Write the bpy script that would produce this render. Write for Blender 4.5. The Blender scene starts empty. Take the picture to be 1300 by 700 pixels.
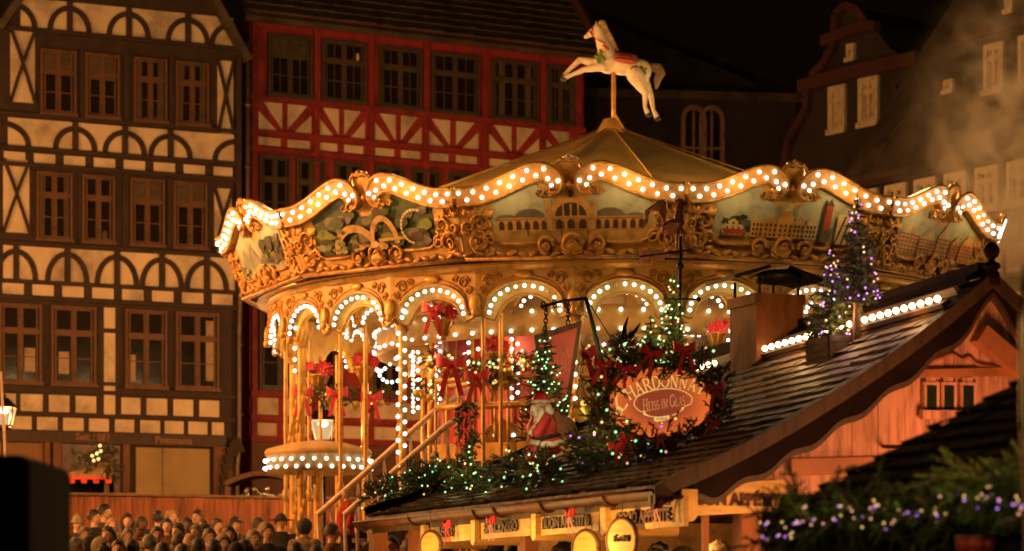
import bpy, bmesh, math, random
from mathutils import Vector, Matrix, Euler
R = math.radians
PI = math.pi
rnd = random.Random(7)
sc = bpy.context.scene
C = sc.collection
F = 3380.0           # focal length in photo pixels (1300 wide)
HZ = 780.0           # photo row of the horizon
EYE = 1.6

def P(px, py, Y):    # photo pixel at distance Y -> world point
    return Vector(((px - 650.0) / F * Y, Y, EYE + (HZ - py) / F * Y))

# ------------------------------------------------------------------ materials
MATS = {}
def nmat(name):
    m = bpy.data.materials.new(name); m.use_nodes = True
    nt = m.node_tree
    b = nt.nodes['Principled BSDF']
    return m, nt, b
def mat(name, col, rough=0.7, metal=0.0, var=0.25, scale=6.0, bump=0.0, bscale=30.0, col2=None, spec=0.5, stretch=None, coat=0.0, trans=0.0):
    """principled surface whose colour wanders between two tones, with an optional bump"""
    if name in MATS: return MATS[name]
    m, nt, b = nmat(name)
    b.inputs['Roughness'].default_value = rough
    b.inputs['Metallic'].default_value = metal
    b.inputs['Specular IOR Level'].default_value = spec
    b.inputs['Coat Weight'].default_value = coat
    tc = nt.nodes.new('ShaderNodeTexCoord')
    mp = nt.nodes.new('ShaderNodeMapping')
    if stretch: mp.inputs['Scale'].default_value = stretch
    nt.links.new(tc.outputs['Object'], mp.inputs['Vector'])
    nz = nt.nodes.new('ShaderNodeTexNoise'); nz.inputs['Scale'].default_value = scale
    nz.inputs['Detail'].default_value = 5; nz.inputs['Roughness'].default_value = 0.62
    nt.links.new(mp.outputs[0], nz.inputs['Vector'])
    rp = nt.nodes.new('ShaderNodeValToRGB')
    c1 = col
    c2 = col2 if col2 else tuple(c * (1 - var) * 0.75 for c in col)
    hi = tuple(min(1, c * (1 + var * 0.6)) for c in col)
    rp.color_ramp.elements[0].position = 0.32; rp.color_ramp.elements[0].color = (*c2, 1)
    rp.color_ramp.elements[1].position = 0.68; rp.color_ramp.elements[1].color = (*hi, 1)
    e = rp.color_ramp.elements.new(0.5); e.color = (*c1, 1)
    nt.links.new(nz.outputs['Fac'], rp.inputs['Fac'])
    nt.links.new(rp.outputs['Color'], b.inputs['Base Color'])
    if bump:
        n2 = nt.nodes.new('ShaderNodeTexNoise'); n2.inputs['Scale'].default_value = bscale; n2.inputs['Detail'].default_value = 6
        nt.links.new(mp.outputs[0], n2.inputs['Vector'])
        bp = nt.nodes.new('ShaderNodeBump'); bp.inputs['Strength'].default_value = min(1, bump); bp.inputs['Distance'].default_value = 0.02
        nt.links.new(n2.outputs['Fac'], bp.inputs['Height']); nt.links.new(bp.outputs['Normal'], b.inputs['Normal'])
    MATS[name] = m
    return m
def emit(name, col, strength, base=None):
    if name in MATS: return MATS[name]
    m, nt, b = nmat(name)
    b.inputs['Base Color'].default_value = (*(base or (0.6, 0.55, 0.5)), 1)
    b.inputs['Emission Color'].default_value = (*col, 1)
    b.inputs['Emission Strength'].default_value = strength
    b.inputs['Roughness'].default_value = 0.3
    MATS[name] = m
    return m

M = {}
M['plaster'] = mat('plaster', (0.54, 0.43, 0.30), 0.9, var=0.40, scale=0.9, bump=0.25, bscale=14)
M['timber'] = mat('timber', (0.030, 0.014, 0.007), 0.75, var=0.4, scale=3, bump=0.4, bscale=22)
M['window_wood'] = mat('window_wood', (0.10, 0.042, 0.014), 0.6, var=0.3, scale=5)
M['old_glass'] = mat('old_glass', (0.014, 0.010, 0.007), 0.12, var=0.3, scale=1.5, spec=0.35, bump=0.05, bscale=3)
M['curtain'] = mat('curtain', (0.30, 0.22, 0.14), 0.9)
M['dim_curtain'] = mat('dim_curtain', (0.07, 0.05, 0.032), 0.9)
M['red_paint'] = mat('red_paint', (0.24, 0.018, 0.018), 0.75, var=0.3, scale=2.2, bump=0.2, bscale=12)
M['red_timber'] = mat('red_timber', (0.21, 0.016, 0.016), 0.7, var=0.35, scale=4, bump=0.3, bscale=20)
M['green_wood'] = mat('green_brown_wood', (0.06, 0.04, 0.018), 0.6)
M['slate'] = mat('slate', (0.060, 0.042, 0.028), 0.7, var=0.5, scale=2.5, bump=0.7, bscale=9)
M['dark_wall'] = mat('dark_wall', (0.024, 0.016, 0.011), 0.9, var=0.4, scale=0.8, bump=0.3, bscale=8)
M['dark_sandstone'] = mat('dark_red_sandstone', (0.05, 0.012, 0.009), 0.85, var=0.4, scale=1.2, bump=0.4)
M['pale_wood'] = mat('pale_painted_wood', (0.52, 0.42, 0.29), 0.6)
M['dark_glass'] = mat('dim_glass', (0.05, 0.035, 0.02), 0.25, spec=0.3)
M['zinc'] = mat('zinc', (0.13, 0.10, 0.075), 0.5, metal=0.6)
M['cobble'] = mat('cobble', (0.06, 0.05, 0.04), 0.75, var=0.5, scale=1.4, bump=1.0, bscale=5)
M['fence_wood'] = mat('fence_wood', (0.26, 0.085, 0.032), 0.75, var=0.45, scale=2.5, bump=0.3, stretch=(3, 3, 0.5))
M['tan_shutter'] = mat('tan_shutter', (0.30, 0.21, 0.10), 0.8, var=0.12, scale=0.8)
M['tan_wood'] = mat('tan_wood', (0.35, 0.2, 0.08), 0.7, stretch=(1, 1, 4))
M['brown_wood'] = mat('brown_wood', (0.10, 0.045, 0.018), 0.65, var=0.35, scale=4, bump=0.3, stretch=(4, 4, 0.7))
M['black'] = mat('matt_black', (0.004, 0.004, 0.004), 0.9, spec=0.1)
M['gold'] = mat('gold_paint', (0.55, 0.29, 0.058), 0.42, metal=0.3, var=0.25, scale=5, bump=0.35, bscale=16)
M['old_gold'] = mat('carved_gold', (0.45, 0.215, 0.042), 0.45, metal=0.35, var=0.45, scale=7, bump=0.6, bscale=24)
M['cream_gold'] = mat('cream_gold_board', (0.52, 0.305, 0.085), 0.55, var=0.2, scale=3, bump=0.15)
M['scroll_paint'] = mat('orange_gold_paint', (0.62, 0.26, 0.055), 0.5, var=0.2, scale=6)
M['yellow_paint'] = mat('yellow_paint', (0.66, 0.40, 0.08), 0.5, var=0.1)
M['ivory'] = mat('ivory_paint', (0.58, 0.40, 0.20), 0.55, var=0.15, scale=4)
M['canvas_roof'] = mat('ochre_canvas', (0.44, 0.26, 0.05), 0.8, var=0.2, scale=1.2, bump=0.15, bscale=4)
M['canvas_roof_brown'] = mat('brown_canvas', (0.32, 0.17, 0.035), 0.8, var=0.2, scale=1.2, bump=0.15, bscale=4)
M['crimson'] = mat('crimson_paint', (0.36, 0.02, 0.022), 0.55, var=0.25, scale=3)
M['red_ribbon'] = mat('red_ribbon', (0.42, 0.012, 0.016), 0.45, var=0.25, scale=14)
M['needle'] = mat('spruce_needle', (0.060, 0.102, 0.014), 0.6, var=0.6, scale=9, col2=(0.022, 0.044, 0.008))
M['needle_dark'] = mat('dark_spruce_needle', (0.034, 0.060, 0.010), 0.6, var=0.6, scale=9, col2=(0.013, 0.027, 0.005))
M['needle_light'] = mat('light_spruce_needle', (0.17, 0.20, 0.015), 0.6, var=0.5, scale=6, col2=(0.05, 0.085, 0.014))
M['twig'] = mat('twig_bark', (0.07, 0.04, 0.02), 0.8)
M['bark'] = mat('pale_bark', (0.30, 0.17, 0.07), 0.8, scale=12)
M['shingle'] = mat('wet_dark_shingle', (0.095, 0.047, 0.016), 0.58, var=0.55, scale=6, bump=0.7, bscale=26, spec=0.4)
M['gutter'] = mat('copper_gutter', (0.055, 0.017, 0.007), 0.6, metal=0.0, spec=0.15, var=0.35, scale=6)
M['barge'] = mat('bargeboard_brown', (0.060, 0.032, 0.012), 0.6, var=0.3, scale=5, stretch=(4, 4, 1))
M['barge_dark'] = mat('bargeboard_dark', (0.014, 0.007, 0.004), 0.9, var=0.3, scale=5, spec=0.1)
M['gable_wood'] = mat('gable_pine', (0.60, 0.29, 0.17), 0.6, var=0.38, scale=5, bump=0.2, stretch=(5, 5, 0.6))
M['sign_pine'] = mat('sign_pine', (0.62, 0.36, 0.10), 0.6, var=0.18, scale=5, bump=0.1, stretch=(1, 1, 5))
M['ink'] = mat('dark_brown_paint', (0.018, 0.007, 0.005), 0.6)
M['ink_red'] = mat('oxblood_paint', (0.09, 0.008, 0.006), 0.6)
M['copper'] = mat('copper_sheet', (0.20, 0.066, 0.020), 0.7, metal=0.0, spec=0.08, var=0.28, scale=5, bump=0.2, bscale=12, stretch=(2, 2, 0.6))
M['iron'] = mat('dark_iron', (0.018, 0.013, 0.010), 0.5, metal=0.5)
M['green_iron'] = mat('green_iron', (0.01, 0.03, 0.014), 0.4, metal=0.3)
M['weathered'] = mat('weathered_board', (0.15, 0.095, 0.05), 0.85, var=0.35, scale=5, bump=0.4)
M['rust_copper'] = mat('aged_copper', (0.34, 0.12, 0.05), 0.35, metal=0.75, var=0.45, scale=25, bump=0.5, bscale=60)
M['brass'] = mat('brass', (0.60, 0.36, 0.08), 0.35, metal=0.6)
M['skin'] = mat('skin', (0.60, 0.34, 0.21), 0.55, var=0.10)
M['skin_dark'] = mat('skin_dark', (0.13, 0.06, 0.035), 0.6, var=0.08)
M['eye'] = mat('eye', (0.02, 0.012, 0.01), 0.3)
M['lips'] = mat('lips', (0.30, 0.08, 0.06), 0.5)
for n_, c_ in dict(black=(0.012, 0.011, 0.011), brown=(0.035, 0.018, 0.010), tan=(0.16, 0.10, 0.05), grey=(0.055, 0.047, 0.04), navy=(0.014, 0.016, 0.03),
                   red=(0.30, 0.02, 0.02), pink=(0.42, 0.05, 0.08), beige=(0.26, 0.20, 0.13), olive=(0.04, 0.037, 0.018), white=(0.5, 0.44, 0.36), rust=(0.10, 0.03, 0.014), blue=(0.03, 0.06, 0.12)).items():
    M['cloth_' + n_] = mat('cloth_' + n_, c_, 0.9, var=0.25, scale=18, bump=0.2, bscale=70)
for n_, c_ in dict(black=(0.010, 0.007, 0.005), brown=(0.035, 0.017, 0.008), blond=(0.30, 0.18, 0.07), grey=(0.12, 0.10, 0.085)).items():
    M['hair_' + n_] = mat('hair_' + n_, c_, 0.55, var=0.4, scale=30, bump=0.4, bscale=90)

EM = {}
EM['bulb'] = emit('carousel_bulb_glow', (0.88, 1.0, 0.90), 3.4)
EM['bulb_dim'] = emit('carousel_bulb_dim', (1.0, 0.88, 0.62), 1.6)
EM['bulb_off'] = mat('dead_bulb', (0.5, 0.42, 0.3), 0.2)
EM['ridge'] = emit('ridge_bulb_glow', (1.0, 0.70, 0.34), 11.0)
EM['green'] = emit('fairy_green_white', (0.30, 1.0, 0.42), 1.3)
EM['warm'] = emit('fairy_warm', (1.0, 0.62, 0.16), 1.3)
EM['purple'] = emit('fairy_purple', (0.50, 0.13, 1.0), 1.4)
EM['pink'] = emit('fairy_pink', (1.0, 0.40, 0.30), 1.2)
EM['lamp'] = emit('lantern_mantle', (1.0, 0.85, 0.55), 14.0)

# ------------------------------------------------------------------ mesh builder
class MB:
    def __init__(s): s.v = []; s.f = []; s.m = []; s.sm = []
    def add(s, vs, fs, mi=0, smooth=False):
        o = len(s.v); s.v.extend([tuple(v) for v in vs])
        for f in fs: s.f.append(tuple(i + o for i in f)); s.m.append(mi); s.sm.append(smooth)
    def box(s, c, size, rot=None, mi=0):
        hx, hy, hz = size[0] / 2, size[1] / 2, size[2] / 2
        vs = [Vector((x, y, z)) for z in (-hz, hz) for y in (-hy, hy) for x in (-hx, hx)]
        if rot is not None: vs = [rot @ v for v in vs]
        c = Vector(c)
        s.add([v + c for v in vs], [(0, 2, 3, 1), (4, 5, 7, 6), (0, 1, 5, 4), (2, 6, 7, 3), (0, 4, 6, 2), (1, 3, 7, 5)], mi)
    def span(s, x0, x1, y0, y1, z0, z1, mi=0):
        s.box(((x0 + x1) / 2, (y0 + y1) / 2, (z0 + z1) / 2), (abs(x1 - x0), abs(y1 - y0), abs(z1 - z0)), None, mi)
    def prism(s, pts, off, mi=0):
        """closed polygon pts (3D, planar) extruded by vector off"""
        n = len(pts); off = Vector(off); a = [Vector(p) for p in pts]; b = [p + off for p in a]
        fs = [tuple(range(n)), tuple(range(2 * n - 1, n - 1, -1))]
        fs += [(i, i + n, (i + 1) % n + n, (i + 1) % n) for i in range(n)]
        s.add(a + b, fs, mi)
    def bar(s, p0, p1, w, h, up=(0, 0, 1), mi=0):
        p0 = Vector(p0); p1 = Vector(p1); d = (p1 - p0); L = d.length
        if L < 1e-6: return
        d.normalize(); up = Vector(up)
        if abs(d.dot(up)) > 0.98: up = Vector((0, 1, 0))
        sd = d.cross(up).normalized(); u = sd.cross(d)
        vs = [p + sd * a * w / 2 + u * b * h / 2 for p in (p0, p1) for b in (-1, 1) for a in (-1, 1)]
        s.add(vs, [(0, 2, 3, 1), (4, 5, 7, 6), (0, 1, 5, 4), (2, 6, 7, 3), (0, 4, 6, 2), (1, 3, 7, 5)], mi)
    def tube(s, pts, r, n=8, mi=0, caps=True):
        pts = [Vector(p) for p in pts]; k = len(pts)
        rs = r if isinstance(r, (list, tuple)) else [r] * k
        prev = None; vs = []
        for i, p in enumerate(pts):
            d = (pts[min(i + 1, k - 1)] - pts[max(i - 1, 0)])
            if d.length < 1e-9: d = Vector((0, 0, 1))
            d.normalize()
            if prev is None:
                up = Vector((0, 0, 1)) if abs(d.z) < 0.9 else Vector((1, 0, 0))
                a = d.cross(up).normalized()
            else:
                a = (prev - d * prev.dot(d))
                a = a.normalized() if a.length > 1e-6 else d.orthogonal().normalized()
            prev = a; b = d.cross(a)
            for j in range(n):
                t = 2 * PI * j / n
                vs.append(p + (a * math.cos(t) + b * math.sin(t)) * rs[i])
        fs = [(i * n + j, i * n + (j + 1) % n, (i + 1) * n + (j + 1) % n, (i + 1) * n + j) for i in range(k - 1) for j in range(n)]
        if caps: fs += [tuple(range(n - 1, -1, -1)), tuple(range((k - 1) * n, k * n))]
        s.add(vs, fs, mi, True)
    def lathe(s, prof, n=16, c=(0, 0, 0), mi=0, a0=0.0, a1=2 * PI):
        """prof: (radius, z) list turned about the z axis through c"""
        full = abs(a1 - a0 - 2 * PI) < 1e-6
        m = n if full else n + 1; c = Vector(c); vs = []
        for (r, z) in prof:
            for j in range(m):
                t = a0 + (a1 - a0) * j / n
                vs.append(c + Vector((r * math.cos(t), r * math.sin(t), z)))
        fs = []
        for i in range(len(prof) - 1):
            for j in range(n):
                k = (j + 1) % m if full else j + 1
                fs.append((i * m + j, i * m + k, (i + 1) * m + k, (i + 1) * m + j))
        s.add(vs, fs, mi, True)
    def ell(s, c, rad, rot=None, seg=12, rings=8, mi=0):
        c = Vector(c); vs = []; fs = []
        rad = (rad, rad, rad) if not isinstance(rad, (tuple, list)) else rad
        for i in range(1, rings):
            ph = PI * i / rings
            for j in range(seg):
                t = 2 * PI * j / seg
                v = Vector((rad[0] * math.sin(ph) * math.cos(t), rad[1] * math.sin(ph) * math.sin(t), rad[2] * math.cos(ph)))
                vs.append(c + (rot @ v if rot is not None else v))
        top = Vector((0, 0, rad[2])); bot = -top
        vs.append(c + (rot @ top if rot is not None else top)); vs.append(c + (rot @ bot if rot is not None else bot))
        T = len(vs) - 2
        for i in range(rings - 2):
            for j in range(seg):
                k = (j + 1) % seg
                fs.append((i * seg + j, (i + 1) * seg + j, (i + 1) * seg + k, i * seg + k))
        for j in range(seg):
            k = (j + 1) % seg
            fs.append((T, j, k)); fs.append((T + 1, (rings - 2) * seg + k, (rings - 2) * seg + j))
        s.add(vs, fs, mi, True)
    def cap(s, p0, p1, r0, r1, n=10, mi=0):
        """capsule with two radii"""
        p0 = Vector(p0); p1 = Vector(p1)
        d = (p1 - p0); L = d.length; d = d / L if L > 1e-6 else Vector((0, 0, 1))
        pts = []; rs = []
        for a in (-0.98, -0.8, -0.45, 0): pts.append(p0 + d * r0 * a); rs.append(r0 * math.sqrt(max(0.0, 1 - a * a)))
        for a in (0, 0.45, 0.8, 0.98): pts.append(p1 + d * r1 * a); rs.append(r1 * math.sqrt(max(0.0, 1 - a * a)))
        s.tube(pts, rs, n, mi)
    def mesh(s, name, mats):
        me = bpy.data.meshes.new(name)
        me.from_pydata(s.v, [], s.f)
        mats = mats if isinstance(mats, (list, tuple)) else [mats]
        for m in mats: me.materials.append(m)
        me.polygons.foreach_set('material_index', s.m)
        me.polygons.foreach_set('use_smooth', s.sm)
        me.update()
        return me
    def build(s, name, mats, parent=None):
        o = bpy.data.objects.new(name, s.mesh(name, mats)); C.objects.link(o)
        if parent is not None: o.parent = parent
        return o

def link(name, me, parent=None):
    o = bpy.data.objects.new(name, me); C.objects.link(o)
    if parent is not None: o.parent = parent
    return o
def tag(o, label=None, cat=None, group=None, kind=None):
    if label: o['label'] = label
    if cat: o['category'] = cat
    if group: o['group'] = group
    if kind: o['kind'] = kind
    return o
def thing(name, label, cat, loc=(0, 0, 0), rz=0.0, group=None):
    o = bpy.data.objects.new(name, None); C.objects.link(o)
    o.location = loc; o.rotation_euler = (0, 0, rz); o.empty_display_size = 0.2
    return tag(o, label, cat, group)
def remesh(mb, voxel, smooth=3):
    """union of the overlapping closed shapes in mb as one continuous surface"""
    me = mb.mesh('tmp', M['black']); o = bpy.data.objects.new('tmp', me); C.objects.link(o)
    md = o.modifiers.new('r', 'REMESH'); md.mode = 'VOXEL'; md.voxel_size = voxel; md.use_smooth_shade = True
    if smooth:
        sm = o.modifiers.new('s', 'SMOOTH'); sm.iterations = smooth; sm.factor = 0.5
    dg = bpy.context.evaluated_depsgraph_get()
    out = bpy.data.meshes.new_from_object(o.evaluated_get(dg))
    bpy.data.objects.remove(o); bpy.data.meshes.remove(me)
    out.materials.clear()
    return out
def lamp(name, loc, watt, col=(1, 0.55, 0.2), r=0.1, parent=None):
    l = bpy.data.lights.new(name, 'POINT'); l.energy = watt; l.color = col; l.shadow_soft_size = r
    o = bpy.data.objects.new(name, l); C.objects.link(o); o.location = loc
    if parent is not None: o.parent = parent
    return o
def text_mb(body, height, depth=0.006, bold=0.0, align='CENTER'):
    """the built-in font as geometry: (verts, faces), letters standing in the xz plane facing -y"""
    cu = bpy.data.curves.new('t', 'FONT'); cu.body = body; cu.size = height / 0.72
    cu.extrude = depth; cu.offset = bold; cu.align_x = align; cu.resolution_u = 3
    o = bpy.data.objects.new('t', cu); C.objects.link(o)
    dg = bpy.context.evaluated_depsgraph_get(); me = o.evaluated_get(dg).to_mesh()
    vs = [Vector((v.co.x, -v.co.z, v.co.y)) for v in me.vertices]; fs = [tuple(p.vertices) for p in me.polygons]
    o.evaluated_get(dg).to_mesh_clear(); bpy.data.objects.remove(o); bpy.data.curves.remove(cu)
    return vs, fs
def lettering(body, height, material, parent, loc, rot=None, bold=0.0, squeeze=1.0, slope=0.0, align='CENTER'):
    vs, fs = text_mb(body, height, 0.006, bold, align)
    mb = MB(); loc = Vector(loc)
    vs = [Vector((v.x * squeeze, v.y, v.z + slope * v.x)) for v in vs]
    if rot is not None: vs = [rot @ v for v in vs]
    mb.add([v + loc for v in vs], fs)
    return mb.build('lettering', material, parent)

# ico bulb meshes shared by every lamp of a kind
def ico_mesh(name, r, material, sub=1):
    bm = bmesh.new(); bmesh.ops.create_icosphere(bm, subdivisions=sub, radius=r)
    me = bpy.data.meshes.new(name); bm.to_mesh(me); bm.free()
    for p in me.polygons: p.use_smooth = True
    me.materials.append(material); return me

# ------------------------------------------------------------------ spruce
def needles(mb, p0, p1, count, ln, w, mi=0, rg=rnd):
    p0 = Vector(p0); p1 = Vector(p1); d = (p1 - p0)
    if d.length < 1e-6: return
    dn = d.normalized(); a = dn.orthogonal().normalized(); b = dn.cross(a)
    for i in range(count):
        t = (i + rg.random()) / count
        th = rg.uniform(0, 2 * PI)
        rad = a * math.cos(th) + b * math.sin(th)
        base = p0 + d * t
        tip = base + (rad * 0.75 + dn * rg.uniform(0.45, 0.9)).normalized() * ln * rg.uniform(0.7, 1.2) * (1.1 - 0.35 * t)
        s = dn.cross(rad) * w * 0.5
        mb.add([base - s, base + s, tip], [(0, 1, 2)], mi)
def twig(mb, p0, direction, length, ln, w, dens, mi=0, sub=2, rg=rnd, droop=0.0):
    d = Vector(direction).normalized()
    mid = Vector(p0) + d * length * 0.5
    end = mid + (d + Vector((0, 0, -droop))).normalized() * length * 0.5
    n = max(6, int(dens * length))
    needles(mb, p0, mid, n // 2, ln, w, mi, rg); needles(mb, mid, end, n // 2, ln, w, mi, rg)
    mb.tube([p0, mid, end], [w * 0.8, w * 0.6, w * 0.3], 4, 1)
    if sub:
        a = d.orthogonal().normalized(); b = d.cross(a)
        for k in range(sub):
            t = rg.uniform(0.25, 0.85); th = rg.uniform(0, 2 * PI)
            q = Vector(p0) + d * length * t
            dd = (d * 0.75 + (a * math.cos(th) + b * math.sin(th)) * 0.7)
            twig(mb, q, dd, length * rg.uniform(0.35, 0.55), ln, w, dens, mi, 0, rg, droop)
def fir_crown(mb, base, h, r, ln, w, dens, rg, levels=None, per=7):
    base = Vector(base); levels = levels or max(6, int(h / 0.055))
    for i in range(levels):
        t = i / (levels - 1)
        z = h * (0.03 + 0.93 * t); rr = r * (1 - t) ** 0.85 * rg.uniform(0.75, 1.15) + 0.02
        k = max(3, int(per * (1 - 0.5 * t)))
        for j in range(k):
            th = 2 * PI * (j + rg.random()) / k
            d = Vector((math.cos(th), math.sin(th), rg.uniform(-0.15, 0.45)))
            twig(mb, base + Vector((0, 0, z)), d, rr * rg.uniform(0.75, 1.25), ln, w, dens, 0, 1 if rr > 0.08 else 0, rg, 0.15)
    twig(mb, base + Vector((0, 0, h * 0.9)), (0.05, 0, 1), h * 0.12, ln, w, dens, 0, 0, rg)
def garland(mb, pts, rad, ln, w, dens, rg, step=0.03, tl=0.12):
    pts = [Vector(p) for p in pts]
    for i in range(len(pts) - 1):
        a, b = pts[i], pts[i + 1]; d = b - a; n = max(1, int(d.length / step * 2.6))
        for k in range(n):
            q = a + d * ((k + rg.random()) / n)
            dn = d.normalized(); s1 = dn.orthogonal().normalized(); s2 = dn.cross(s1); th = rg.uniform(0, 2 * PI)
            out = s1 * math.cos(th) + s2 * math.sin(th)
            twig(mb, q + out * rad * rg.uniform(0.1, 0.85), out + dn * rg.uniform(-1.4, 1.4), tl * rg.uniform(0.4, 0.95), ln, w, dens, 0, 1, rg)
def fairy(parent, pts, kinds, r, name='fairy_light'):
    for i, p in enumerate(pts):
        k = kinds[i % len(kinds)] if isinstance(kinds, (list, tuple)) else kinds
        key = 'fairy%s%.4f' % (k, r)
        if key not in MATS: MATS[key] = ico_mesh(name, r, EM[k], 1)
        o = link(name, MATS[key], parent); o.location = p
def bow_mb(mb, c, s, right=(1, 0, 0), up=(0, 0, 1), out=(0, -1, 0), mi=0, tails=True):
    """a tied ribbon bow: two loops, a knot and two tails"""
    c = Vector(c); X = Vector(right) * s; Z = Vector(up) * s; O = Vector(out) * s
    for sg in (-1, 1):
        n = 10; top = []; bot = []
        for i in range(n + 1):
            t = i / n * PI * 2
            lx = 0.62 * (1 - math.cos(t)) / 2; lo = 0.22 * math.sin(t) + 0.1
            hw = 0.08 + 0.22 * (1 - math.cos(t)) / 2
            cc = c + X * sg * lx + O * lo + Z * (0.12 * (1 - math.cos(t)) / 2)
            top.append(cc + Z * hw); bot.append(cc - Z * hw)
        vs = top + bot
        mb.add(vs, [(i, i + 1, n + 2 + i, n + 1 + i) for i in range(n)], mi, True)
        if tails:
            pts = [c + O * 0.12, c + X * sg * 0.18 - Z * 0.4 + O * 0.2, c + X * sg * 0.30 - Z * 0.85 + O * 0.08, c + X * sg * 0.42 - Z * 1.3 + O * 0.12]
            l = [p - X * 0.11 for p in pts]; rr = [p + X * 0.11 for p in pts]
            mb.add(l + rr, [(i, i + 1, 5 + i, 4 + i) for i in range(3)], mi, True)
    mb.ell(c + O * 0.16, (0.12 * s, 0.12 * s, 0.14 * s), None, 8, 6, mi)
# ------------------------------------------------------------------ ground: one sheet that climbs gently towards the houses
def gz(x, y):
    t = min(1, max(0, (y - 24) / 14.0)); t = t * t * (3 - 2 * t)
    return 1.3 * t + 0.42 * min(1, max(0, (y - 34) / 20.0))
mb = MB(); xs = [-400, -120, -60] + list(range(-40, 41, 4)) + [60, 120, 400]; ys = [-60, -20, -5] + list(range(0, 72, 2)) + [90, 150, 300, 600]
mb.add([(x, y, gz(x, y)) for y in ys for x in xs], [(j * len(xs) + i, j * len(xs) + i + 1, (j + 1) * len(xs) + i + 1, (j + 1) * len(xs) + i) for j in range(len(ys) - 1) for i in range(len(xs) - 1)])
g = mb.build('ground', M['cobble']); tag(g, 'dark cobbled market square', None, None, 'structure')

# ------------------------------------------------------------------ facade frames
class Facade:
    def __init__(s, px, Y, deg):
        s.a = R(deg); s.X0 = (px - 650) / F * Y; s.Y0 = Y; s.px0 = px
    def u(s, px, d=0.0):
        k = (px - 650) / F; c, q = math.cos(s.a), math.sin(s.a)
        x0 = s.X0 + d * q; y0 = s.Y0 - d * c     # d metres in front of the wall
        return (k * y0 - x0) / (c - k * q)
    def z(s, py, px=None, d=0.0):
        u = s.u(px, d) if px is not None else 0.0
        Y = s.Y0 + u * math.sin(s.a) - d * math.cos(s.a)
        return EYE + (HZ - py) / F * Y
    def root(s, name, label, cat):
        return thing(name, label, cat, (s.X0, s.Y0, 0), s.a)
    def w(s, u, y, z):
        c, q = math.cos(s.a), math.sin(s.a)
        return Vector((s.X0 + u * c - y * q, s.Y0 + u * q + y * c, z))

def window_frame_mb(w, h, leaves, transom, bars, depth=0.09, fr=0.06, lower_bars=1, vbars=0):
    """frame, mullions, transom and glazing bars of one casement window; stands in xz, centre bottom at origin, face at -y"""
    f = MB()
    f.span(-w / 2, -w / 2 + fr, -depth, 0, 0, h); f.span(w / 2 - fr, w / 2, -depth, 0, 0, h)
    f.span(-w / 2 + fr, w / 2 - fr, -depth, 0, 0, fr); f.span(-w / 2 + fr, w / 2 - fr, -depth, 0, h - fr, h)
    f.span(-w / 2 - 0.03, w / 2 + 0.03, -depth - 0.05, -depth + 0.002, -0.04, fr * 0.6)
    zt = h * transom
    f.span(-w / 2 + fr, w / 2 - fr, -depth + 0.008, -0.01, zt - 0.035, zt + 0.035)
    b = MB(); iw = (w - 2 * fr) / leaves
    for i in range(leaves):
        x0 = -w / 2 + fr + i * iw; x1 = x0 + iw
        if i: f.span(x0 - 0.04, x0 + 0.04, -depth + 0.004, -0.01, fr, h - fr)
        for (z0, z1, nb) in ((fr, zt - 0.035, lower_bars), (zt + 0.035, h - fr, 0)):
            s = 0.035
            b.span(x0 + 0.03, x0 + 0.03 + s, -depth + 0.02, -0.02, z0, z1); b.span(x1 - 0.03 - s, x1 - 0.03, -depth + 0.02, -0.02, z0, z1)
            b.span(x0 + 0.03 + s, x1 - 0.03 - s, -depth + 0.022, -0.02, z0, z0 + s); b.span(x0 + 0.03 + s, x1 - 0.03 - s, -depth + 0.022, -0.02, z1 - s, z1)
            for k in range(nb):
                zz = z0 + (z1 - z0) * (k + 1) / (nb + 1)
                b.span(x0 + 0.03 + s, x1 - 0.03 - s, -depth + 0.03, -0.03, zz - 0.012, zz + 0.012)
            for k in range(vbars):
                xx = x0 + (x1 - x0) * (k + 1) / (vbars + 1)
                b.span(xx - 0.011, xx + 0.011, -depth + 0.034, -0.034, z0 + s, z1 - s)
    g_ = MB(); g_.span(-w / 2 + fr, w / 2 - fr, -0.035, -0.03, fr, h - fr)
    return f, b, g_
WCACHE = {}
def window(parent, u, z, w, h, key, y=0.0, label=None, **kw):
    mats = kw.pop('mats'); ck = (key, round(w, 2), round(h, 2))
    if ck not in WCACHE:
        f, b, g_ = window_frame_mb(round(w, 2), round(h, 2), **kw)
        WCACHE[ck] = (f.mesh('window', mats[0]), b.mesh('casement', mats[1]), g_.mesh('pane', mats[2]))
    a, b, g_ = WCACHE[ck]
    o = link('window', a, parent); o.location = (u, y, z)
    link('casement', b, o); link('pane', g_, o)
    if label: o['label'] = label
    return o
def plaster(mb, pts, y0=-0.012):
    mb.prism([(p[0], y0, p[1]) for p in pts], (0, 0.03, 0))
def arch_brace(mb, u, z0, z1, half, y=-0.05, sides=(-1, 1), w=0.13):
    """curved braces springing from a post at its head and falling to the rail both sides"""
    for sg in sides:
        n = 8; o_ = []; i_ = []
        for k in range(n + 1):
            t = k / n * PI / 2
            o_.append((u + sg * half * math.sin(t), z0 + (z1 - z0) * 0.97 * math.cos(t)))
            i_.append((u + sg * (half - w) * math.sin(t), z0 + ((z1 - z0) * 0.97 - w) * math.cos(t)))
        for k in range(n):
            q = [o_[k], o_[k + 1], i_[k + 1], i_[k]]
            mb.prism([(a, y + 0.0006 * k, b) for a, b in q], (0, 0.045, 0))

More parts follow.
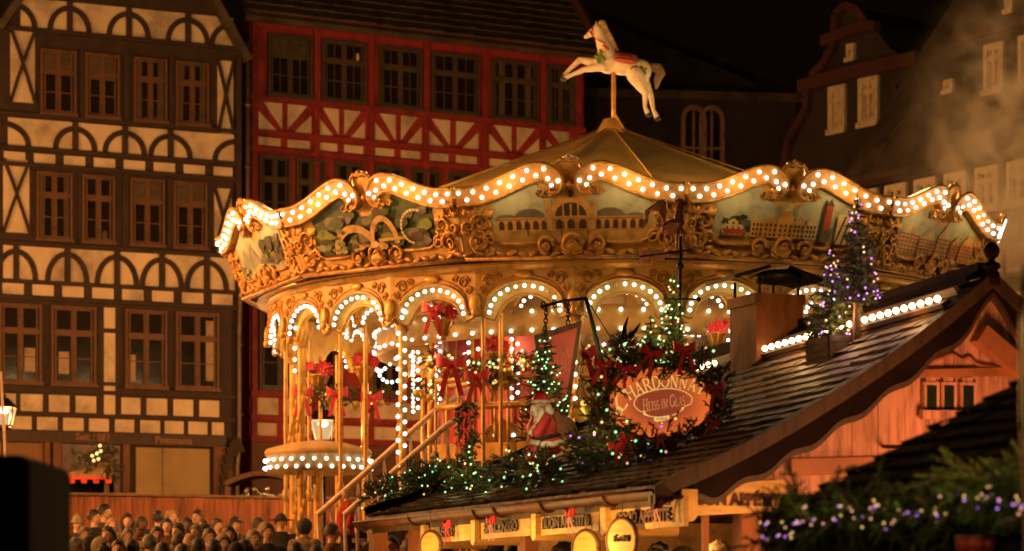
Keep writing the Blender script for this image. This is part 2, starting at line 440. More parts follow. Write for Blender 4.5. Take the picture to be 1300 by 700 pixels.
# ================================================================== left half-timbered house
FA = Facade(160, 60.0, 24.8)
house = FA.root('half_timbered_house', 'tall brown half-timbered house with cream panels and arched braces at far left', 'house')
zA = lambda py: FA.z(py)
uL, uR = FA.u(-60), FA.u(302)
wall = MB(); wall.span(uL, uR, 0.0, 6.0, gz(0, 60), zA(60))
gp = [(uL, zA(60)), (uR + 0.1, zA(60)), (FA.u(262), zA(-14)), (FA.u(215), zA(-110)), (FA.u(160), zA(-190)), (FA.u(90), zA(-90)), (FA.u(40), zA(0)), (FA.u(6), zA(40))]
wall.prism([(a, 0.001, b) for a, b in gp], (0, 3.0, 0))
wall.build('wall', M['timber'], house)
rf = MB()
for a, b in (((FA.u(312), zA(72)), (FA.u(262), zA(-14))), ((FA.u(262), zA(-14)), (FA.u(160), zA(-195))), ((FA.u(-5), zA(60)), (FA.u(40), zA(-5))), ((FA.u(40), zA(-5)), (FA.u(160), zA(-195)))):
    rf.bar((a[0], 1.4, a[1] + 0.12), (b[0], 1.4, b[1] + 0.12), 3.4, 0.16, (0, 0, 1))
rf.build('roof', M['slate'], house)
pl = MB(); tm = MB()
def rectA(x0, x1, yt, yb): plaster(pl, [(FA.u(x0), zA(yb)), (FA.u(x1), zA(yb)), (FA.u(x1), zA(yt)), (FA.u(x0), zA(yt))])
bands = [(10, 47, 26, 296, (88, 163, 238), (20, 290)), (161, 195, 10, 297, (95, 158, 216), (12, 294)), (319, 362, 4, 298, (20, 85, 148, 205, 262), ())]
for (yt, yb, x0, x1, posts, halves) in bands:
    rectA(x0, x1, yt, yb)
    for p in posts:
        tm.span(FA.u(p - 3.5), FA.u(p + 3.5), -0.075, 0.005, zA(yb), zA(yt))
        arch_brace(tm, FA.u(p), zA(yb), zA(yt + 4), FA.u(p + 28) - FA.u(p), -0.05, w=0.12)
    for p in halves:
        sg = 1 if p < 150 else -1
        arch_brace(tm, FA.u(p - sg * 8), zA(yb), zA(yt + 4), 0.62, -0.05, (sg,), 0.12)
for (yt, yb, n0) in ((203.5, 215, 5), (367.5, 381, 3)):
    x = n0
    while x < 292:
        rectA(x, min(x + 27, 295), yt, yb); x += 38
for x0, x1 in ((-30, -4), (4, 20), (26, 54), (62, 88), (96, 122), (154, 178), (186, 212), (220, 245), (253, 278)): rectA(x0, x1, 505, 526)
for x0, x1 in ((-25, -3), (14, 40), (47, 73), (80, 106), (113, 138), (146, 170), (178, 203), (209, 233), (239, 263), (269, 284)): rectA(x0, x1, 533, 549)
for yt, yb in ((392, 418), (424, 486), (491, 527)): rectA(132, 146, yt, yb)
def xpanel(x0, x1, yt, yb):
    rectA(x0, x1, yt, yb)
    a, b, c, d = FA.u(x0), FA.u(x1), zA(yb), zA(yt)
    m = (a + b) / 2; zc = (c + d) / 2 + 0.05
    for sg, e in ((1, 0.0), (-1, 0.012)):
        xa, xb = (a, b) if sg > 0 else (b, a)
        pts = [(xa, d), (m + (xa - m) * 0.35, zc + 0.5 * (d - zc) * 0.75), (m, zc), (m + (xb - m) * 0.45, zc - 0.5 * (zc - c) * 0.85), (xb, c)]
        for i in range(4):
            tm.bar((pts[i][0], -0.045 - e, pts[i][1]), (pts[i + 1][0], -0.045 - e, pts[i + 1][1]), 0.10, 0.06, (1, 0, 0))
xpanel(13, 44, 50, 141); xpanel(276, 296, 66, 160)
xpanel(4, 37, 213, 304); xpanel(272, 294, 231, 314)
for py in (50, 157, 199, 219, 318, 365, 385, 500, 530): tm.span(uL, uR + 0.06, -0.10, 0.004, zA(py + 2.5), zA(py - 2.5))
for x in (303,): tm.span(FA.u(298), uR + 0.05, -0.11, 0.003, zA(552), zA(60))
for x in (104, 160, 217): tm.span(FA.u(x - 3), FA.u(x + 3), -0.05, 0.004, zA(157), zA(66)); tm.span(FA.u(x - 5), FA.u(x + 3), -0.05, 0.004, zA(314), zA(222))
tm.build('timber_frame', M['timber'], house); pl.build('plaster', M['plaster'], house)
wm = (M['window_wood'], M['window_wood'], M['old_glass'])
def winA(x0, x1, yt, yb, **k):
    a, b = FA.u(x0), FA.u(x1)
    return window(house, (a + b) / 2, zA(yb), b - a, zA(yt) - zA(yb), 'A', -0.002, leaves=2, transom=0.66, bars=1, mats=wm, **k)
wrg = random.Random(12)
def drape(o, w_, h_, rg):
    m = MB(); md = rg.random()
    if md < 0.45:
        for sg in (-1, 1):
            n = 7; vs = [(sg * (w_ * 0.40 - w_ * rg.uniform(0.12, 0.2) * k_ / n), -0.045 - 0.008 * (k_ % 2), z_) for z_ in (0.1, h_ - 0.1) for k_ in range(n + 1)]
            m.add(vs, [(k_, k_ + 1, n + 2 + k_, n + 1 + k_) for k_ in range(n)])
    elif md < 0.7: m.span(-w_ * 0.4, w_ * 0.4, -0.048, -0.044, h_ * rg.uniform(0.55, 0.8), h_ - 0.1)
    elif md < 0.85: m.ell((w_ * rg.uniform(-.3, .3), -0.05, 0.18), (0.07, 0.01, 0.12), None, 8, 6)
    else: return
    m.build('curtain', M['dim_curtain'], o)
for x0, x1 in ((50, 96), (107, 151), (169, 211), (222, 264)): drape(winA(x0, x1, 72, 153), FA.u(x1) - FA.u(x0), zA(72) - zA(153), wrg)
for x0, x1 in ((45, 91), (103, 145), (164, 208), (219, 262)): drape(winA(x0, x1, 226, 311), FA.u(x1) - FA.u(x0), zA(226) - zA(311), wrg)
for x0, x1 in ((-2, 52), (64, 121), (158, 211), (222, 277)):
    o = winA(x0, x1, 393, 492)
    ww = FA.u(x1) - FA.u(x0); hh = zA(393) - zA(492)
    cu = MB()
    if x0 == 64: cu.span(-ww * 0.33, -ww * 0.1, -0.048, -0.042, hh * 0.14, hh * 0.42)
    elif x0 == 158: cu.span(-ww * 0.42, -ww * 0.25, -0.048, -0.042, hh * 0.08, hh * 0.42)
    elif x0 == 222: cu.span(ww * 0.2, ww * 0.4, -0.048, -0.042, hh * 0.12, hh * 0.9)
    else: cu.span(ww * 0.1, ww * 0.35, -0.048, -0.042, hh * 0.15, hh * 0.45)
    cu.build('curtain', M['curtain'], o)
# ground floor: fascia boards with lettering, posts, shutters
gf = MB(); gf.span(FA.u(-40), FA.u(285), -0.14, 0.002, zA(565), zA(551)); gf.build('sign_fascia', mat('fascia_brown', (0.04, 0.018, 0.009), 0.6), house)
gl = mat('faded_gilt', (0.20, 0.085, 0.03), 0.5)
lettering('Seit 1881', 0.155, gl, house, (FA.u(116), -0.15, zA(561)), None, 0.006, 1.0)
lettering('Possmann', 0.155, gl, house, (FA.u(218), -0.15, zA(562)), None, 0.006, 1.0)
po = MB()
for x0, x1 in ((55, 62), (66, 76), (155, 163), (270, 300)): po = MB(); po.span(FA.u(x0), FA.u(x1), -0.12, 0.01, gz(0, 60), zA(565)); po.build('post', mat('post_brown', (0.13, 0.055, 0.022), 0.7, scale=3), house)
cb = MB()
pts = [(FA.u(276), zA(565)), (FA.u(300), zA(560)), (FA.u(300), zA(640))]
for k in range(9):
    t = k / 8 * PI / 2
    cb.box((FA.u(300) - 0.42 * math.cos(t) ** 1.0, -0.2, zA(640) + (zA(562) - zA(640)) * math.sin(t)), (0.10, 0.16, 0.35), Matrix.Rotation(-t * 0.25, 3, 'Y'))
cb.build('arch_bracket', M['timber'], house)
sh = MB(); sh.span(FA.u(172), FA.u(205), -0.06, 0.0, zA(640), zA(568)); sh.span(FA.u(206), FA.u(265), -0.06, 0.0, zA(640), zA(568)); sh.build('shutter', M['tan_shutter'], house)
gl2 = MB(); gl2.span(FA.u(78), FA.u(152), -0.03, 0.0, gz(0, 60), zA(566)); gl2.build('shop_glass', mat('shop_glass', (0.10, 0.055, 0.03), 0.2, scale=2.5, var=0.6), house)
gl3 = MB(); gl3.span(FA.u(-40), FA.u(54), -0.03, 0.0, gz(0, 60), zA(566)); gl3.build('shop_board', mat('shop_board', (0.17, 0.08, 0.025), 0.6, scale=2), house)
dp = MB()
dpp = [(uR + 0.22, -0.12, zA(40)), (uR + 0.20, -0.12, zA(240)), (uR + 0.02, -0.14, zA(340)), (uR - 0.02, -0.16, zA(420)), (uR - 0.02, -0.16, zA(560)), (uR - 0.08, -0.2, zA(590)), (uR - 0.1, -0.2, gz(0, 60))]
dp.tube(dpp, 0.06, 8)
for py in (120, 200, 300, 430, 520): dp.tube([(uR + (0.2 if py < 250 else 0.0), -0.13, zA(py)), (uR + (0.2 if py < 250 else 0.0), -0.13, zA(py + 4))], 0.085, 8)
dp.build('drainpipe', M['zinc'], house)

# ================================================================== red half-timbered house
FB = Facade(330, 62.5, 28.8)
red = FB.root('half_timbered_house', 'red half-timbered house with a slate roof behind the carousel', 'house')
zB = lambda py: FB.z(py)
uL, uR = FB.u(317), FB.u(741)
wall = MB(); wall.span(uL, uR, 0.0, 7.0, gz(0, 62), zB(20)); wall.build('wall', M['red_paint'], red)
rf = MB(); z0 = zB(17); U1 = uR + 0.05
e = [Vector((uL - 0.3, -0.55, z0 - 0.1)), Vector((U1, -0.55, z0 - 0.1)), Vector((U1 - 0.1, 3.6, z0 + 4.6)), Vector((uL - 0.3, 3.6, z0 + 4.6))]
nx, ny = 60, 22
for j in range(ny):          # overlapping slate courses
    for i in range(nx):
        s0, s1 = i / nx, (i + 1) / nx; t0 = j / ny; t1 = (j + 1.25) / ny; dz = rnd.uniform(0.0, 0.03)
        q = [e[0].lerp(e[1], s).lerp(e[3].lerp(e[2], s), t) for s, t in ((s0, t0), (s1, t0), (s1, t1), (s0, t1))]
        up = Vector((0, -0.75, 0.65))
        q[0] += up * (0.05 + dz); q[1] += up * (0.05 + dz)
        rf.add(q + [q[0] - up * 0.06, q[1] - up * 0.06], [(0, 1, 2, 3), (0, 4, 5, 1)])
rf.prism([e[0] - Vector((0, 0, .1)), e[1] - Vector((0, 0, .1)), e[2] - Vector((0, 0, .1)), e[3] - Vector((0, 0, .1))], (0, 0.1, -0.1))
roofB = rf.build('roof', M['slate'], red)
bg = MB(); bg.bar(e[1] + Vector((0.08, -0.1, 0.02)), e[2] + Vector((0.08, 0, 0.12)), 0.12, 0.34, (0, -0.75, 0.65)); bg.build('bargeboard', M['dark_sandstone'], red)
ev = MB(); ev.span(uL - 0.2, uR + 0.1, -0.45, 0.0, z0 - 0.22, z0 - 0.06); ev.build('eaves', M['red_timber'], red)
pl = MB(); tm = MB()
def pB(*pts): plaster(pl, [(FB.u(x), zB(y)) for x, y in pts])
prs = [(328, 358), (365, 395), (404, 430), (437, 463), (476, 502), (509, 535), (542, 571), (579, 607), (621, 649), (656, 684), (693, 722)]
for i, (a, b) in enumerate(prs):
    yt, yb = 129, 164
    if i % 2 == 0:       # brace falls to the right
        pB((a, yb), (a, yt + 12), (b - 7, yb)); pB((a + 6, yt), (b, yt), (b, yb - 2))
    else:                # brace falls to the left
        pB((b, yb), (b, yt + 12), (a + 8, yb)); pB((a, yt), (b - 5, yt), (a, yb - 3))
    pB((a, 184), (b - 2, 184), (b - 2, 174), (a, 174))
for x in range(322, 520, 38): pB((x, 526), (x + 31, 526), (x + 31, 505), (x, 505)); pB((x, 553), (x + 29, 553), (x + 29, 537), (x, 537))
for x in range(322, 740, 38): pB((x, 330), (x + 31, 330), (x + 31, 298), (x, 298)); pB((x, 350), (x + 29, 350), (x + 29, 338), (x, 338))
pl.build('plaster', M['plaster'], red)
for py in (24, 125, 169, 190, 292, 334, 356, 500, 531, 558): tm.span(uL, uR, -0.10, 0.002, zB(py + 3.5), zB(py - 3.5))
for px in (322, 401, 470, 540, 614, 688, 733): tm.span(FB.u(px - 3.4), FB.u(px + 3.4), -0.08, 0.002, zB(560), zB(28))
tm.build('timber_frame', M['red_timber'], red)
wr = (M['green_wood'], M['green_wood'], M['old_glass'])
def winB(x0, x1, yt, yb, vb):
    a, b = FB.u(x0), FB.u(x1)
    return window(red, (a + b) / 2, zB(yb), b - a, zB(yt) - zB(yb), 'B', -0.002, leaves=2, transom=0.66, bars=1, vbars=vb, mats=wr)
ws = [winB(x0, x1, 41, 120, 1) for x0, x1 in ((339, 395), (408, 463), (480, 534), (546, 607), (623, 682), (694, 727))]
for o in ws[0:1] + ws[2:]: drape(o, FB.u(395) - FB.u(339), zB(41) - zB(120), wrg)
lb = MB(); lb.ell((0.36, -0.06, 1.12), (0.05, 0.03, 0.10), None, 8, 6); lb.build('indoor_lamp_reflection', M['ivory'], ws[1])
for x0, x1 in ((328, 367), (375, 412), (424, 460), (475, 512), (521, 557), (569, 606), (618, 652), (664, 700)): winB(x0, x1, 197, 286, 0)
for x0, x1 in ((328, 380), (386, 398 + 30), (470, 516), (540, 590), (610, 660)): winB(x0, x1, 393, 494, 0)
gf = MB(); gf.span(FB.u(318), FB.u(560), -0.08, 0.0, gz(0, 62), zB(562)); gf.build('shop_front', mat('shop_front_brown', (0.11, 0.045, 0.02), 0.7, scale=1.5), red)
# arched booth in front of the red house with silvery baubles
bt = thing('market_booth', 'dark arched booth with silvery baubles in front of the red house', 'market booth', P(322, 640, 57) * 1.0)
bt.location.z = gz(0, 57)
f = MB(); n = 12
arc = [(-0.55 + 1.9 * k / n, 2.45 + 0.42 * math.sin(PI * (0.15 + 0.85 * k / n))) for k in range(n + 1)]
for k in range(n): f.bar((arc[k][0], 0, arc[k][1]), (arc[k + 1][0], 0, arc[k + 1][1]), 1.2, 0.1)
for x in (-0.5, 1.3): f.span(x - 0.06, x + 0.06, -0.5, 0.5, 0, 2.6)
f.span(-0.5, 1.3, -0.5, 0.5, 0, 1.0)
f.build('frame', M['brown_wood'], bt)
s = MB(); s.span(-0.44, 1.24, 0.3, 0.36, 1.0, 2.3); s.build('back_panel', M['barge_dark'], bt)
bb = ico_mesh('bauble', 0.07, mat('silver_bauble', (0.5, 0.46, 0.4), 0.2, metal=0.8), 1)
for k in range(26):
    o = link('bauble', bb, bt); t = rnd.random(); o.location = (-0.4 + 1.5 * t, -0.4 - rnd.random() * 0.15, 2.2 + 0.36 * math.sin(PI * (0.2 + 0.8 * t)) - rnd.random() * 0.3)

# ================================================================== dark house between, with two tall arched windows
FC = Facade(880, 74.0, 8)
dk = FC.root('dark_house', 'unlit house with two tall arched windows behind the carousel roof', 'house')
zC = lambda py: FC.z(py)
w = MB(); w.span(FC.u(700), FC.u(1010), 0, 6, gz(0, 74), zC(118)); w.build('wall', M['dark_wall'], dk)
r = MB(); r.prism([(FC.u(690), -0.3, zC(118)), (FC.u(1020), -0.3, zC(118)), (FC.u(960), 4, zC(40)), (FC.u(750), 4, zC(-40))], (0, 0.2, -0.2)); r.build('roof', M['slate'], dk)
for px in (880, 903):
    f = MB(); fw = 0.3; zb, zt = zC(225), zC(152)
    pts = [(-fw, zb), (-fw, zt)] + [(-fw * math.cos(k * PI / 8), zt + 0.34 * math.sin(k * PI / 8)) for k in range(1, 8)] + [(fw, zt), (fw, zb)]
    for i in range(len(pts) - 1): f.bar((pts[i][0], -0.06, pts[i][1]), (pts[i + 1][0], -0.06, pts[i + 1][1]), 0.12, 0.09, (0, -1, 0))
    f.span(-0.03, 0.03, -0.08, 0, zb, zt + 0.3); f.span(-fw, fw, -0.078, 0, (zb + zt) / 2 - 0.03, (zb + zt) / 2 + 0.03)
    o = f.build('window', mat('stone_frame', (0.20, 0.12, 0.07), 0.8), dk); o.location.x = FC.u(px)
    g_ = MB(); g_.prism([(a, -0.012, b) for a, b in pts], (0, 0.005, 0)); g_.build('pane', M['old_glass'], o)

# ================================================================== dark gabled house with red sandstone trim
FD = Facade(1090, 66.0, -52)
gh = FD.root('gabled_house', 'dark gabled house with red stone trim and two pale shuttered windows', 'house')
def uz(px, py): u = FD.u(px); return (u, FD.z(py, px))
w = MB()
ol = [uz(1000, 640), uz(1205, 640), uz(1205, 180), uz(1172, 85), uz(1130, 62), uz(1106, 30), uz(1076, 8), uz(1058, 40), uz(1040, 80), uz(1030, 112), uz(1018, 160), uz(1000, 210)]
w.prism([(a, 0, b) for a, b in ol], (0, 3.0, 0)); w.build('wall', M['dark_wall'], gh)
t = MB()
def strip(pts, wd=0.2, d=0.2, mbx=None):
    q = [uz(*p) for p in pts]
    for i in range(len(q) - 1): (mbx or t).bar((q[i][0], -d / 2, q[i][1]), (q[i + 1][0], -d / 2, q[i + 1][1]), d, wd, (0, 0, 1))
strip([(1022, 112), (1080, 95), (1172, 75)], 0.32, 0.28); strip([(1050, 54), (1090, 38), (1118, 34)], 0.26, 0.24)
strip([(1000, 215), (1006, 178), (1018, 158), (1028, 140), (1030, 112)], 0.2); strip([(1035, 98), (1050, 82), (1062, 62), (1064, 42), (1066, 20), (1078, 8), (1094, 14), (1104, 30)], 0.2)
strip([(1172, 76), (1165, 110), (1150, 132), (1140, 112)], 0.16)
t.build('stone_trim', M['dark_sandstone'], gh)
def fwin(fc, root, x0, x1, yt, yb, key, leaves=2, fr=0.13, glass=None, wood=None):
    a, b = fc.u(x0), fc.u(x1); m = (x0 + x1) / 2
    z0_, z1_ = fc.z(yb, m), fc.z(yt, m)
    return window(root, (a + b) / 2, z0_, b - a, z1_ - z0_, key, -0.002, leaves=leaves, transom=0.7, bars=1, fr=fr, mats=(wood or M['pale_wood'], wood or M['pale_wood'], glass or M['dark_glass']))
fwin(FD, gh, 1054, 1075, 109, 169, 'D', 2, 0.16); fwin(FD, gh, 1092, 1117, 98, 160, 'D', 2, 0.16); fwin(FD, gh, 1077, 1087, 56, 77, 'D2', 1, 0.1)

# ================================================================== right half-timbered house running away from the camera
FE = Facade(1290, 58.0, -55.7)
rh = FE.root('half_timbered_house', 'dim half-timbered house with a row of pale windows at far right', 'house')
def ue(px, py): u = FE.u(px); return (u, FE.z(py, px))
zt = FE.z(203); zl = FE.z(470)
uN, uF = FE.u(1420), FE.u(1080)
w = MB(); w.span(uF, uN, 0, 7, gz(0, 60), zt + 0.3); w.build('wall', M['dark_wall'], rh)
# high roof with dormers
w = MB(); w.prism([(uF, -0.3, zt + 0.25), (uN, -0.3, zt + 0.25), (uN, 3.2, zt + 7.5), (uF + 0.6, 3.2, zt + 5.4)], (0, 0.2, -0.2)); rr = w.build('roof', M['slate'], rh)
pl = MB(); tm = MB(); wins = MB()
cx = 1310.0; us = []
u = FE.u(1296); k = 0
while u > uF + 0.3 and k < 12:
    o = window(rh, u, FE.z(262), 0.72, FE.z(205) - FE.z(262), 'E', -0.002, leaves=2, transom=0.68, bars=1, fr=0.12, mats=(M['pale_wood'], M['pale_wood'], M['dark_glass']))
    for s0 in (-0.45, 0.03):
        pl.span(u + s0, u + s0 + 0.40, -0.012, 0.02, FE.z(300), FE.z(268))
    arch_brace(tm, u, FE.z(300), FE.z(269), 0.40, -0.04, (-1, 1), 0.09)
    tm.span(u - 0.53, u - 0.44, -0.08, 0.0, zl, zt + 0.2)
    pl.span(u - 0.42, u + 0.42, -0.012, 0.02, FE.z(345), FE.z(308)); 
    window(rh, u, FE.z(440), 0.72, FE.z(372) - FE.z(440), 'E', -0.002, leaves=2, transom=0.68, bars=1, fr=0.12, mats=(M['pale_wood'], M['pale_wood'], M['dark_glass']))
    u -= 0.98; k += 1
tm.span(uF, uN, -0.10, 0.0, FE.z(306), FE.z(302)); tm.span(uF, uN, -0.10, 0.0, FE.z(267), FE.z(263)); tm.span(uF, uN, -0.2, 0.0, zt + 0.02, zt + 0.26); tm.span(uF, uN, -0.1, 0, FE.z(352), FE.z(347))
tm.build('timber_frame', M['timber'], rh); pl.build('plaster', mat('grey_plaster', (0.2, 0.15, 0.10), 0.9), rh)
# gabled dormer with the tall pale window
dm = MB(); a0, a1 = FE.u(1225), FE.u(1330); zb_, zc_ = FE.z(140), FE.z(28)
dm.span(a0, a1, -0.1, 3, zt, zc_); dm.prism([(a0, -0.1, zc_), (a1, -0.1, zc_), ((a0 + a1) / 2, -0.1, zc_ + 1.6)], (0, 3, 0))
dm.build('dormer', M['dark_wall'], rh)
for (x0, x1, yt, yb, kk) in ((1256, 1281, 56, 119, 'E2'), (1300, 1328, 44, 110, 'E2'), (1283, 1293, -6, 17, 'E3')):
    o = fwin(FE, rh, x0, x1, yt, yb, kk, 2 if kk == 'E2' else 1, 0.12); o.location.y = -0.102
o = fwin(FE, rh, 1203, 1215, 102, 118, 'E3', 1, 0.08); o.location.y = -0.05
tr = MB(); tr.bar((a0 - 0.15, -0.2, zc_ - 0.1), (a1 + 0.1, -0.2, zc_ - 0.1), 0.25, 0.2); tr.build('dormer_cornice', M['dark_sandstone'], rh)
# ================================================================== carousel
AX, AY, ZB = (776 - 650) / F * 41.0, 41.0, 1.36
PH = R(-7.6)
car = thing('carousel', 'two-storey golden carousel with rows of glowing bulbs and painted panels', 'carousel', (AX, AY, ZB))
CI = Matrix.Translation((0, 0, -ZB))
def cbuild(mb, name, mats, parent=None, ang=0.0):
    o = mb.build(name, mats, parent or car)
    if parent is None: o.location = (0, 0, -ZB); o.rotation_euler = (0, 0, ang)
    return o
def clink(name, me, ang=0.0, parent=None):
    o = link(name, me, parent or car)
    if parent is None: o.location = (0, 0, -ZB); o.rotation_euler = (0, 0, ang)
    return o
bulb_me = ico_mesh('bulb', 0.028, EM['bulb'], 2)
rest = []                    # bulbs beyond the hundred largest, in carousel space
def loc_at(ang, v): c, s = math.cos(ang), math.sin(ang); return Vector((v[0] * c - v[1] * s, v[0] * s + v[1] * c, v[2]))
def pol(ang, r, z): return Vector((r * math.sin(ang), -r * math.cos(ang), z))     # ang 0 faces the camera, positive to the right
# base, deck and steps
b = MB(); b.lathe([(0, 0.95), (5.9, 0.95), (5.9, 1.42), (5.6, 1.42), (5.6, 1.5), (0, 1.5)], 48); cbuild(b, 'base', M['brown_wood'])
# roof: twelve canvas gores
RZ, RB, RT = 6.95, 5.45, 9.06
for k in range(12):
    mb = MB(); n = 6; vs = []
    for i in range(n + 1):
        t = i / n; r = RB + (0.14 - RB) * t; z = RZ + (RT - RZ) * t - 0.02 * math.sin(PI * t)
        for j in range(5):
            a = R(-15 + 7.5 * j); sag = 0.05 * math.sin(PI * j / 4) * (1 - t)
            vs.append((r * math.sin(a), -r * math.cos(a), z - sag))
    mb.add(vs, [(i * 5 + j, i * 5 + j + 1, (i + 1) * 5 + j + 1, (i + 1) * 5 + j) for i in range(n) for j in range(4)], 0, True)
    cbuild(mb, 'roof_gore', M['canvas_roof'] if k % 2 == 0 else M['canvas_roof_brown'], None, PH + R(30 * k))
mb = MB()
for k in range(12):
    a = PH + R(30 * k + 15)
    mb.tube([pol(a, RB, RZ + 0.02), pol(a, RB * 0.5, (RZ + RT) / 2 + 0.06), pol(a, 0.12, RT + 0.02)], 0.014, 6)
cbuild(mb, 'roof_seam', M['canvas_roof'])
mb = MB(); mb.lathe([(0.0, 9.25), (0.12, 9.22), (0.2, 9.08), (0.42, 8.93), (0.44, 8.88), (0.0, 8.9)], 12)
mb.prism([(-0.05, -0.1, 9.0), (0.30, -0.1, 8.9), (0.06, -0.1, 9.3)], (0, 0.3, 0)); cbuild(mb, 'roof_cap', M['gold'])
mb = MB(); mb.lathe([(5.22, 6.36), (5.2, 6.37), (1.4, 6.55), (0.0, 6.55)], 48); cbuild(mb, 'ceiling', M['cream_gold'])

# ---- rounding boards
def rr_(z): return 5.42 + (z - 6.36) * 0.36
def PT(u, z, d=0.0): r = rr_(z); return Vector((u * r / 5.62, -(r + d), z))
SC = [(1.505, 7.15), (1.25, 7.165), (1.02, 7.225), (0.80, 7.31), (0.58, 7.40), (0.40, 7.445), (0.27, 7.41), (0.185, 7.325), (0.195, 7.24), (0.26, 7.215)]
def catmull(pts, per=5):
    out = []
    for i in range(len(pts) - 1):
        p0 = pts[max(0, i - 1)]; p1 = pts[i]; p2 = pts[i + 1]; p3 = pts[min(len(pts) - 1, i + 2)]
        for k in range(per):
            t = k / per
            out.append(tuple(0.5 * ((2 * p1[j]) + (-p0[j] + p2[j]) * t + (2 * p0[j] - 5 * p1[j] + 4 * p2[j] - p3[j]) * t * t + (-p0[j] + 3 * p1[j] - 3 * p2[j] + p3[j]) * t ** 3) for j in range(len(p1))))
    out.append(tuple(pts[-1])); return out
sc_line = catmull(SC, 5)
def topz(u):
    u = abs(u)
    if u < 0.19: return 7.28
    for i in range(len(sc_line) - 1):
        a, b = sc_line[i], sc_line[i + 1]
        if b[0] <= u <= a[0] and i < 32: return b[1] + (a[1] - b[1]) * (u - b[0]) / max(1e-6, a[0] - b[0])
    return 7.15
us = [-1.5 + 3.0 * i / 40 for i in range(41)]
board = MB(); nz_ = 4; vs = []
for u in us:
    for j in range(nz_ + 1): vs.append(PT(u, 6.36 + (topz(u) - 6.36) * j / nz_))
for u in us:
    for j in range(nz_ + 1): vs.append(PT(u, 6.36 + (topz(u) - 6.36) * j / nz_, -0.06))
W_ = nz_ + 1; N_ = len(us) * W_
board.add(vs, [(i * W_ + j, (i + 1) * W_ + j, (i + 1) * W_ + j + 1, i * W_ + j + 1) for i in range(40) for j in range(nz_)] + [(N_ + i * W_ + j, N_ + i * W_ + j + 1, N_ + (i + 1) * W_ + j + 1, N_ + (i + 1) * W_ + j) for i in range(40) for j in range(nz_)]
          + [(i * W_ + nz_, (i + 1) * W_ + nz_, N_ + (i + 1) * W_ + nz_, N_ + i * W_ + nz_) for i in range(40)] + [(i * W_, N_ + i * W_, N_ + (i + 1) * W_, (i + 1) * W_) for i in range(40)])
board_me = board.mesh('rounding_board', M['cream_gold'])
# carved ornament: acanthus spirals at both sides, shells at bottom centre, bead rim
orn = MB()
def spiral(mb, u, z, s, a0, turns, sg, d=0.03, r0=0.028):
    pts = []; n = int(14 * turns)
    for i in range(n + 1):
        t = i / n; rad = s * (1 - 0.8 * t); a = a0 + sg * turns * 2 * PI * t
        pts.append(PT(u + rad * math.cos(a), z + rad * math.sin(a), d))
    mb.tube(pts, [r0 * (1 - 0.5 * i / n) for i in range(n + 1)], 5)
rg = random.Random(3)
for sg in (-1, 1):
    for (u, z, s) in ((1.30, 6.60, 0.15), (1.22, 6.83, 0.13), (1.36, 7.00, 0.11), (1.12, 6.62, 0.09), (1.40, 6.78, 0.08)):
        spiral(orn, sg * u, z, s, rg.uniform(0, 6), 1.4, sg)
    for k in range(16):
        u, z = rg.uniform(1.08, 1.45), rg.uniform(6.48, 7.02)
        orn.ell(PT(sg * u, z, 0.015), (rg.uniform(0.03, 0.07), 0.03, rg.uniform(0.04, 0.09)), Matrix.Rotation(rg.uniform(-1, 1), 3, 'Y'), 7, 5)
    orn.tube([PT(sg * 0.45, 6.57, 0.03), PT(sg * 0.7, 6.555, 0.03), PT(sg * 0.95, 6.56, 0.03), PT(sg * 1.08, 6.62, 0.03), PT(sg * 1.12, 6.72, 0.03)], 0.022, 6)
    spiral(orn, sg * 0.36, 6.53, 0.12, PI / 2 + sg * PI / 2, 1.3, -sg, 0.05, 0.035)
    orn.ell(PT(sg * 0.36, 6.53, 0.03), (0.075, 0.04, 0.06), None, 8, 6)
orn.ell(PT(0, 6.52, 0.05), (0.16, 0.05, 0.085), None, 12, 8); spiral(orn, 0, 6.53, 0.15, 0, 1.6, 1, 0.08, 0.03)
for i in range(20): orn.ell(PT(-1.45 + 2.9 * i / 19, 6.43 + 0.012 * math.sin(i * 2.1), 0.04), (0.085, 0.03, 0.032), Matrix.Rotation(0.35 if i % 2 else -0.35, 3, 'Y'), 7, 5)
orn.tube([PT(-1.5, 6.375, 0.03), PT(0, 6.375, 0.03), PT(1.5, 6.375, 0.03)], 0.032, 8)
for sg in (-1, 1):           # soffit leaf under each curl
    for (u, z, s) in ((0.30, 7.20, 0.07), (0.40, 7.19, 0.05)): spiral(orn, sg * u, z, s, 0, 1.3, sg, 0.06, 0.02)
orn_me = orn.mesh('carved_ornament', M['old_gold'])
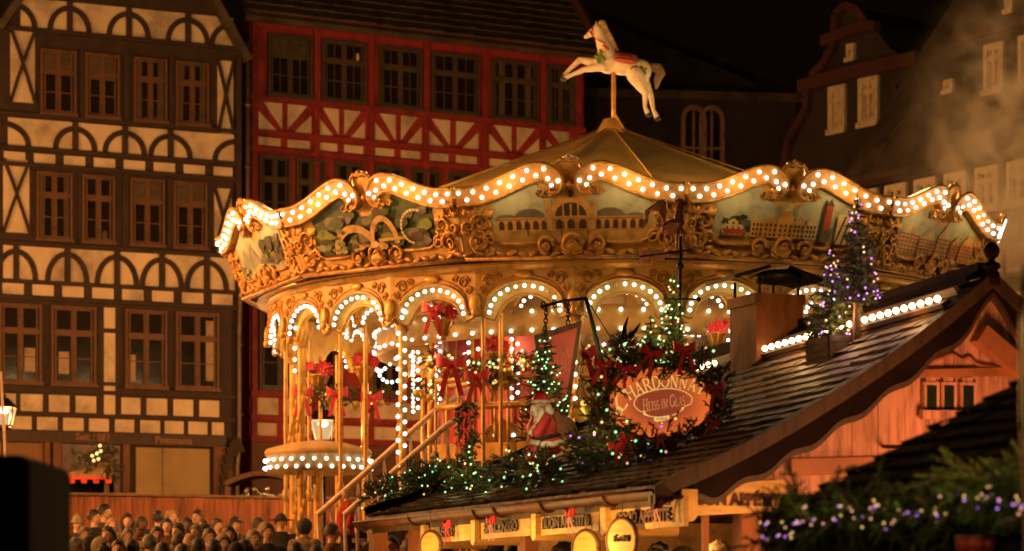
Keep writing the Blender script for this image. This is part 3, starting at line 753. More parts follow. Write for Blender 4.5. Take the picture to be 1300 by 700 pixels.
# bulb scroll
scr = MB(); half = []
for i, (u, z) in enumerate(sc_line):
    a = sc_line[max(0, i - 1)]; b = sc_line[min(len(sc_line) - 1, i + 1)]
    tx, tz = b[0] - a[0], b[1] - a[1]; L = math.hypot(tx, tz) or 1; t = i / (len(sc_line) - 1)
    hw = 0.112 * (1 if t < 0.7 else 1 - 0.5 * (t - 0.7) / 0.3)
    half.append((u, z, -tz / L, tx / L, hw, 0))
for sg in (-1, 1):
    A = [PT(sg * (u + nx_ * hw), z + nz2 * hw, 0.10) for (u, z, nx_, nz2, hw, _) in half]
    B = [PT(sg * (u - nx_ * hw), z - nz2 * hw, 0.10) for (u, z, nx_, nz2, hw, _) in half]
    A2 = [p + Vector((0, 0.12, 0)) for p in A]; B2 = [p + Vector((0, 0.12, 0)) for p in B]; n = len(A)
    scr.add(A + B, [(i, i + 1, n + i + 1, n + i) for i in range(n - 1)], 0)
    scr.add(A + A2, [(i, i + 1, n + i + 1, n + i) for i in range(n - 1)], 1); scr.add(B + B2, [(i, i + 1, n + i + 1, n + i) for i in range(n - 1)], 1)
    scr.tube(A, 0.022, 6, 1); scr.tube(B, 0.026, 6, 1)
    scr.ell(PT(sg * 0.235, 7.245, 0.12), (0.05, 0.03, 0.05), None, 8, 6, 1)
scr_me = scr.mesh('bulb_scroll', [M['scroll_paint'], M['old_gold']])
# evenly spaced bulb seats along the scroll, zigzag
def resample(line, step, start=0.04):
    out = []; acc = -start
    for i in range(len(line) - 1):
        a, b = line[i], line[i + 1]; d = math.hypot(b[0] - a[0], b[1] - a[1])
        while acc + d >= step if out else acc + d >= 0:
            need = (step - acc) if out else -acc
            t = need / d; p = (a[0] + (b[0] - a[0]) * t, a[1] + (b[1] - a[1]) * t)
            out.append((p[0], p[1], (b[0] - a[0]) / d, (b[1] - a[1]) / d)); a = p; d -= need; acc = 0
        acc += d
    return out
seats = []
for i, (u, z, tx, tz) in enumerate(resample(sc_line, 0.098, 0.05)):
    o = 0.045 if i % 2 else -0.045
    if i > 15: o *= 0.4
    for sg in (-1, 1): seats.append(PT(sg * (u - tz * o), z + tx * o, 0.125))
# crest
cr = MB()
for sg in (-1, 1):
    pts = catmull([(0.05, 7.27), (0.12, 7.32), (0.10, 7.37), (0.165, 7.45), (0.15, 7.55), (0.07, 7.60), (0.0, 7.58)], 4)
    cr.tube([PT(sg * u, z, 0.07) for u, z in pts], 0.026, 6)
for (u, z, s) in ((0, 7.62, 0.05), (-0.09, 7.60, 0.04), (0.09, 7.60, 0.04), (0, 7.30, 0.055)): cr.ell(PT(u, z, 0.06), (s, 0.04, s * 0.9), None, 8, 6)
cr.prism([PT(u, z, 0.0) for u, z in ((-0.10, 7.24), (0.10, 7.24), (0.15, 7.45), (0.12, 7.56), (-0.12, 7.56), (-0.15, 7.45))], (0, -0.04, 0), 1)
cr_me = cr.mesh('crest', [M['old_gold'], M['gold']])
# paintings
PC = [mat('paint_' + n, c, 0.5, var=v, scale=s) for n, c, v, s in (
    ('sky', (0.36, 0.35, 0.24), 0.35, 3), ('tan', (0.44, 0.25, 0.075), 0.25, 4), ('ochre', (0.55, 0.27, 0.065), 0.2, 7), ('dark', (0.05, 0.03, 0.016), 0.4, 9),
    ('grey', (0.13, 0.10, 0.07), 0.3, 5), ('deep_green', (0.035, 0.05, 0.016), 0.6, 6), ('green', (0.13, 0.15, 0.03), 0.5, 8), ('stone', (0.42, 0.25, 0.08), 0.3, 9),
    ('mountain', (0.20, 0.21, 0.15), 0.5, 5), ('lake', (0.27, 0.29, 0.20), 0.3, 4), ('red', (0.34, 0.05, 0.02), 0.3, 6), ('pale', (0.52, 0.38, 0.2), 0.25, 6))]
SKY, TAN, OCH, DRK, GRY, DGR, GRN, STN, MTN, LAK, RED, PAL = range(12)
class Paint(MB):
    d = 0.012
    def poly(s, pts, c):
        s.d += 0.0009
        s.add([PT(u, z, s.d) for u, z in pts], [tuple(range(len(pts)))], c)
    def rect(s, u0, u1, z0, z1, c): s.poly([(u0, z0), (u1, z0), (u1, z1), (u0, z1)], c)
    def arch(s, u, z0, w, h, c):
        s.poly([(u - w, z0), (u + w, z0), (u + w, z0 + h - w)] + [(u + w * math.cos(k * PI / 6), z0 + h - w + w * math.sin(k * PI / 6)) for k in range(1, 6)] + [(u - w, z0 + h - w)], c)
    def dome(s, u, z0, w, h, c): s.poly([(u + w * math.cos(k * PI / 10), z0 + h * math.sin(k * PI / 10)) for k in range(11)], c)
    def blobs(s, u0, u1, z0, z1, n, r, cols, rg):
        for _ in range(n):
            u, z, q = rg.uniform(u0, u1), rg.uniform(z0, z1), r * rg.uniform(0.5, 1.2); a = rg.uniform(0, 6)
            s.poly([(u + q * rg.uniform(0.7, 1.1) * math.cos(a + k * PI / 4), z + 0.6 * q * rg.uniform(0.7, 1.1) * math.sin(a + k * PI / 4)) for k in range(8)], rg.choice(cols))
def clipz(u): return topz(u) - (0.13 if abs(u) > 0.42 else 0.215)
def ground_poly(p, c, z0, z1=None):
    n = 24; us_ = [-1.06 + 2.12 * i / n for i in range(n + 1)]
    s = p; s.d += 0.0009
    vs = [PT(u, z0, s.d) for u in us_] + [PT(u, min(clipz(u), z1) if z1 else clipz(u), s.d) for u in us_]
    s.add(vs, [(i, i + 1, n + 2 + i, n + 1 + i) for i in range(n)], c)
def paint_hall(rg):
    p = Paint(); ground_poly(p, SKY, 6.56); ground_poly(p, TAN, 6.56, 6.74)
    for u in (-0.55, 0.52): p.dome(u, 6.86, 0.22, 0.14, GRY)
    for u in (-0.86, 0.86): p.dome(u, 6.86, 0.16, 0.07, GRY)
    p.rect(-1.0, 1.0, 6.72, 6.88, OCH); p.rect(-0.30, 0.30, 6.72, 6.93, OCH); p.dome(0, 6.90, 0.29, 0.24, OCH); p.dome(0, 6.90, 0.21, 0.17, DRK)
    for k in (-0.1, 0.0, 0.1): p.rect(k - 0.012, k + 0.012, 6.89, 7.05, OCH)
    for u in (-0.30, 0.30): p.rect(u - 0.05, u + 0.05, 6.72, 7.10, STN)
    p.rect(-0.02, 0.02, 7.13, 7.22, DRK)
    for u in [-0.94 + 0.115 * k for k in range(6)] + [0.37 + 0.115 * k for k in range(6)]: p.arch(u, 6.735, 0.034, 0.11, DRK)
    for u in (-0.16, 0, 0.16): p.arch(u, 6.735, 0.05, 0.12, DRK)
    p.rect(-1.0, 1.0, 6.87, 6.885, STN)
    for u in (-0.14, 0.22, -0.6): p.rect(u, u + 0.02, 6.66, 6.72, DRK)
    return p
def paint_bridge(rg):
    p = Paint(); ground_poly(p, DGR, 6.56)
    p.blobs(-0.95, 0.95, 6.65, 7.1, 70, 0.13, [DGR, DGR, GRN, DRK, GRY], rg)
    n = 12
    for (u, z, w, h, t) in ((-0.32, 6.60, 0.40, 0.36, 0.10), (0.22, 6.66, 0.26, 0.38, 0.08)):
        for k in range(n):
            a0, a1 = k * PI / n, (k + 1) * PI / n
            p.poly([(u + w * math.cos(a0), z + h * math.sin(a0)), (u + w * math.cos(a1), z + h * math.sin(a1)), (u + (w - t) * math.cos(a1), z + (h - t) * math.sin(a1)), (u + (w - t) * math.cos(a0), z + (h - t) * math.sin(a0))], STN)
    p.rect(0.12, 0.62, 6.70, 6.74, STN); p.blobs(-0.4, 0.3, 6.60, 6.68, 14, 0.07, [PAL, DRK, STN], rg); p.blobs(-0.95, -0.5, 6.62, 6.9, 14, 0.09, [GRN, GRN, MTN], rg)
    for k in range(14): a = PI * 0.35 + k * PI * 1.1 / 14; p.poly([(0.82 + (0.22 + e) * math.cos(a + f_), 6.84 + (0.20 + e) * math.sin(a + f_)) for e, f_ in ((0, 0), (0.03, 0), (0.03, 0.2), (0, 0.2))], PAL)
    return p
def paint_lake(rg):
    p = Paint(); ground_poly(p, SKY, 6.56); ground_poly(p, LAK, 6.56, 6.72)
    p.poly([(-1.0, 6.72), (-0.78, 7.02), (-0.6, 6.86), (-0.38, 7.06), (-0.1, 6.80), (0.2, 6.72)], MTN); p.poly([(-0.2, 6.70), (0.25, 7.0), (0.55, 6.9), (1.0, 7.05), (1.0, 6.70)], GRY)
    p.blobs(0.15, 1.0, 6.70, 7.0, 40, 0.12, [DGR, DRK, GRY, GRN], rg); p.blobs(-1, -0.7, 6.6, 6.75, 8, 0.1, [PAL, GRN, STN], rg)
    p.poly([(-0.7, 6.58), (-0.1, 6.72), (0.1, 6.70), (-0.2, 6.58)], PAL); p.blobs(-0.3, 0.4, 6.57, 6.63, 8, 0.06, [PAL, STN], rg)
    return p
def paint_town(rg):
    p = Paint(); ground_poly(p, SKY, 6.56); ground_poly(p, TAN, 6.56, 6.68)
    p.blobs(-0.95, -0.5, 6.70, 6.9, 16, 0.09, [GRY, DGR], rg)
    for (u, w, h, c) in ((-0.78, 0.16, 0.22, PAL), (-0.42, 0.10, 0.26, OCH), (-0.22, 0.12, 0.30, OCH), (0.0, 0.13, 0.40, OCH), (0.2, 0.11, 0.30, STN), (0.38, 0.10, 0.28, PAL)):
        p.poly([(u - w, 6.66), (u + w, 6.66), (u + w, 6.66 + h * 0.55), (u + w * 0.4, 6.66 + h * 0.85), (u, 6.66 + h), (u - w * 0.4, 6.66 + h * 0.85), (u - w, 6.66 + h * 0.55)], c)
        for r_ in range(3):
            for q in (-0.55, 0, 0.55): p.rect(u + w * q - 0.014, u + w * q + 0.014, 6.68 + r_ * 0.06, 6.715 + r_ * 0.06, DRK)
    p.rect(-0.95, -0.6, 6.68, 6.74, RED); p.rect(0.54, 0.70, 6.64, 6.82, GRY); p.rect(0.56, 0.66, 6.80, 7.12, RED); p.poly([(0.55, 7.1), (0.67, 7.1), (0.61, 7.2)], DRK)
    p.rect(-0.05, 0.05, 7.0, 7.1, PAL); p.rect(0.76, 1.02, 6.62, 7.0, PAL)
    for k in range(3): p.poly([(0.76 + k * 0.1, 6.62), (0.79 + k * 0.1, 6.62), (0.89 + k * 0.08, 6.98), (0.86 + k * 0.08, 6.98)], DRK)
    return p
def paint_houses(rg):
    p = Paint(); ground_poly(p, SKY, 6.56); ground_poly(p, TAN, 6.56, 6.66)
    for (u, w, h) in ((-0.75, 0.26, 0.42), (-0.2, 0.26, 0.36), (0.2, 0.18, 0.46), (0.55, 0.15, 0.36), (0.85, 0.18, 0.4)):
        p.poly([(u - w, 6.64), (u + w, 6.64), (u + w, 6.64 + h * 0.6), (u, 6.64 + h), (u - w, 6.64 + h * 0.6)], rg.choice([PAL, OCH, STN]))
        for k in range(5): z = 6.67 + k * h * 0.12; p.rect(u - w, u + w, z, z + 0.012, RED)
        for k in range(6): x = u - w + 2 * w * k / 5; p.rect(x - 0.008, x + 0.008, 6.64, 6.64 + h * 0.6, RED)
    p.blobs(-0.5, 0.8, 6.58, 6.66, 22, 0.05, [DRK, RED, PAL], rg)
    return p
def paint_riders(rg):
    p = Paint(); ground_poly(p, MTN, 6.56); ground_poly(p, TAN, 6.56, 6.7)
    p.blobs(-0.95, 0.95, 6.68, 6.95, 46, 0.12, [GRY, DGR, PAL, STN], rg); p.blobs(-0.7, 0.6, 6.6, 6.85, 26, 0.08, [OCH, PAL, RED], rg)
    return p
fn = {0: paint_hall, -1: paint_bridge, -2: paint_lake, 1: paint_town, 2: paint_houses, 3: paint_riders, -3: paint_riders, 4: paint_lake, 5: paint_bridge, 6: paint_hall, -4: paint_town, -5: paint_houses}
nind = 0
for k in (0, -1, 1, -2, 2, -3, 3, -4, 4, -5, 5, 6):
    ang = PH + R(30 * k)
    bo = clink('rounding_board', board_me, ang)
    pt = fn[k](random.Random(20 + k)).build('painting', PC, bo)
    link('carved_ornament', orn_me, bo); link('bulb_scroll', scr_me, bo); link('crest', cr_me, bo)
    for s in seats:
        if k in (-1, 0, 1) and nind < 96: nind += 1; link('bulb', bulb_me, bo).location = s
        else: rest.append(loc_at(ang, s))
individual = nind
# underside of the boards and the arched valance below
mb = MB(); mb.lathe([(5.44, 6.33), (5.2, 6.34)], 60); mb.lathe([(5.22, 6.335), (5.22, 6.25), (5.26, 6.25), (5.28, 6.33)], 60, mi=0); cbuild(mb, 'soffit_ring', M['gold'])
def valance(Rv, ztop, zend, harch, aw, hw, nb, inner):
    v = MB(); n = 24; pts = []
    for i in range(n + 1):
        s = -hw + 2 * hw * i / n
        z = zend + (harch * math.sqrt(max(0.0, 1 - (s / aw) ** 2)) if abs(s) < aw else -0.04 * math.cos((abs(s) - aw) / (hw - aw) * PI))
        pts.append((s, z))
    top = [(s, -Rv, ztop) for s, z in pts]; bot = [(s, -Rv, z) for s, z in pts]
    tb = [(s, -Rv + 0.05, z) for s, z in pts]; tt = [(s, -Rv + 0.05, ztop) for s, z in pts]
    m = n + 1
    v.add(top + bot + tb + tt, [(i, m + i, m + i + 1, i + 1) for i in range(n)] + [(m + i, 2 * m + i, 2 * m + i + 1, m + i + 1) for i in range(n)] + [(2 * m + i, 3 * m + i, 3 * m + i + 1, 2 * m + i + 1) for i in range(n)])
    v.tube([(s, -Rv - 0.012, z + 0.012) for s, z in pts], 0.02, 5, 1)
    if not inner:
        v.tube([(s, -Rv - 0.008, z + 0.075) for s, z in pts[2:-2]], 0.010, 4, 2)
        for sg in (-1, 1):
            v.ell((sg * hw, -Rv - 0.02, zend + 0.12), (0.09, 0.04, 0.14), None, 8, 6, 1); v.ell((sg * hw, -Rv - 0.03, zend + 0.0), (0.05, 0.04, 0.07), None, 8, 6, 1)
            for (u, z, s) in ((0.50, 0.42, 0.09), (0.36, 0.47, 0.05), (0.58, 0.30, 0.06)):
                q = [(sg * (u + s * (1 - 0.7 * t / 14) * math.cos(t * 0.7)), -Rv - 0.01, zend + z + s * (1 - 0.7 * t / 14) * math.sin(t * 0.7)) for t in range(15)]
                v.tube(q, 0.013, 4, 2)
        v.ell((0, -Rv - 0.02, zend + harch + 0.09), (0.13, 0.03, 0.05), None, 10, 6, 1)
    seats_ = []
    for i in range(nb):
        t = PI * (0.02 + 0.96 * i / (nb - 1)); seats_.append(Vector(((aw - 0.075) * math.cos(t), -Rv + 0.0, zend - 0.03 + (harch - 0.03) * math.sin(t))))
    return v, seats_
hw = 5.22 * math.tan(R(7.5))
v, vs_ = valance(5.22, 6.27, 5.70, 0.40, 0.57, hw, 13, False)
v_me = v.mesh('arched_valance', [M['cream_gold'], M['gold'], M['old_gold']])
hw2 = 5.10 * math.tan(R(7.5))
v2, _ = valance(5.10, 6.27, 5.62, 0.30, 0.40, hw2, 9, True)
v2_me = v2.mesh('arch_reveal', [M['yellow_paint'], M['gold']])
hw3 = 4.1 * math.tan(R(7.5))
v3, vs3 = valance(4.1, 6.30, 5.92, 0.20, 0.42, hw3, 8, True)
v3_me = v3.mesh('inner_arch', [M['yellow_paint'], M['gold']])
cnt = 0
for k in range(24):
    ang = PH + R(15 * k + 7.5)
    o = clink('arched_valance', v_me, ang); clink('arch_reveal', v2_me, ang); clink('inner_arch', v3_me, ang)
    for s in vs_:
        if k in (23, 0) and individual + cnt < 100: link('bulb', bulb_me, o).location = s; cnt += 1
        else: rest.append(loc_at(ang, s))
    for s in vs3: rest.append(loc_at(ang, s))
# poles and columns
def cyl(mb, r, z0, z1, n=10): mb.lathe([(r, z0), (r, z1)], n)
p = MB(); cyl(p, 0.03, 1.5, 5.75, 8); p.lathe([(0.03, 3.3), (0.05, 3.35), (0.05, 3.45), (0.03, 3.5)], 8); pole_me = p.mesh('pole', M['gold'])
q = MB(); cyl(q, 0.055, 1.5, 5.62, 12); q.lathe([(0.055, 5.5), (0.10, 5.55), (0.09, 5.6), (0.17, 5.72), (0.20, 5.86), (0.2, 5.9), (0, 5.9)], 12); q.lathe([(0.14, 1.5), (0.14, 1.7), (0.075, 1.78)], 12)
for i in range(26): a = i * 0.55; q.ell((0.058 * math.cos(a), 0.058 * math.sin(a), 1.85 + i * 0.138), (0.03, 0.03, 0.085), None, 6, 4)
col_me = q.mesh('column', M['gold'])
for k in range(24):
    ang = PH + R(15 * k); r = 5.0
    o = clink('column' if k % 2 == 0 else 'pole', col_me if k % 2 == 0 else pole_me)
    o.location = pol(ang, r, -ZB)
    if k % 2 == 0:
        for j in range({22: 11, 0: 7, 2: 9, 4: 5, 20: 3}.get(k, 0)): rest.append(pol(ang, r + 0.1, 5.5 - j * 0.165))
        for j in range(4): rest.append(pol(ang + R(-1.8 + 1.2 * j), r + 0.14, 5.78))
        if k in (2, 22):
            for j in range(10): rest.append(pol(ang + R(1.4), r + 0.1, 5.42 - j * 0.165))
    else:
        o2 = clink('pole', pole_me); o2.location = pol(ang + R(1.4), r - 0.35, -ZB)
# inner bulb band
mb = MB(); mb.lathe([(3.55, 5.54), (3.62, 5.54), (3.62, 5.96), (3.55, 5.96), (3.55, 5.54)], 48); cbuild(mb, 'inner_band', M['cream_gold'])
for z in (5.61, 5.88):
    for k in range(72): rest.append(pol(R(5 * k), 3.65, z))
# core: gilded panels with pilasters and strips of bulbs
core = MB(); N = 12; rc = 1.75
core.lathe([(rc, 1.5), (rc, 6.5)], N, (0, 0, 0), 0, PH + R(15), PH + R(15) + 2 * PI)
co = cbuild(core, 'core', [M['ivory']])
for p_ in co.data.polygons: p_.use_smooth = False
pil = MB(); fr = MB()
for k in range(12):
    a = PH + R(30 * k + 15); c = pol(a, rc + 0.03, 0)
    pil.box(c + Vector((0, 0, 4.0)), (0.16, 0.12, 5.0), Matrix.Rotation(a, 3, 'Z'))
    for j in range(12):
        if abs(((a + PI) % (2 * PI)) - PI) < 1.5: rest.append(pol(a, rc + 0.14, 4.35 + j * 0.155))
    a2 = PH + R(30 * k); ap = rc * math.cos(R(15)); rot = Matrix.Rotation(a2, 3, 'Z')
    def q_(u, z, d=0.03): return rot @ Vector((u, -(ap + d), z))
    for z0 in (2.4, 4.5):
        fr.tube([q_(0.26 * math.cos(t * PI / 8), z0 + 0.72 + 0.66 * math.sin(t * PI / 8)) for t in range(17)], 0.022, 6)
        fr.ell(q_(0, z0 + 1.45), (0.15, 0.15, 0.10), None, 8, 6)
        for sg in (-1, 1): fr.tube([q_(sg * (0.1 + 0.05 * math.sin(t)), z0 + 0.2 + t * 0.12) for t in range(9)], 0.018, 5)
cbuild(pil, 'pilaster', M['gold']); cbuild(fr, 'gilded_frame', M['old_gold'])
# crimson cabin walls on the upper floor
for z, ph in ((5.46, 0.0),):
    for k in range(12):
        for j in range(8): t = j / 8; rest.append(pol(R(30 * k + 30 * t), 3.62, z - 0.20 * math.sin(PI * t)))
for k in (10, 11, 0, 1, 2):
    for j in range(9): t = PI * j / 8; rest.append(pol(PH + R(30 * k) + 0.19 * math.cos(t), rc + 0.14, 5.75 + 0.3 * math.sin(t)))
for k in range(-6, 7):
    a = PH + R(15 * k + 7.5)
    for j in range(7): rest.append(pol(a, 3.05, 4.72 + j * 0.14))
    if k % 2 == 0:
        for j in range(7): rest.append(pol(a + R(1.8), 3.05, 4.79 + j * 0.14))
for a0, a1 in ((-82, -17), (38, 85), (100, 150), (-150, -100)):
    cw = MB(); n = 8
    for (r, m_) in ((2.75, 0),):
        vs = [pol(R(a0 + (a1 - a0) * i / n), r, z) for z in (4.0, 5.9) for i in range(n + 1)]
        cw.add(vs, [(i, i + 1, n + 2 + i, n + 1 + i) for i in range(n)], 0)
        vs2 = [pol(R(a0 + (a1 - a0) * i / n), r - 0.05, z) for z in (4.0, 5.9) for i in range(n + 1)]
        cw.add(vs2, [(i, n + 1 + i, n + 2 + i, i + 1) for i in range(n)], 0)
    for z in (4.02, 5.0, 5.88): cw.tube([pol(R(a0 + (a1 - a0) * i / n), 2.78, z) for i in range(n + 1)], 0.035, 6, 1)
    for i in range(9): cw.tube([pol(R(a0 + (a1 - a0) * i / n), 2.78, 3.95), pol(R(a0 + (a1 - a0) * i / n), 2.78, 5.9)], 0.04 if i % 4 == 0 else 0.018, 6, 1)
    for i in range(8):
        c = pol(R(a0 + (a1 - a0) * (i + 0.5) / n), 2.76, 5.25); cw.ell(c, (0.09, 0.09, 0.12), None, 8, 6, 1)
    cbuild(cw, 'cabin_wall', [M['crimson'], M['gold']])
# upper floor with fascia and railing
D0, D1 = -36, 205
n = 44; dk_ = MB()
def ring(r0, r1, z0, z1, mi=0):
    vs = []
    for i in range(n + 1):
        a = R(D0 + (D1 - D0) * i / n)
        vs += [pol(a, r0, z0), pol(a, r1, z0), pol(a, r1, z1), pol(a, r0, z1)]
    fs = []
    for i in range(n):
        for j in range(4): fs.append((i * 4 + j, i * 4 + (j + 1) % 4, (i + 1) * 4 + (j + 1) % 4, (i + 1) * 4 + j))
    fs += [(0, 1, 2, 3), (n * 4 + 3, n * 4 + 2, n * 4 + 1, n * 4)]
    dk_.add(vs, fs, mi)
ring(1.7, 4.45, 3.86, 3.94); ring(4.40, 4.50, 3.74, 3.98, 1)
cbuild(dk_, 'upper_deck', [M['brown_wood'], M['gold']])
rl = MB()
rl.tube([pol(R(D0 + (D1 - D0) * i / n), 4.42, 4.88) for i in range(n + 1)], 0.035, 8)
rl.tube([pol(R(D0 + (D1 - D0) * i / n), 4.42, 4.5) for i in range(n + 1)], 0.05, 8)
for i in range(0, 97): a = R(D0 + (D1 - D0) * i / 96); rl.tube([pol(a, 4.42, 3.96), pol(a, 4.42, 4.2), pol(a, 4.42, 4.88)], [0.02, 0.032, 0.016], 6)
cbuild(rl, 'railing', M['gold'])
# staircase
def CP(px, py, Y): v = P(px, py, Y); return v - Vector((AX, AY, 0))
st = MB()
a0, a1 = CP(408, 725, 37.4), CP(560, 592, 37.8); b0, b1 = CP(440, 728, 36.5), CP(572, 613, 36.9)
for i in range(11):
    t = i / 10; p0 = a0.lerp(a1, t); p1 = b0.lerp(b1, t); c = (p0 + p1) / 2; d = p1 - p0
    st.bar(p0, p1, 0.28, 0.05)
st.bar(a0, a1, 0.06, 0.26); st.bar(b0, b1, 0.06, 0.26); so = cbuild(st, 'staircase', M['brown_wood'])
pale_metal = mat('pale_handrail', (0.68, 0.50, 0.34), 0.45, metal=0.1)
for (h0, h1, f0, f1) in ((CP(403, 654, 37.4), CP(553, 521, 37.8), a0, a1), (CP(437, 654, 36.5), CP(566, 541, 36.9), b0, b1)):
    hr = MB(); hr.tube([h0, h1, h1 + Vector((0.5, 0.2, 0.32))], 0.042, 8)
    for i in range(10):
        t = i / 9; hr.tube([f0.lerp(f1, t), f0.lerp(f1, t).lerp(h0.lerp(h1, t), 0.35), f0.lerp(f1, t).lerp(h0.lerp(h1, t), 0.7), h0.lerp(h1, t)], [0.014, 0.03, 0.03, 0.014], 6)
    o = hr.build('handrail', pale_metal, so)
# a few painted mirrors / fans in the lower storey: gilded diamond boards with four lamps
for (px, py, Y) in ((640, 562, 37.2), (905, 560, 37.2)):
    fb = MB(); c = CP(px, py, Y); s = 0.36
    pts = [c + Vector((x, 0, z)) for x, z in ((-0.36, 0), (-0.22, 0.2), (0, 0.3), (0.22, 0.2), (0.36, 0), (0.22, -0.2), (0, -0.3), (-0.22, -0.2))]
    fb.prism(pts, (0, 0.05, 0)); fb.tube(pts + [pts[0]], 0.035, 6)
    for x, z in ((-0.13, 0.1), (0.13, 0.1), (0.13, -0.12), (-0.13, -0.12)): fb.tube([c + Vector((x, -0.02, z)), c + Vector((x * 0.2, -0.02, z * 0.2))], 0.02, 6)
    o = cbuild(fb, 'gilded_shield', M['gold'])
    for x, z in ((-0.13, 0.1), (0.13, 0.1), (0.13, -0.12), (-0.13, -0.12)): rest.append(c + Vector((x, -0.05, z)))
# the remaining bulbs as one part
bm = bmesh.new(); bmesh.ops.create_icosphere(bm, subdivisions=2, radius=0.028)
bv = [v.co.copy() for v in bm.verts]; bf = [tuple(v.index for v in f.verts) for f in bm.faces]; bm.free()
mb = MB(); rg = random.Random(77)
for s in rest: q = rg.random(); mb.add([v + s for v in bv], bf, 2 if q < 0.025 else 1 if q < 0.14 else 0, True)
o = cbuild(mb, 'bulb', [EM['bulb'], EM['bulb_dim'], EM['bulb_off']]); o['kind'] = 'stuff'

# ================================================================== leaping horse on the roof
def hp(px, py, y=0.0): return Vector(((px - 779) / 82.4, y, (160 - py) / 82.4))
hz0 = EYE + (HZ - 160) / F * 41
hs = thing('horse_statue', 'white painted leaping horse with red saddle on a pole above the carousel roof', 'statue', (P(779, 160, 41).x, 41, hz0))
mb = MB(); mb.tube([(0, 0, -0.25), (0, 0, 0.86)], 0.036, 10); mb.build('pole', M['gold'], hs)
hb = MB()
hb.ell(hp(772, 78), (0.20, 0.15, 0.19), Matrix.Rotation(-0.3, 3, 'Y'), 14, 10); hb.ell(hp(790, 83), (0.26, 0.15, 0.155), Matrix.Rotation(0.12, 3, 'Y'), 14, 10); hb.ell(hp(811, 91), (0.20, 0.16, 0.20), Matrix.Rotation(0.5, 3, 'Y'), 14, 10)
hb.cap(hp(772, 72), hp(764, 52), 0.15, 0.095, 12); hb.cap(hp(764, 52), hp(759, 38), 0.095, 0.075, 12)
hb.cap(hp(758, 37), hp(750, 43), 0.072, 0.055, 12); hb.cap(hp(750, 43), hp(744, 47), 0.05, 0.037, 10)
for sy in (-0.03, 0.03): hb.cap(hp(757, 33, sy), hp(756.5, 26.5, sy * 1.2), 0.022, 0.006, 6)
for (pts, rs, y) in (([(762, 80), (736.5, 74.5), (722, 88), (716.5, 95)], (0.085, 0.05, 0.034, 0.04), 0.09), ([(764, 86), (741, 90), (726, 96.5), (716, 101)], (0.08, 0.045, 0.032, 0.04), -0.09),
                     ([(807, 97), (812, 108), (819, 120), (818.5, 137), (822, 145)], (0.15, 0.10, 0.05, 0.032, 0.045), -0.07), ([(813, 98), (820, 109), (826.5, 121), (829.5, 138), (834, 148)], (0.14, 0.09, 0.05, 0.032, 0.045), 0.07)):
    for i in range(len(pts) - 1): hb.cap(hp(*pts[i], y), hp(*pts[i + 1], y), rs[i], rs[i + 1], 10)
hme = remesh(hb, 0.016, 3); hme.materials.append(mat('horse_white', (0.66, 0.50, 0.33), 0.35, var=0.12, scale=4)); link('body', hme, hs)
mn = MB()
for i in range(9): t = i / 8; c = hp(761 + 17 * t, 31 + 34 * t); mn.ell(c + Vector((0.03, 0, 0.0)), (0.06, 0.035, 0.075), Matrix.Rotation(0.6, 3, 'Y'), 8, 6)
mn.build('mane', mat('horse_mane', (0.42, 0.25, 0.10), 0.6), hs)
tl = MB(); tl.tube([hp(822, 90), hp(828, 85), hp(835, 86), hp(838.5, 94), hp(834, 102), hp(833, 113)], [0.04, 0.075, 0.085, 0.075, 0.06, 0.02], 8); tl.build('tail', mat('horse_tail', (0.16, 0.09, 0.04), 0.6), hs)
sd = MB()
for i in range(10):
    a = -1.25 + 2.5 * i / 9; y = 0.165 * math.sin(a); z = 0.165 * math.cos(a)
    sd.ell(hp(794, 84) + Vector((0, y, z)), (0.19, 0.05, 0.05), Matrix.Rotation(0.15, 3, 'Y'), 10, 6)
sd.ell(hp(783, 69), (0.05, 0.07, 0.05)); sd.ell(hp(804, 74), (0.06, 0.09, 0.045)); sd.build('saddle', mat('saddle_red', (0.28, 0.04, 0.03), 0.5), hs)
tr = MB()
for i in range(14): a = 2 * PI * i / 14; b = 2 * PI * (i + 1) / 14; tr.tube([hp(769 + 0 * i, 63) + Vector((0.02 * math.cos(a) - 0.10 * math.cos(a) * 0.8, 0.135 * math.sin(a), 0.06 * math.cos(a))), hp(769, 63) + Vector((0.02 * math.cos(b) - 0.10 * math.cos(b) * 0.8, 0.135 * math.sin(b), 0.06 * math.cos(b)))], 0.02, 5)
tr.tube([hp(748, 41, -0.06), hp(757, 52, -0.1), hp(768, 58, -0.13)], 0.01, 5); tr.tube([hp(752, 36, -0.06), hp(751, 46, -0.055)], 0.012, 5); tr.build('bridle', M['red_ribbon'], hs)
lf = MB(); rg = random.Random(5)
for grp in (((759, 74), (762, 70), (757, 79), (764, 76)), ((806, 89), (811, 91), (816, 93), (804, 93))):
  lf = MB()
  for (px, py) in grp:
    for k in range(4): lf.ell(hp(px + rg.uniform(-2, 2), py + rg.uniform(-2, 2), -0.155), (0.05, 0.02, 0.022), Matrix.Rotation(rg.uniform(0, 3), 3, 'Y'), 6, 4)
  lf.build('leaf_trim', mat('horse_green', (0.10, 0.16, 0.03), 0.5), hs)
hf = MB()
for (px, py, y) in ((716, 96, 0.09), (715.5, 102, -0.09), (823, 146.5, -0.07), (835, 149.5, 0.07)): hf.ell(hp(px, py, y), (0.052, 0.045, 0.042), None, 8, 6)
hf.build('hoof', M['hair_black'], hs)

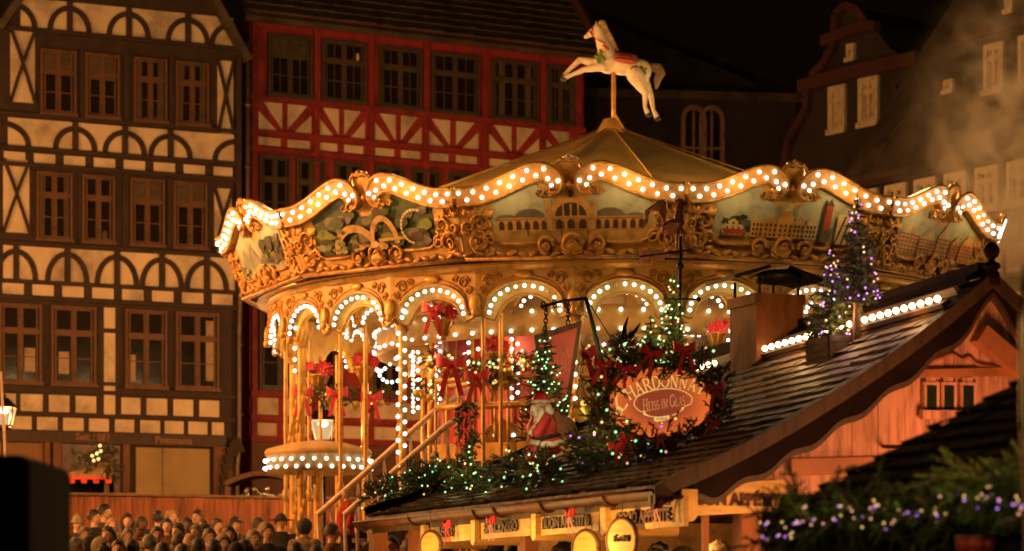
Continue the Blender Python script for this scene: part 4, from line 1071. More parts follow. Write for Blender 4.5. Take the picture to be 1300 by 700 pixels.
# ================================================================== gondola with its drum of bulbs, in front-left of the deck
GX = P(404, 600, 39.4)
gd = thing('carousel_gondola', 'round golden gondola canopy ringed by two rows of bulbs at the left of the carousel', 'gondola', (GX.x, 39.4, 1.5))
def gzv(py): return EYE + (HZ - py) / F * 39.4 - 1.5
mb = MB(); rD = 0.76
mb.lathe([(0.05, gzv(559)), (rD * 0.55, gzv(563)), (rD, gzv(571)), (rD + 0.03, gzv(574)), (rD + 0.03, gzv(579)), (rD, gzv(580)), (rD, gzv(601)), (rD - 0.06, gzv(601)), (rD - 0.06, gzv(582)), (0.05, gzv(580))], 36); mb.build('canopy', M['cream_gold'], gd)
mb = MB(); cyl(mb, 0.07, 0, gzv(560), 12); mb.lathe([(0.9, 0.25), (0.95, 0.3), (0.95, 0.95), (0.88, 0.95), (0.88, 0.3)], 28); mb.lathe([(0.0, 0.12), (0.92, 0.12), (0.92, 0.26), (0, 0.26)], 28); mb.build('tub', M['gold'], gd)
for z in (gzv(586), gzv(595.5)):
    for k in range(28): link('bulb', bulb_me, gd).location = (*(pol(R(k * 360 / 28 + (6 if z < gzv(590) else 0)), rD + 0.03, z)),)
# ================================================================== main stall
E2 = P(847, 613, 15.57); E1 = P(465, 656, 21.1); E1.z = E2.z
RD = Vector((E1.x - E2.x, E1.y - E2.y, 0)).normalized(); GD = Vector((RD.y, -RD.x, 0))
A_ = P(1255, 352, 16.32); H_ = P(868, 470, 20.54); E3 = E2 + GD * 4.32; E4 = E3 + RD * (E1 - E2).length
NR = (A_ - E2).cross(E1 - E2).normalized()
if NR.z < 0: NR = -NR
def sag(t): return 0.11 * (1 - abs(2 * t - 1) ** 2.2)          # the slope is bell-cast: shallow at the eaves, steep at the ridge
EL = (E1 - E2).length
def roof_z(p):
    r = p - E2; s = min(1, max(0, (r.x * RD.x + r.y * RD.y) / EL)); t = min(1, max(0, (r.x * GD.x + r.y * GD.y) / 2.16))
    return E2.z + (A_.z + (H_.z - A_.z) * s - E2.z) * t - sag(t)
def RP(px, py, lift=0.0):            # where the sight line through a photo pixel meets the front roof slope
    o = Vector((0, 0, EYE)); d = P(px, py, 1.0) - o; Y = 14.5
    while Y < 22.5:
        p = o + d * Y; r = p - E2
        if r.x * GD.x + r.y * GD.y > 0 and p.z <= roof_z(p): break
        Y += 0.02
    return p + NR * lift
stall = thing('market_stall', 'wooden mulled wine stall with dark shingled roof, gutter and word boards', 'market stall', ((E2 + E4) / 2).to_tuple()[:2] + (0.0,))
SL = stall.location.copy()
def sbuild(mb, name, mats, parent=None, root=None):
    o = mb.build(name, mats, parent or stall)
    if parent is None: o.location = -SL
    return o
def S(s, t): return E2.lerp(E1, s).lerp(A_.lerp(H_, s), t) - Vector((0, 0, sag(min(1, max(0, t)))))
rg = random.Random(11)
rf = MB(); rows = 21
def course(fn, s0, s1, t0, t1, nrm, cnt):
    for i in range(cnt):
        a = s0 + (s1 - s0) * i / cnt; b = s0 + (s1 - s0) * (i + 1) / cnt - 0.0012
        l = 0.022 + rg.uniform(0, 0.010); w = rg.uniform(-0.03, 0.03) * (t1 - t0)
        q = [fn(a, t0 + w), fn(b, t0 + w + rg.uniform(-0.03, 0.03) * (t1 - t0)), fn(b, t1), fn(a, t1)]
        q[0] = q[0] + nrm * l; q[1] = q[1] + nrm * (l + rg.uniform(-0.006, 0.006)); q[2] = q[2] + nrm * 0.006; q[3] = q[3] + nrm * 0.006
        rf.add(q + [q[0] - nrm * 0.018, q[1] - nrm * 0.018, q[2] - nrm * 0.02, q[3] - nrm * 0.02], [(0, 1, 2, 3), (0, 4, 5, 1), (0, 3, 7, 4), (1, 5, 6, 2)])
for j in range(rows):
    t0 = j / rows; t1 = min(1.0, (j + 1.35) / rows); xA = (A_ - E2).dot(RD); xH = (H_ - E2).dot(RD)
    def S2(x, t):
        t = min(1, t); a_, b_ = t * xA, EL + t * (xH - EL); return S(min(1, max(0, (x - a_) / (b_ - a_))), t)
    xe = EL + t0 * (xH - EL); cnt = int((xe + 0.2) / 0.15); x0_ = -0.075 * (j % 2)
    course(S2, x0_ - 0.02, x0_ - 0.02 + cnt * 0.15 + 0.15, t0, t1, NR, cnt + 1)
n2 = (H_ - E1).cross(E4 - E1).normalized(); n2 = n2 if n2.z > 0 else -n2
for j in range(rows):
    t0 = j / rows; t1 = min(1.0, (j + 1.3) / rows)
    course(lambda s, t: E1.lerp(E4, s).lerp(H_, min(1, t)) - Vector((0, 0, sag(min(1, t)))), 0, 1, t0, t1, n2, max(3, int(26 * (1 - t0))))
n3 = (A_ - E3).cross(E4 - E3).normalized(); n3 = n3 if n3.z > 0 else -n3
for j in range(rows): course(lambda s, t: E3.lerp(E4, s).lerp(A_.lerp(H_, s), min(1, t)) - Vector((0, 0, sag(min(1, t)))), 0, 1, j / rows, min(1, (j + 1.3) / rows), n3, 20)
for fa_, fb2 in ((E2, E1), (E3, E4)):
    for j in range(12):
        q = []
        for t in (j / 12, (j + 1) / 12):
            for (e_, r_) in ((fa_, A_), (fb2, H_)): q.append(e_.lerp(r_, t) - Vector((0, 0, sag(t) + 0.004)))
        rf.add(q + [p - Vector((0, 0, 0.03)) for p in q], [(0, 1, 3, 2), (4, 6, 7, 5), (0, 4, 5, 1), (2, 3, 7, 6), (0, 2, 6, 4), (1, 5, 7, 3)])
for j in range(12):
    q = []
    for t in (j / 12, (j + 1) / 12):
        for e_ in (E1, E4): q.append(e_.lerp(H_, t) - Vector((0, 0, sag(t) + 0.004)))
    rf.add(q + [p - Vector((0, 0, 0.03)) for p in q], [(0, 1, 3, 2), (4, 6, 7, 5), (0, 4, 5, 1), (2, 3, 7, 6)])
roof = sbuild(rf, 'roof', M['shingle'])
def onroof(mb, name, mats, parent=None): return mb.build(name, mats, parent or roof)
rc_ = MB(); rc_.bar(A_ - GD * 0.06 + Vector((0, 0, 0.02)) + RD * 0.05, H_ - GD * 0.06 + Vector((0, 0, 0.02)), 0.15, 0.03, NR); rc_.bar(A_ + Vector((0, 0, 0.06)) + RD * 0.05, H_ + Vector((0, 0, 0.06)), 0.09, 0.07)
hp_l = [E1.lerp(H_, i / 10) + Vector((0, 0, 0.05 - sag(i / 10))) for i in range(11)]
for i in range(10): rc_.bar(hp_l[i], hp_l[i + 1], 0.09, 0.05)
onroof(rc_, 'ridge_cap', M['barge_dark'])
bt_ = MB(); bt_.bar(S(0.0, 0.875) + NR * 0.05, S(0.97, 0.875) + NR * 0.05, 0.07, 0.03, NR); bt_.bar(S(0.0, 0.915) + NR * 0.07, S(0.97, 0.915) + NR * 0.07, 0.03, 0.05, NR); onroof(bt_, 'bulb_batten', M['brown_wood'])
ridge_me = ico_mesh('ridge_bulb', 0.021, EM['ridge'], 2)
for i in range(44):
    s = 0.012 + 0.95 * i / 43
    if 0.61 < s < 0.68: continue
    link('ridge_bulb', ridge_me, roof).location = S(s, 0.872) + NR * 0.094
# gutter
gu = MB(); n = 14; eo = -GD * 0.055 + Vector((0, 0, -0.045))
pr = [(0.055 * math.cos(a), 0.055 * math.sin(a)) for a in [PI + PI * k / 8 for k in range(9)]]
for i in range(n):
    a, b = E2 - RD * 0.03 + (E1 - E2) * (i / n) + eo, E2 - RD * 0.03 + (E1 - E2) * ((i + 1) / n) + eo
    vs = [p + GD * x + Vector((0, 0, z)) for p in (a, b) for x, z in pr] + [p + GD * x * 0.86 + Vector((0, 0, z * 0.86)) for p in (a, b) for x, z in pr]
    gu.add(vs, [(k, k + 1, 10 + k, 9 + k) for k in range(8)] + [(18 + k, 27 + k, 28 + k, 19 + k) for k in range(8)], 0, True)
gu.tube([E2 - RD * 0.03 + eo - GD * 0.055, E1 + eo - GD * 0.055], 0.009, 6)
for s in (0.12, 0.30, 0.45, 0.52, 0.76, 0.98): 
    p = E2.lerp(E1, s) + eo; gu.tube([p + GD * (x * 1.12) + Vector((0, 0, z * 1.12)) for x, z in pr], 0.010, 5)
for p, q in ((E2 - RD * 0.03 + eo, 1), (E1 + eo, -1)): gu.prism([p + GD * x + Vector((0, 0, z)) for x, z in pr], RD * 0.006 * q)
onroof(gu, 'gutter', M['gutter'])
fs = MB(); fs.bar(E2.lerp(E1, 0.0) + Vector((0, 0, -0.06)) + GD * 0.03, E1 + Vector((0, 0, -0.06)) + GD * 0.03, 0.03, 0.14); onroof(fs, 'eaves_board', M['barge'])
# chimney
ch = MB(); Nc = RP(960, 470); kc = Nc.y / 19.0; cc = Vector((Nc.x, Nc.y, 0)); zc = P(960, 372, Nc.y).z
def cbox(mb, o, w, d, z0, z1, mi=0):
    a = Vector((o.x, o.y, 0)); q = [a, a + GD * w, a + GD * w + RD * d, a + RD * d]
    mb.prism([p + Vector((0, 0, z0)) for p in q], (0, 0, z1 - z0), mi)
cbox(ch, cc, 0.37 * kc, 0.44 * kc, 2.9, zc - 0.007); cbox(ch, cc - GD * 0.014 - RD * 0.014, 0.37 * kc + 0.028, 0.44 * kc + 0.028, zc - 0.07, zc)

chim = onroof(ch, 'chimney', M['copper'])
cp = MB(); m0 = cc + GD * 0.18 + RD * 0.21 + Vector((0, 0, zc))
for x, y in ((-0.15, -0.2), (0.15, -0.2), (-0.15, 0.2), (0.15, 0.2)): cp.tube([m0 + GD * x + RD * y, m0 + GD * x + RD * y + Vector((0, 0, 0.12))], 0.012, 6)
cp.bar(m0 - GD * 0.36 + Vector((0, 0, 0.10)), m0 - GD * 0.08 + Vector((0, 0, 0.19)), 0.48, 0.025); cp.bar(m0 + GD * 0.06 + Vector((0, 0, 0.19)), m0 + GD * 0.33 + Vector((0, 0, 0.11)), 0.48, 0.025)
cp.ell(m0 + Vector((0, 0, 0.13)) + GD * 0.04 - RD * 0.1, (0.17, 0.2, 0.055), None, 14, 8); cp.build('chimney_cap', M['iron'], chim)
fl = MB(); fl.bar(cc + Vector((0, 0, Nc.z + 0.03)) - GD * 0.03 - RD * 0.02, cc + GD * 0.40 + Vector((0, 0, Nc.z + 0.31)) - RD * 0.02, 0.06, 0.015, NR); fl.build('flashing', M['barge_dark'], chim)
# gable frame
FG = Facade(847, 15.57, 0); FG.a = math.atan2(GD.y, GD.x); FG.X0, FG.Y0 = E2.x + RD.x * 0.14, E2.y + RD.y * 0.14
FV = Facade(847, 15.57, 0); FV.a = FG.a; FV.X0, FV.Y0 = E2.x, E2.y
W2 = 2.16; apz = A_.z; pitch = (apz - E2.z) / W2
def slope_z(u): v = u if u < W2 else 2 * W2 - u; return E2.z + pitch * v - sag(min(1, max(0, v / W2)))
def bargeboard(sg):
    m = MB(); top = []; bot = []; n = 60
    for i in range(n + 1):
        t = i / n; u = -0.10 + (W2 + 0.10) * t
        ww = min(0.225, 0.10 + 0.15 * max(0, u) / 0.35) + 0.020 * math.sin(t * 2 * PI * 7.0) * (1 if t > 0.12 else 0.3)
        if t > 0.93: ww -= 0.10 * (t - 0.93) / 0.07
        uu = u if sg > 0 else 2 * W2 - u
        top.append((uu, slope_z(u) + 0.02)); bot.append((uu, slope_z(u) - ww))
    def W(u, y, z): return FV.w(u, y, z)
    y0, y1 = -0.03, 0.015
    vs = [W(u, y0, z) for u, z in top] + [W(u, y0, z) for u, z in bot] + [W(u, y1, z) for u, z in top] + [W(u, y1, z) for u, z in bot]; k = n + 1
    m.add(vs, [(i, i + 1, k + i + 1, k + i) for i in range(n)] + [(2 * k + i, 3 * k + i, 3 * k + i + 1, 2 * k + i + 1) for i in range(n)] + [(k + i, k + i + 1, 3 * k + i + 1, 3 * k + i) for i in range(n)] + [(i, 2 * k + i, 2 * k + i + 1, i + 1) for i in range(n)] + [(0, k, 3 * k, 2 * k)], 0)
    e = MB(); yy = -0.05
    for a, b in [(top[i], top[i + 4]) for i in range(0, n, 4)]:
        e.prism([W(a[0], yy, a[1] + 0.012), W(b[0], yy, b[1] + 0.012), W(b[0], yy, b[1] - 0.085), W(a[0], yy, a[1] - 0.085)], FV.w(0, 0.10, 0) - FV.w(0, 0, 0))
    for i in range(n):
        a, b = bot[i], bot[i + 1]; e.prism([W(a[0], -0.036, a[1] + 0.035), W(b[0], -0.036, b[1] + 0.035), W(b[0], -0.036, b[1] - 0.002), W(a[0], -0.036, a[1] - 0.002)], FV.w(0, 0.05, 0) - FV.w(0, 0, 0))
    o = onroof(m, 'bargeboard', M['barge_dark']); onroof(e, 'bargeboard_trim', M['barge'])  # dark tone of the face puts its shadow into the colour
bargeboard(1); bargeboard(-1)
fn_ = MB(); ap = FV.w(W2, -0.02, apz)
fn_.lathe([(0.0, -0.06), (0.05, -0.05), (0.05, 0.02), (0.035, 0.04), (0.058, 0.06), (0.05, 0.08), (0.02, 0.095), (0.02, 0.11), (0.04, 0.125), (0.052, 0.16), (0.04, 0.195), (0.012, 0.212), (0.0, 0.215)], 14, ap); onroof(fn_, 'finial', M['barge_dark'])
gw = MB(); wz = 2.32
n = 24
for i in range(n):                   # vertical boards
    u0 = 0.06 + (2 * W2 - 0.12) * i / n; u1 = 0.06 + (2 * W2 - 0.12) * (i + 1) / n - 0.003; d = 0.004 * (i % 3)
    ptsb = [(u0, wz), (u1, wz), (u1, slope_z(u1) - 0.03), (u0, slope_z(u0) - 0.03)]
    if u0 < W2 < u1: ptsb = [(u0, wz), (u1, wz), (u1, slope_z(u1) - 0.03), (W2, apz - 0.03), (u0, slope_z(u0) - 0.03)]
    gw.prism([FG.w(u, -d, z) for u, z in ptsb], FG.w(0, 0.03, 0) - FG.w(0, 0, 0))
gab = sbuild(gw, 'gable_wall', M['gable_wood'])
def gx(px): return FG.u(px)
def gzz(px, py): return FG.z(py, px)
tr = MB()
def gbar(x0, y0, x1, y1, w, d, off=0.03):
    a = FG.w(gx(x0), -off, gzz(x0, y0)); b = FG.w(gx(x1), -off, gzz(x1, y1)); tr.bar(a, b, d, w)
gbar(1140, 476, 1330, 471, 0.05, 0.03); gbar(1236, 425, 1330, 505, 0.12, 0.10, 0.06); gbar(1000, 594, 1330, 585, 0.10, 0.05)
cv = catmull([(1120, 472), (1160, 470), (1190, 462), (1205, 456), (1218, 463), (1228, 460), (1240, 470), (1270, 474)], 4)
tr.tube([FG.w(gx(a), -0.025, gzz(a, b - 6)) for a, b in cv], 0.012, 5)
tr.build('gable_trim', mat('gable_trim_wood', (0.40, 0.15, 0.055), 0.6, scale=4), gab)
for x0, x1 in ((1168, 1188), (1190, 1210), (1214, 1235)):
    f, b, g_ = window_frame_mb(round(gx(x1) - gx(x0), 3), 0.19, 1, 0.98, 0, 0.03, 0.022)
    o = f.build('window', M['gable_wood'], gab); o.location = FG.w((gx(x0) + gx(x1)) / 2, -0.016, gzz(x0, 525)); o.rotation_euler.z = FG.a
    g_.build('pane', mat('green_pane', (0.018, 0.03, 0.012), 0.25), o)
# sign boards along the eaves
ed = -RD; eN = -GD
def ept(px, z, inset=0.0):           # point under the gutter at photo column px
    k = (px - 650) / F; b = E2 + GD * inset; t = (k * b.y - b.x) / (RD.x - k * RD.y); p = b + RD * t; return Vector((p.x, p.y, z))
eang = math.atan2(ed.y, ed.x); erot = Matrix.Rotation(eang, 3, 'Z')
def board(px0, px1, z0, z1, txt, ink, off=0.02, th=0.072):
    a, b = ept(px0, z0, off), ept(px1, z0, off); m = MB()
    m.prism([a, b, Vector((b.x, b.y, z1)), Vector((a.x, a.y, z1))], GD * 0.03)
    o = sbuild(m, 'word_board', M['sign_pine']); c = (a + b) / 2
    lettering(txt, th, ink, o, Vector((c.x, c.y, z0 + 0.04)) + eN * 0.008, erot, 0.004, 1.08)
board(540, 597, 2.125, 2.29, 'AFIYET', M['ink']); board(604, 673, 2.125, 2.29, 'SMACZNEGO', M['ink']); board(682, 760, 2.12, 2.29, 'BUON APPETITO', M['ink']); board(770, 868, 2.11, 2.29, 'GOOD APPETITE', M['ink_red'])
for px in (536, 600, 677, 765):
    m = MB(); c = ept(px, 2.26, -0.02); w = 0.042
    pts = [(-w, 0), (w, 0), (w, -0.13)] + [(w * math.cos(k * PI / 6), -0.13 - 0.045 * math.sin(k * PI / 6)) for k in range(1, 6)] + [(-w, -0.13)]
    m.prism([c + ed * a + Vector((0, 0, b)) for a, b in pts], GD * 0.5); sbuild(m, 'rafter_end', M['sign_pine'])
m = MB(); c = FG.w(gx(866) - 0.04, -0.20, 2.33); w = 0.05
pts = [(-w, 0), (w, 0), (w, -0.14)] + [(w * math.cos(k * PI / 6), -0.14 - 0.05 * math.sin(k * PI / 6)) for k in range(1, 6)] + [(-w, -0.14)]
m.prism([c + GD * a + Vector((0, 0, b)) for a, b in pts], RD * 0.5); sbuild(m, 'rafter_end', M['sign_pine'])
m = MB(); q = [(866, 656), (983, 650), (990, 610), (866, 615)]
m.prism([FG.w(gx(a), -0.06, gzz(a, b)) for a, b in q], RD * 0.03); o = sbuild(m, 'word_board', M['sign_pine'])
grot = Matrix.Rotation(FG.a, 3, 'Z')
lettering('BON APPÉTIT', 0.070, M['ink_red'], o, FG.w(gx(932), -0.066, gzz(932, 642)), grot, 0.004, 0.92)
pb = MB()
posts = []
for px, ins in ((672, 0.3), (528, 0.3)): a = ept(px, 0, ins); posts.append((a, 2.26, 0.10))
posts += [(FG.w(gx(953), 0.05, 0), 2.25, 0.13), (FG.w(gx(897), 0.02, 0), 2.25, 0.035)]
for u in (2.4, 4.2): posts.append((FG.w(u, 0.08, 0), 2.32, 0.14))
for q_ in (E1 + GD * 0.1, E4 - GD * 0.1, E3 - GD * 0.1 + RD * 0.2, E3.lerp(E4, 0.5) - GD * 0.1): posts.append((Vector((q_.x, q_.y, 0)), 2.32, 0.12))
for a, h_, w_ in posts: pb = MB(); pb.bar(a, a + Vector((0, 0, h_)), w_, w_, GD); sbuild(pb, 'post', M['fence_wood'])
cn = MB()
for a, b in ((E2 + GD * 0.35 + RD * 0.3, E1 + GD * 0.35 - RD * 0.3), (E2 + GD * 0.35 + RD * 0.3, E3 - GD * 0.3 + RD * 0.3)):
    cn.bar(Vector((a.x, a.y, 0.5)), Vector((b.x, b.y, 0.5)), 0.06, 1.0); cn.bar(Vector((a.x, a.y, 1.03)), Vector((b.x, b.y, 1.03)), 0.45, 0.05)
sbuild(cn, 'counter', M['fence_wood'])
fd = MB(); q4 = [E2 + GD * 0.3 + RD * 0.3, E1 + GD * 0.3 - RD * 0.2, E4 - GD * 0.2 - RD * 0.2, E3 - GD * 0.2 + RD * 0.3]; fd.prism([Vector((p.x, p.y, 0.0)) for p in q4], (0, 0, 0.30)); sbuild(fd, 'floor_deck', M['brown_wood'])
iw = MB(); a = E1 + GD * 1.25 - RD * 0.1; b = E4 - RD * 0.1
iw.bar(Vector((a.x, a.y, 1.2)), Vector((b.x, b.y, 1.2)), 0.04, 2.3); iw.bar(Vector((E3.x, E3.y, 1.2)) - GD * 0.1, Vector((E4.x, E4.y, 1.2)) - GD * 0.1, 0.04, 2.3)
ib = sbuild(iw, 'inner_wall', mat('inner_wall_pine', (0.5, 0.28, 0.1), 0.6))
for i in range(12):                  # menu cards on the inner wall
    mm = MB(); c = a.lerp(b, 0.04 + 0.07 * i) - RD * 0.03; hgt = rg.uniform(0.10, 0.2)
    mm.bar(Vector((c.x, c.y, 1.78 + rg.uniform(-.05, .12))) - GD * 0.09, Vector((c.x, c.y, 1.78)) + GD * 0.07, 0.012, hgt); mm.build('menu_card', mat('card_%d' % (i % 5), [(0.6, 0.45, 0.12), (0.55, 0.12, 0.06), (0.5, 0.5, 0.3), (0.16, 0.3, 0.12), (0.65, 0.3, 0.15)][i % 5], 0.5), ib)
ht = MB(); hl = FG.w(gx(1120), -0.75, 2.28); ht.lathe([(0.01, 0.12), (0.05, 0.1), (0.12, 0.0), (0.115, 0.0), (0.04, 0.08)], 14, hl); ht.tube([hl + Vector((0, 0, .12)), hl + Vector((0, 0, .30)), FG.w(gx(1120), -0.02, 2.62)], 0.012, 6)
sbuild(ht, 'unseen_heat_lamp', M['iron'])  # added unseen lamp body, hidden by the nearest roof
# ---- round hanging boards and ribbons
def round_sign(px, py, Y, rx, rz, txt, label):
    c = P(px, py, Y); o = thing('round_sign', label, 'sign', c, eang * 0.55, 'round signs under the eaves')
    m = MB(); m.prism([(rx * math.cos(k * PI / 16), -0.012, rz * math.sin(k * PI / 16)) for k in range(32)], (0, 0.03, 0)); m.build('disc', M['sign_pine'], o)
    r = MB(); r.tube([(1.06 * rx * math.cos(k * PI / 16), 0, 1.06 * rz * math.sin(k * PI / 16)) for k in range(33)], 0.016, 6); r.tube([(0, 0, rz), (0, 0, rz + 0.16)], 0.004, 4); r.build('rim', M['brown_wood'], o)
    if txt: lettering(txt, 0.042, M['ink'], o, (0.005, -0.0195, -0.01), None, 0.0, 0.9)
round_sign(790, 686, 16.0, 0.10, 0.122, 'Fröhl', 'larger round yellow sign with dark lettering hanging under the eaves')
round_sign(744, 696, 16.4, 0.088, 0.10, None, 'smaller round pale sign hanging left of the lettered round one')
round_sign(547, 692, 19.2, 0.085, 0.09, None, 'round tan sign hanging beneath the left end of the gutter')
def bow(name, label, c, s, right=(1, 0, 0), group=None, out=(0, -1, 0), mt=None):
    m = MB(); bow_mb(m, (0, 0, 0), s, right, (0, 0, 1), out); o = m.build(name, mt or M['red_ribbon']); o.location = c
    tag(o, label, 'bow', group); return o
bright = mat('bright_red_ribbon', (0.62, 0.035, 0.05), 0.45)
for px, lb in ((578, 'red ribbon bow tied on the leftmost word board under the gutter'), (634, 'red ribbon bow hanging on the second word board from the left'), (735, 'red ribbon bow hanging on the third word board from the left'), (846, 'red ribbon bow beside the corner of the stall eaves')):
    bow('ribbon_bow', lb, ept(px, 2.235, 0.0) + eN * 0.05, 0.10, ed, 'ribbon bows along the word boards', eN, bright)

# ================================================================== greenery helpers for the stall roof
def green(name, label, cat, fill, loc, group=None, mats=None, part='foliage'):
    o = thing(name, label, cat, loc, 0, group); m = MB(); fill(m); m.build(part, mats or [M['needle'], M['twig']], o); return o
def scatter(rg, c, r, n, front=True):
    out = []
    for _ in range(n):
        a = rg.uniform(0, 2 * PI); z = rg.uniform(-1, 1); q = math.sqrt(1 - z * z)
        v = Vector((math.cos(a) * q * r[0], -abs(math.sin(a) * q) * r[1] if front else math.sin(a) * q * r[1], z * r[2])); out.append(Vector(c) + v * rg.uniform(0.8, 1.08))
    return out
NL, NW = 0.030, 0.0080
GRNK = ['green', 'green', 'warm', 'green', 'green', 'warm', 'green']; PURK = ['purple', 'pink', 'purple', 'warm', 'purple']
# garlands on the left slope
def bush(label, pxs, rad, lights, kinds, group, tl=0.13, lift=0.06, seed=1, dens=250, mats=None):
    r = random.Random(seed); pts = [RP(x, y, lift) for x, y in pxs]; base = pts[0].copy()
    def fill(m): garland(m, [p - base for p in pts], rad, NL, NW, dens, r, 0.020, tl)
    o = green('spruce_garland', label, 'garland', fill, base, group, mats); L = []
    for i in range(lights):
        t = r.random() * (len(pts) - 1); k = min(int(t), len(pts) - 2); c = pts[k].lerp(pts[k + 1], t - k) - base
        L.append(c + Vector((r.uniform(-1, 1) * rad, -rad * r.uniform(0.75, 1.25), r.uniform(-1.05, 1.05) * rad)))
    fairy(o, L, kinds, 0.0095)
    for i in range(max(1, lights // 9)): lamp('fairy_fill_glow', r.choice(L) + Vector((0, -0.09, 0.03)), 0.45, (0.95, 0.95, 0.38) if 'green' in kinds else (0.9, 0.5, 0.7), 0.04, o)
    return o
GG = 'spruce garlands on the stall roof'
bush('bushy spruce garland with green lights at the left end of the stall eaves', [(478, 648), (500, 632), (525, 618), (548, 622), (560, 630)], 0.12, 34, GRNK, GG, 0.13, 0.08, 2)
bush('dark unlit spruce clump behind the left garland on the hip of the roof', [(552, 618), (568, 606)], 0.10, 3, GRNK, GG, 0.11, 0.10, 3)
bush('wide spruce garland with green lights in the middle of the stall eaves', [(588, 622), (612, 628), (640, 618), (665, 612), (690, 614), (702, 620)], 0.13, 60, GRNK, GG, 0.14, 0.10, 4)
bush('spruce garland with purple lights below the oval sign', [(752, 590), (780, 600), (805, 592), (830, 585), (858, 572)], 0.135, 44, PURK + ['green', 'warm'], GG, 0.15, 0.12, 5)
# tall narrow garland column with red bows
def column_garland():
    r = random.Random(8); b = P(592, 602, 19.9); t = P(592, 512, 19.9)
    def fill(m): garland(m, [Vector((0, 0, 0)), t - b], 0.05, NL, NW, 250, r, 0.012, 0.10)
    o = green('spruce_column', 'thin dark spruce column with red ribbons left of the bearded figure', 'garland', fill, b, None, [M['needle_dark'], M['twig']])
    pm = MB(); pm.tube([(0, 0, -0.1), (0, 0, 0.5)], 0.012, 6); pm.build('stem', M['twig'], o)
    for z, s in ((0.44, 0.08), (0.22, 0.06), (0.05, 0.06), (0.33, 0.06)):
        m = MB(); bow_mb(m, (0, 0, 0), s); q = m.build('bow', M['red_ribbon'], o); q.location = (r.uniform(-0.05, 0.02), -0.075, z)
    fairy(o, [Vector((0.03, -0.08, 0.12)), Vector((0.02, -0.08, 0.16)), Vector((0.025, -0.08, 0.20))], 'green', 0.010)
column_garland()
# fir trees
def fir(name, label, px, pyb, pyt, Y, wpx, lights, kinds, group, seed, stem=None, lr=0.0095, mats=None, per=8):
    r = random.Random(seed); b = P(px, pyb, Y); h = P(px, pyt, Y).z - b.z; rad = wpx / F * Y / 2
    def fill(m): fir_crown(m, (0, 0, 0), h, rad, NL, NW, 250, r, max(9, int(h / 0.035)), per)
    o = green(name, label, 'fir tree', fill, b, group, mats, 'crown')
    tm_ = MB(); tm_.tube([(0, 0, -0.05 if stem is None else -stem), (0, 0, h * 0.5), (0, 0, h * 0.95)], [0.02 if stem is None else 0.028, 0.012, 0.004], 8); tm_.build('trunk', M['bark'] if stem else M['twig'], o)
    L = []
    for _ in range(lights):
        t = r.random() ** 1.3; a = r.uniform(-1.25, 1.25); q = rad * (1 - t) ** 0.85 * r.uniform(0.85, 1.05) + 0.02
        L.append(Vector((q * math.sin(a), -q * math.cos(a), h * (0.03 + 0.93 * t))))
    fairy(o, L, kinds, lr)
    for i in range(3): t = 0.12 + 0.26 * i; lamp('fairy_fill_glow', Vector((r.uniform(-.5, .5) * rad, -rad * (1 - t) - 0.12, h * t)), 0.5, (0.95, 0.95, 0.38) if kinds == 'green' or 'green' in kinds else (0.9, 0.5, 0.75), 0.04, o)
    return o
FT = 'small lit fir trees on the stall roof'
fir('fir_tree', 'taller fir tree with purple lights on a bare pale stem beside the planter', 1088, 388, 250, RP(1097, 432).y, 58, 34, PURK, FT, 21, 0.27, per=11, lr=0.0085)
fir('fir_tree', 'shorter bushy fir tree with purple lights standing in the ridge planter', 1055, 443, 312, RP(1056, 446).y - 0.06, 66, 44, PURK + ['warm'], FT, 22, per=11, lr=0.0085)
fir('fir_tree', 'slim fir tree with greenish lights left of the weathervane pole', 855, 468, 348, 19.6, 50, 46, ['green', 'warm', 'green', 'pink'], FT, 23)
fir('fir_tree', 'low fir tree with white green lights above the top of the oval sign', 826, 470, 402, 19.3, 46, 26, GRNK, FT, 24)
fir('fir_tree', 'fir tree covered in bright green lights in front of the hanging red sign', 692, 556, 415, 21.3, 74, 64, 'green', FT, 25, per=9)
plb = MB(); pb0 = RP(1052, 462, 0.0)
m = MB()
for i in range(4):
    m.bar(pb0 + Vector((0, 0, 0.02 + i * 0.045)), pb0 + GD * 0.42 + Vector((0, 0, 0.06 + i * 0.045)), 0.03, 0.042); m.bar(pb0 + Vector((0, 0, 0.02 + i * 0.045)), pb0 + RD * 0.3 + Vector((0, 0, 0.02 + i * 0.045)), 0.03, 0.042)
m.prism([pb0 + Vector((0, 0, -0.05)), pb0 + GD * 0.42 + Vector((0, 0, 0.0)), pb0 + GD * 0.42 + RD * 0.3 + Vector((0, 0, 0.0)), pb0 + RD * 0.3 + Vector((0, 0, -0.05))], (0, 0, 0.2))
o = m.build('planter', M['weathered']); tag(o, 'grey weathered plank planter box on the stall ridge under the purple lit firs', 'planter')
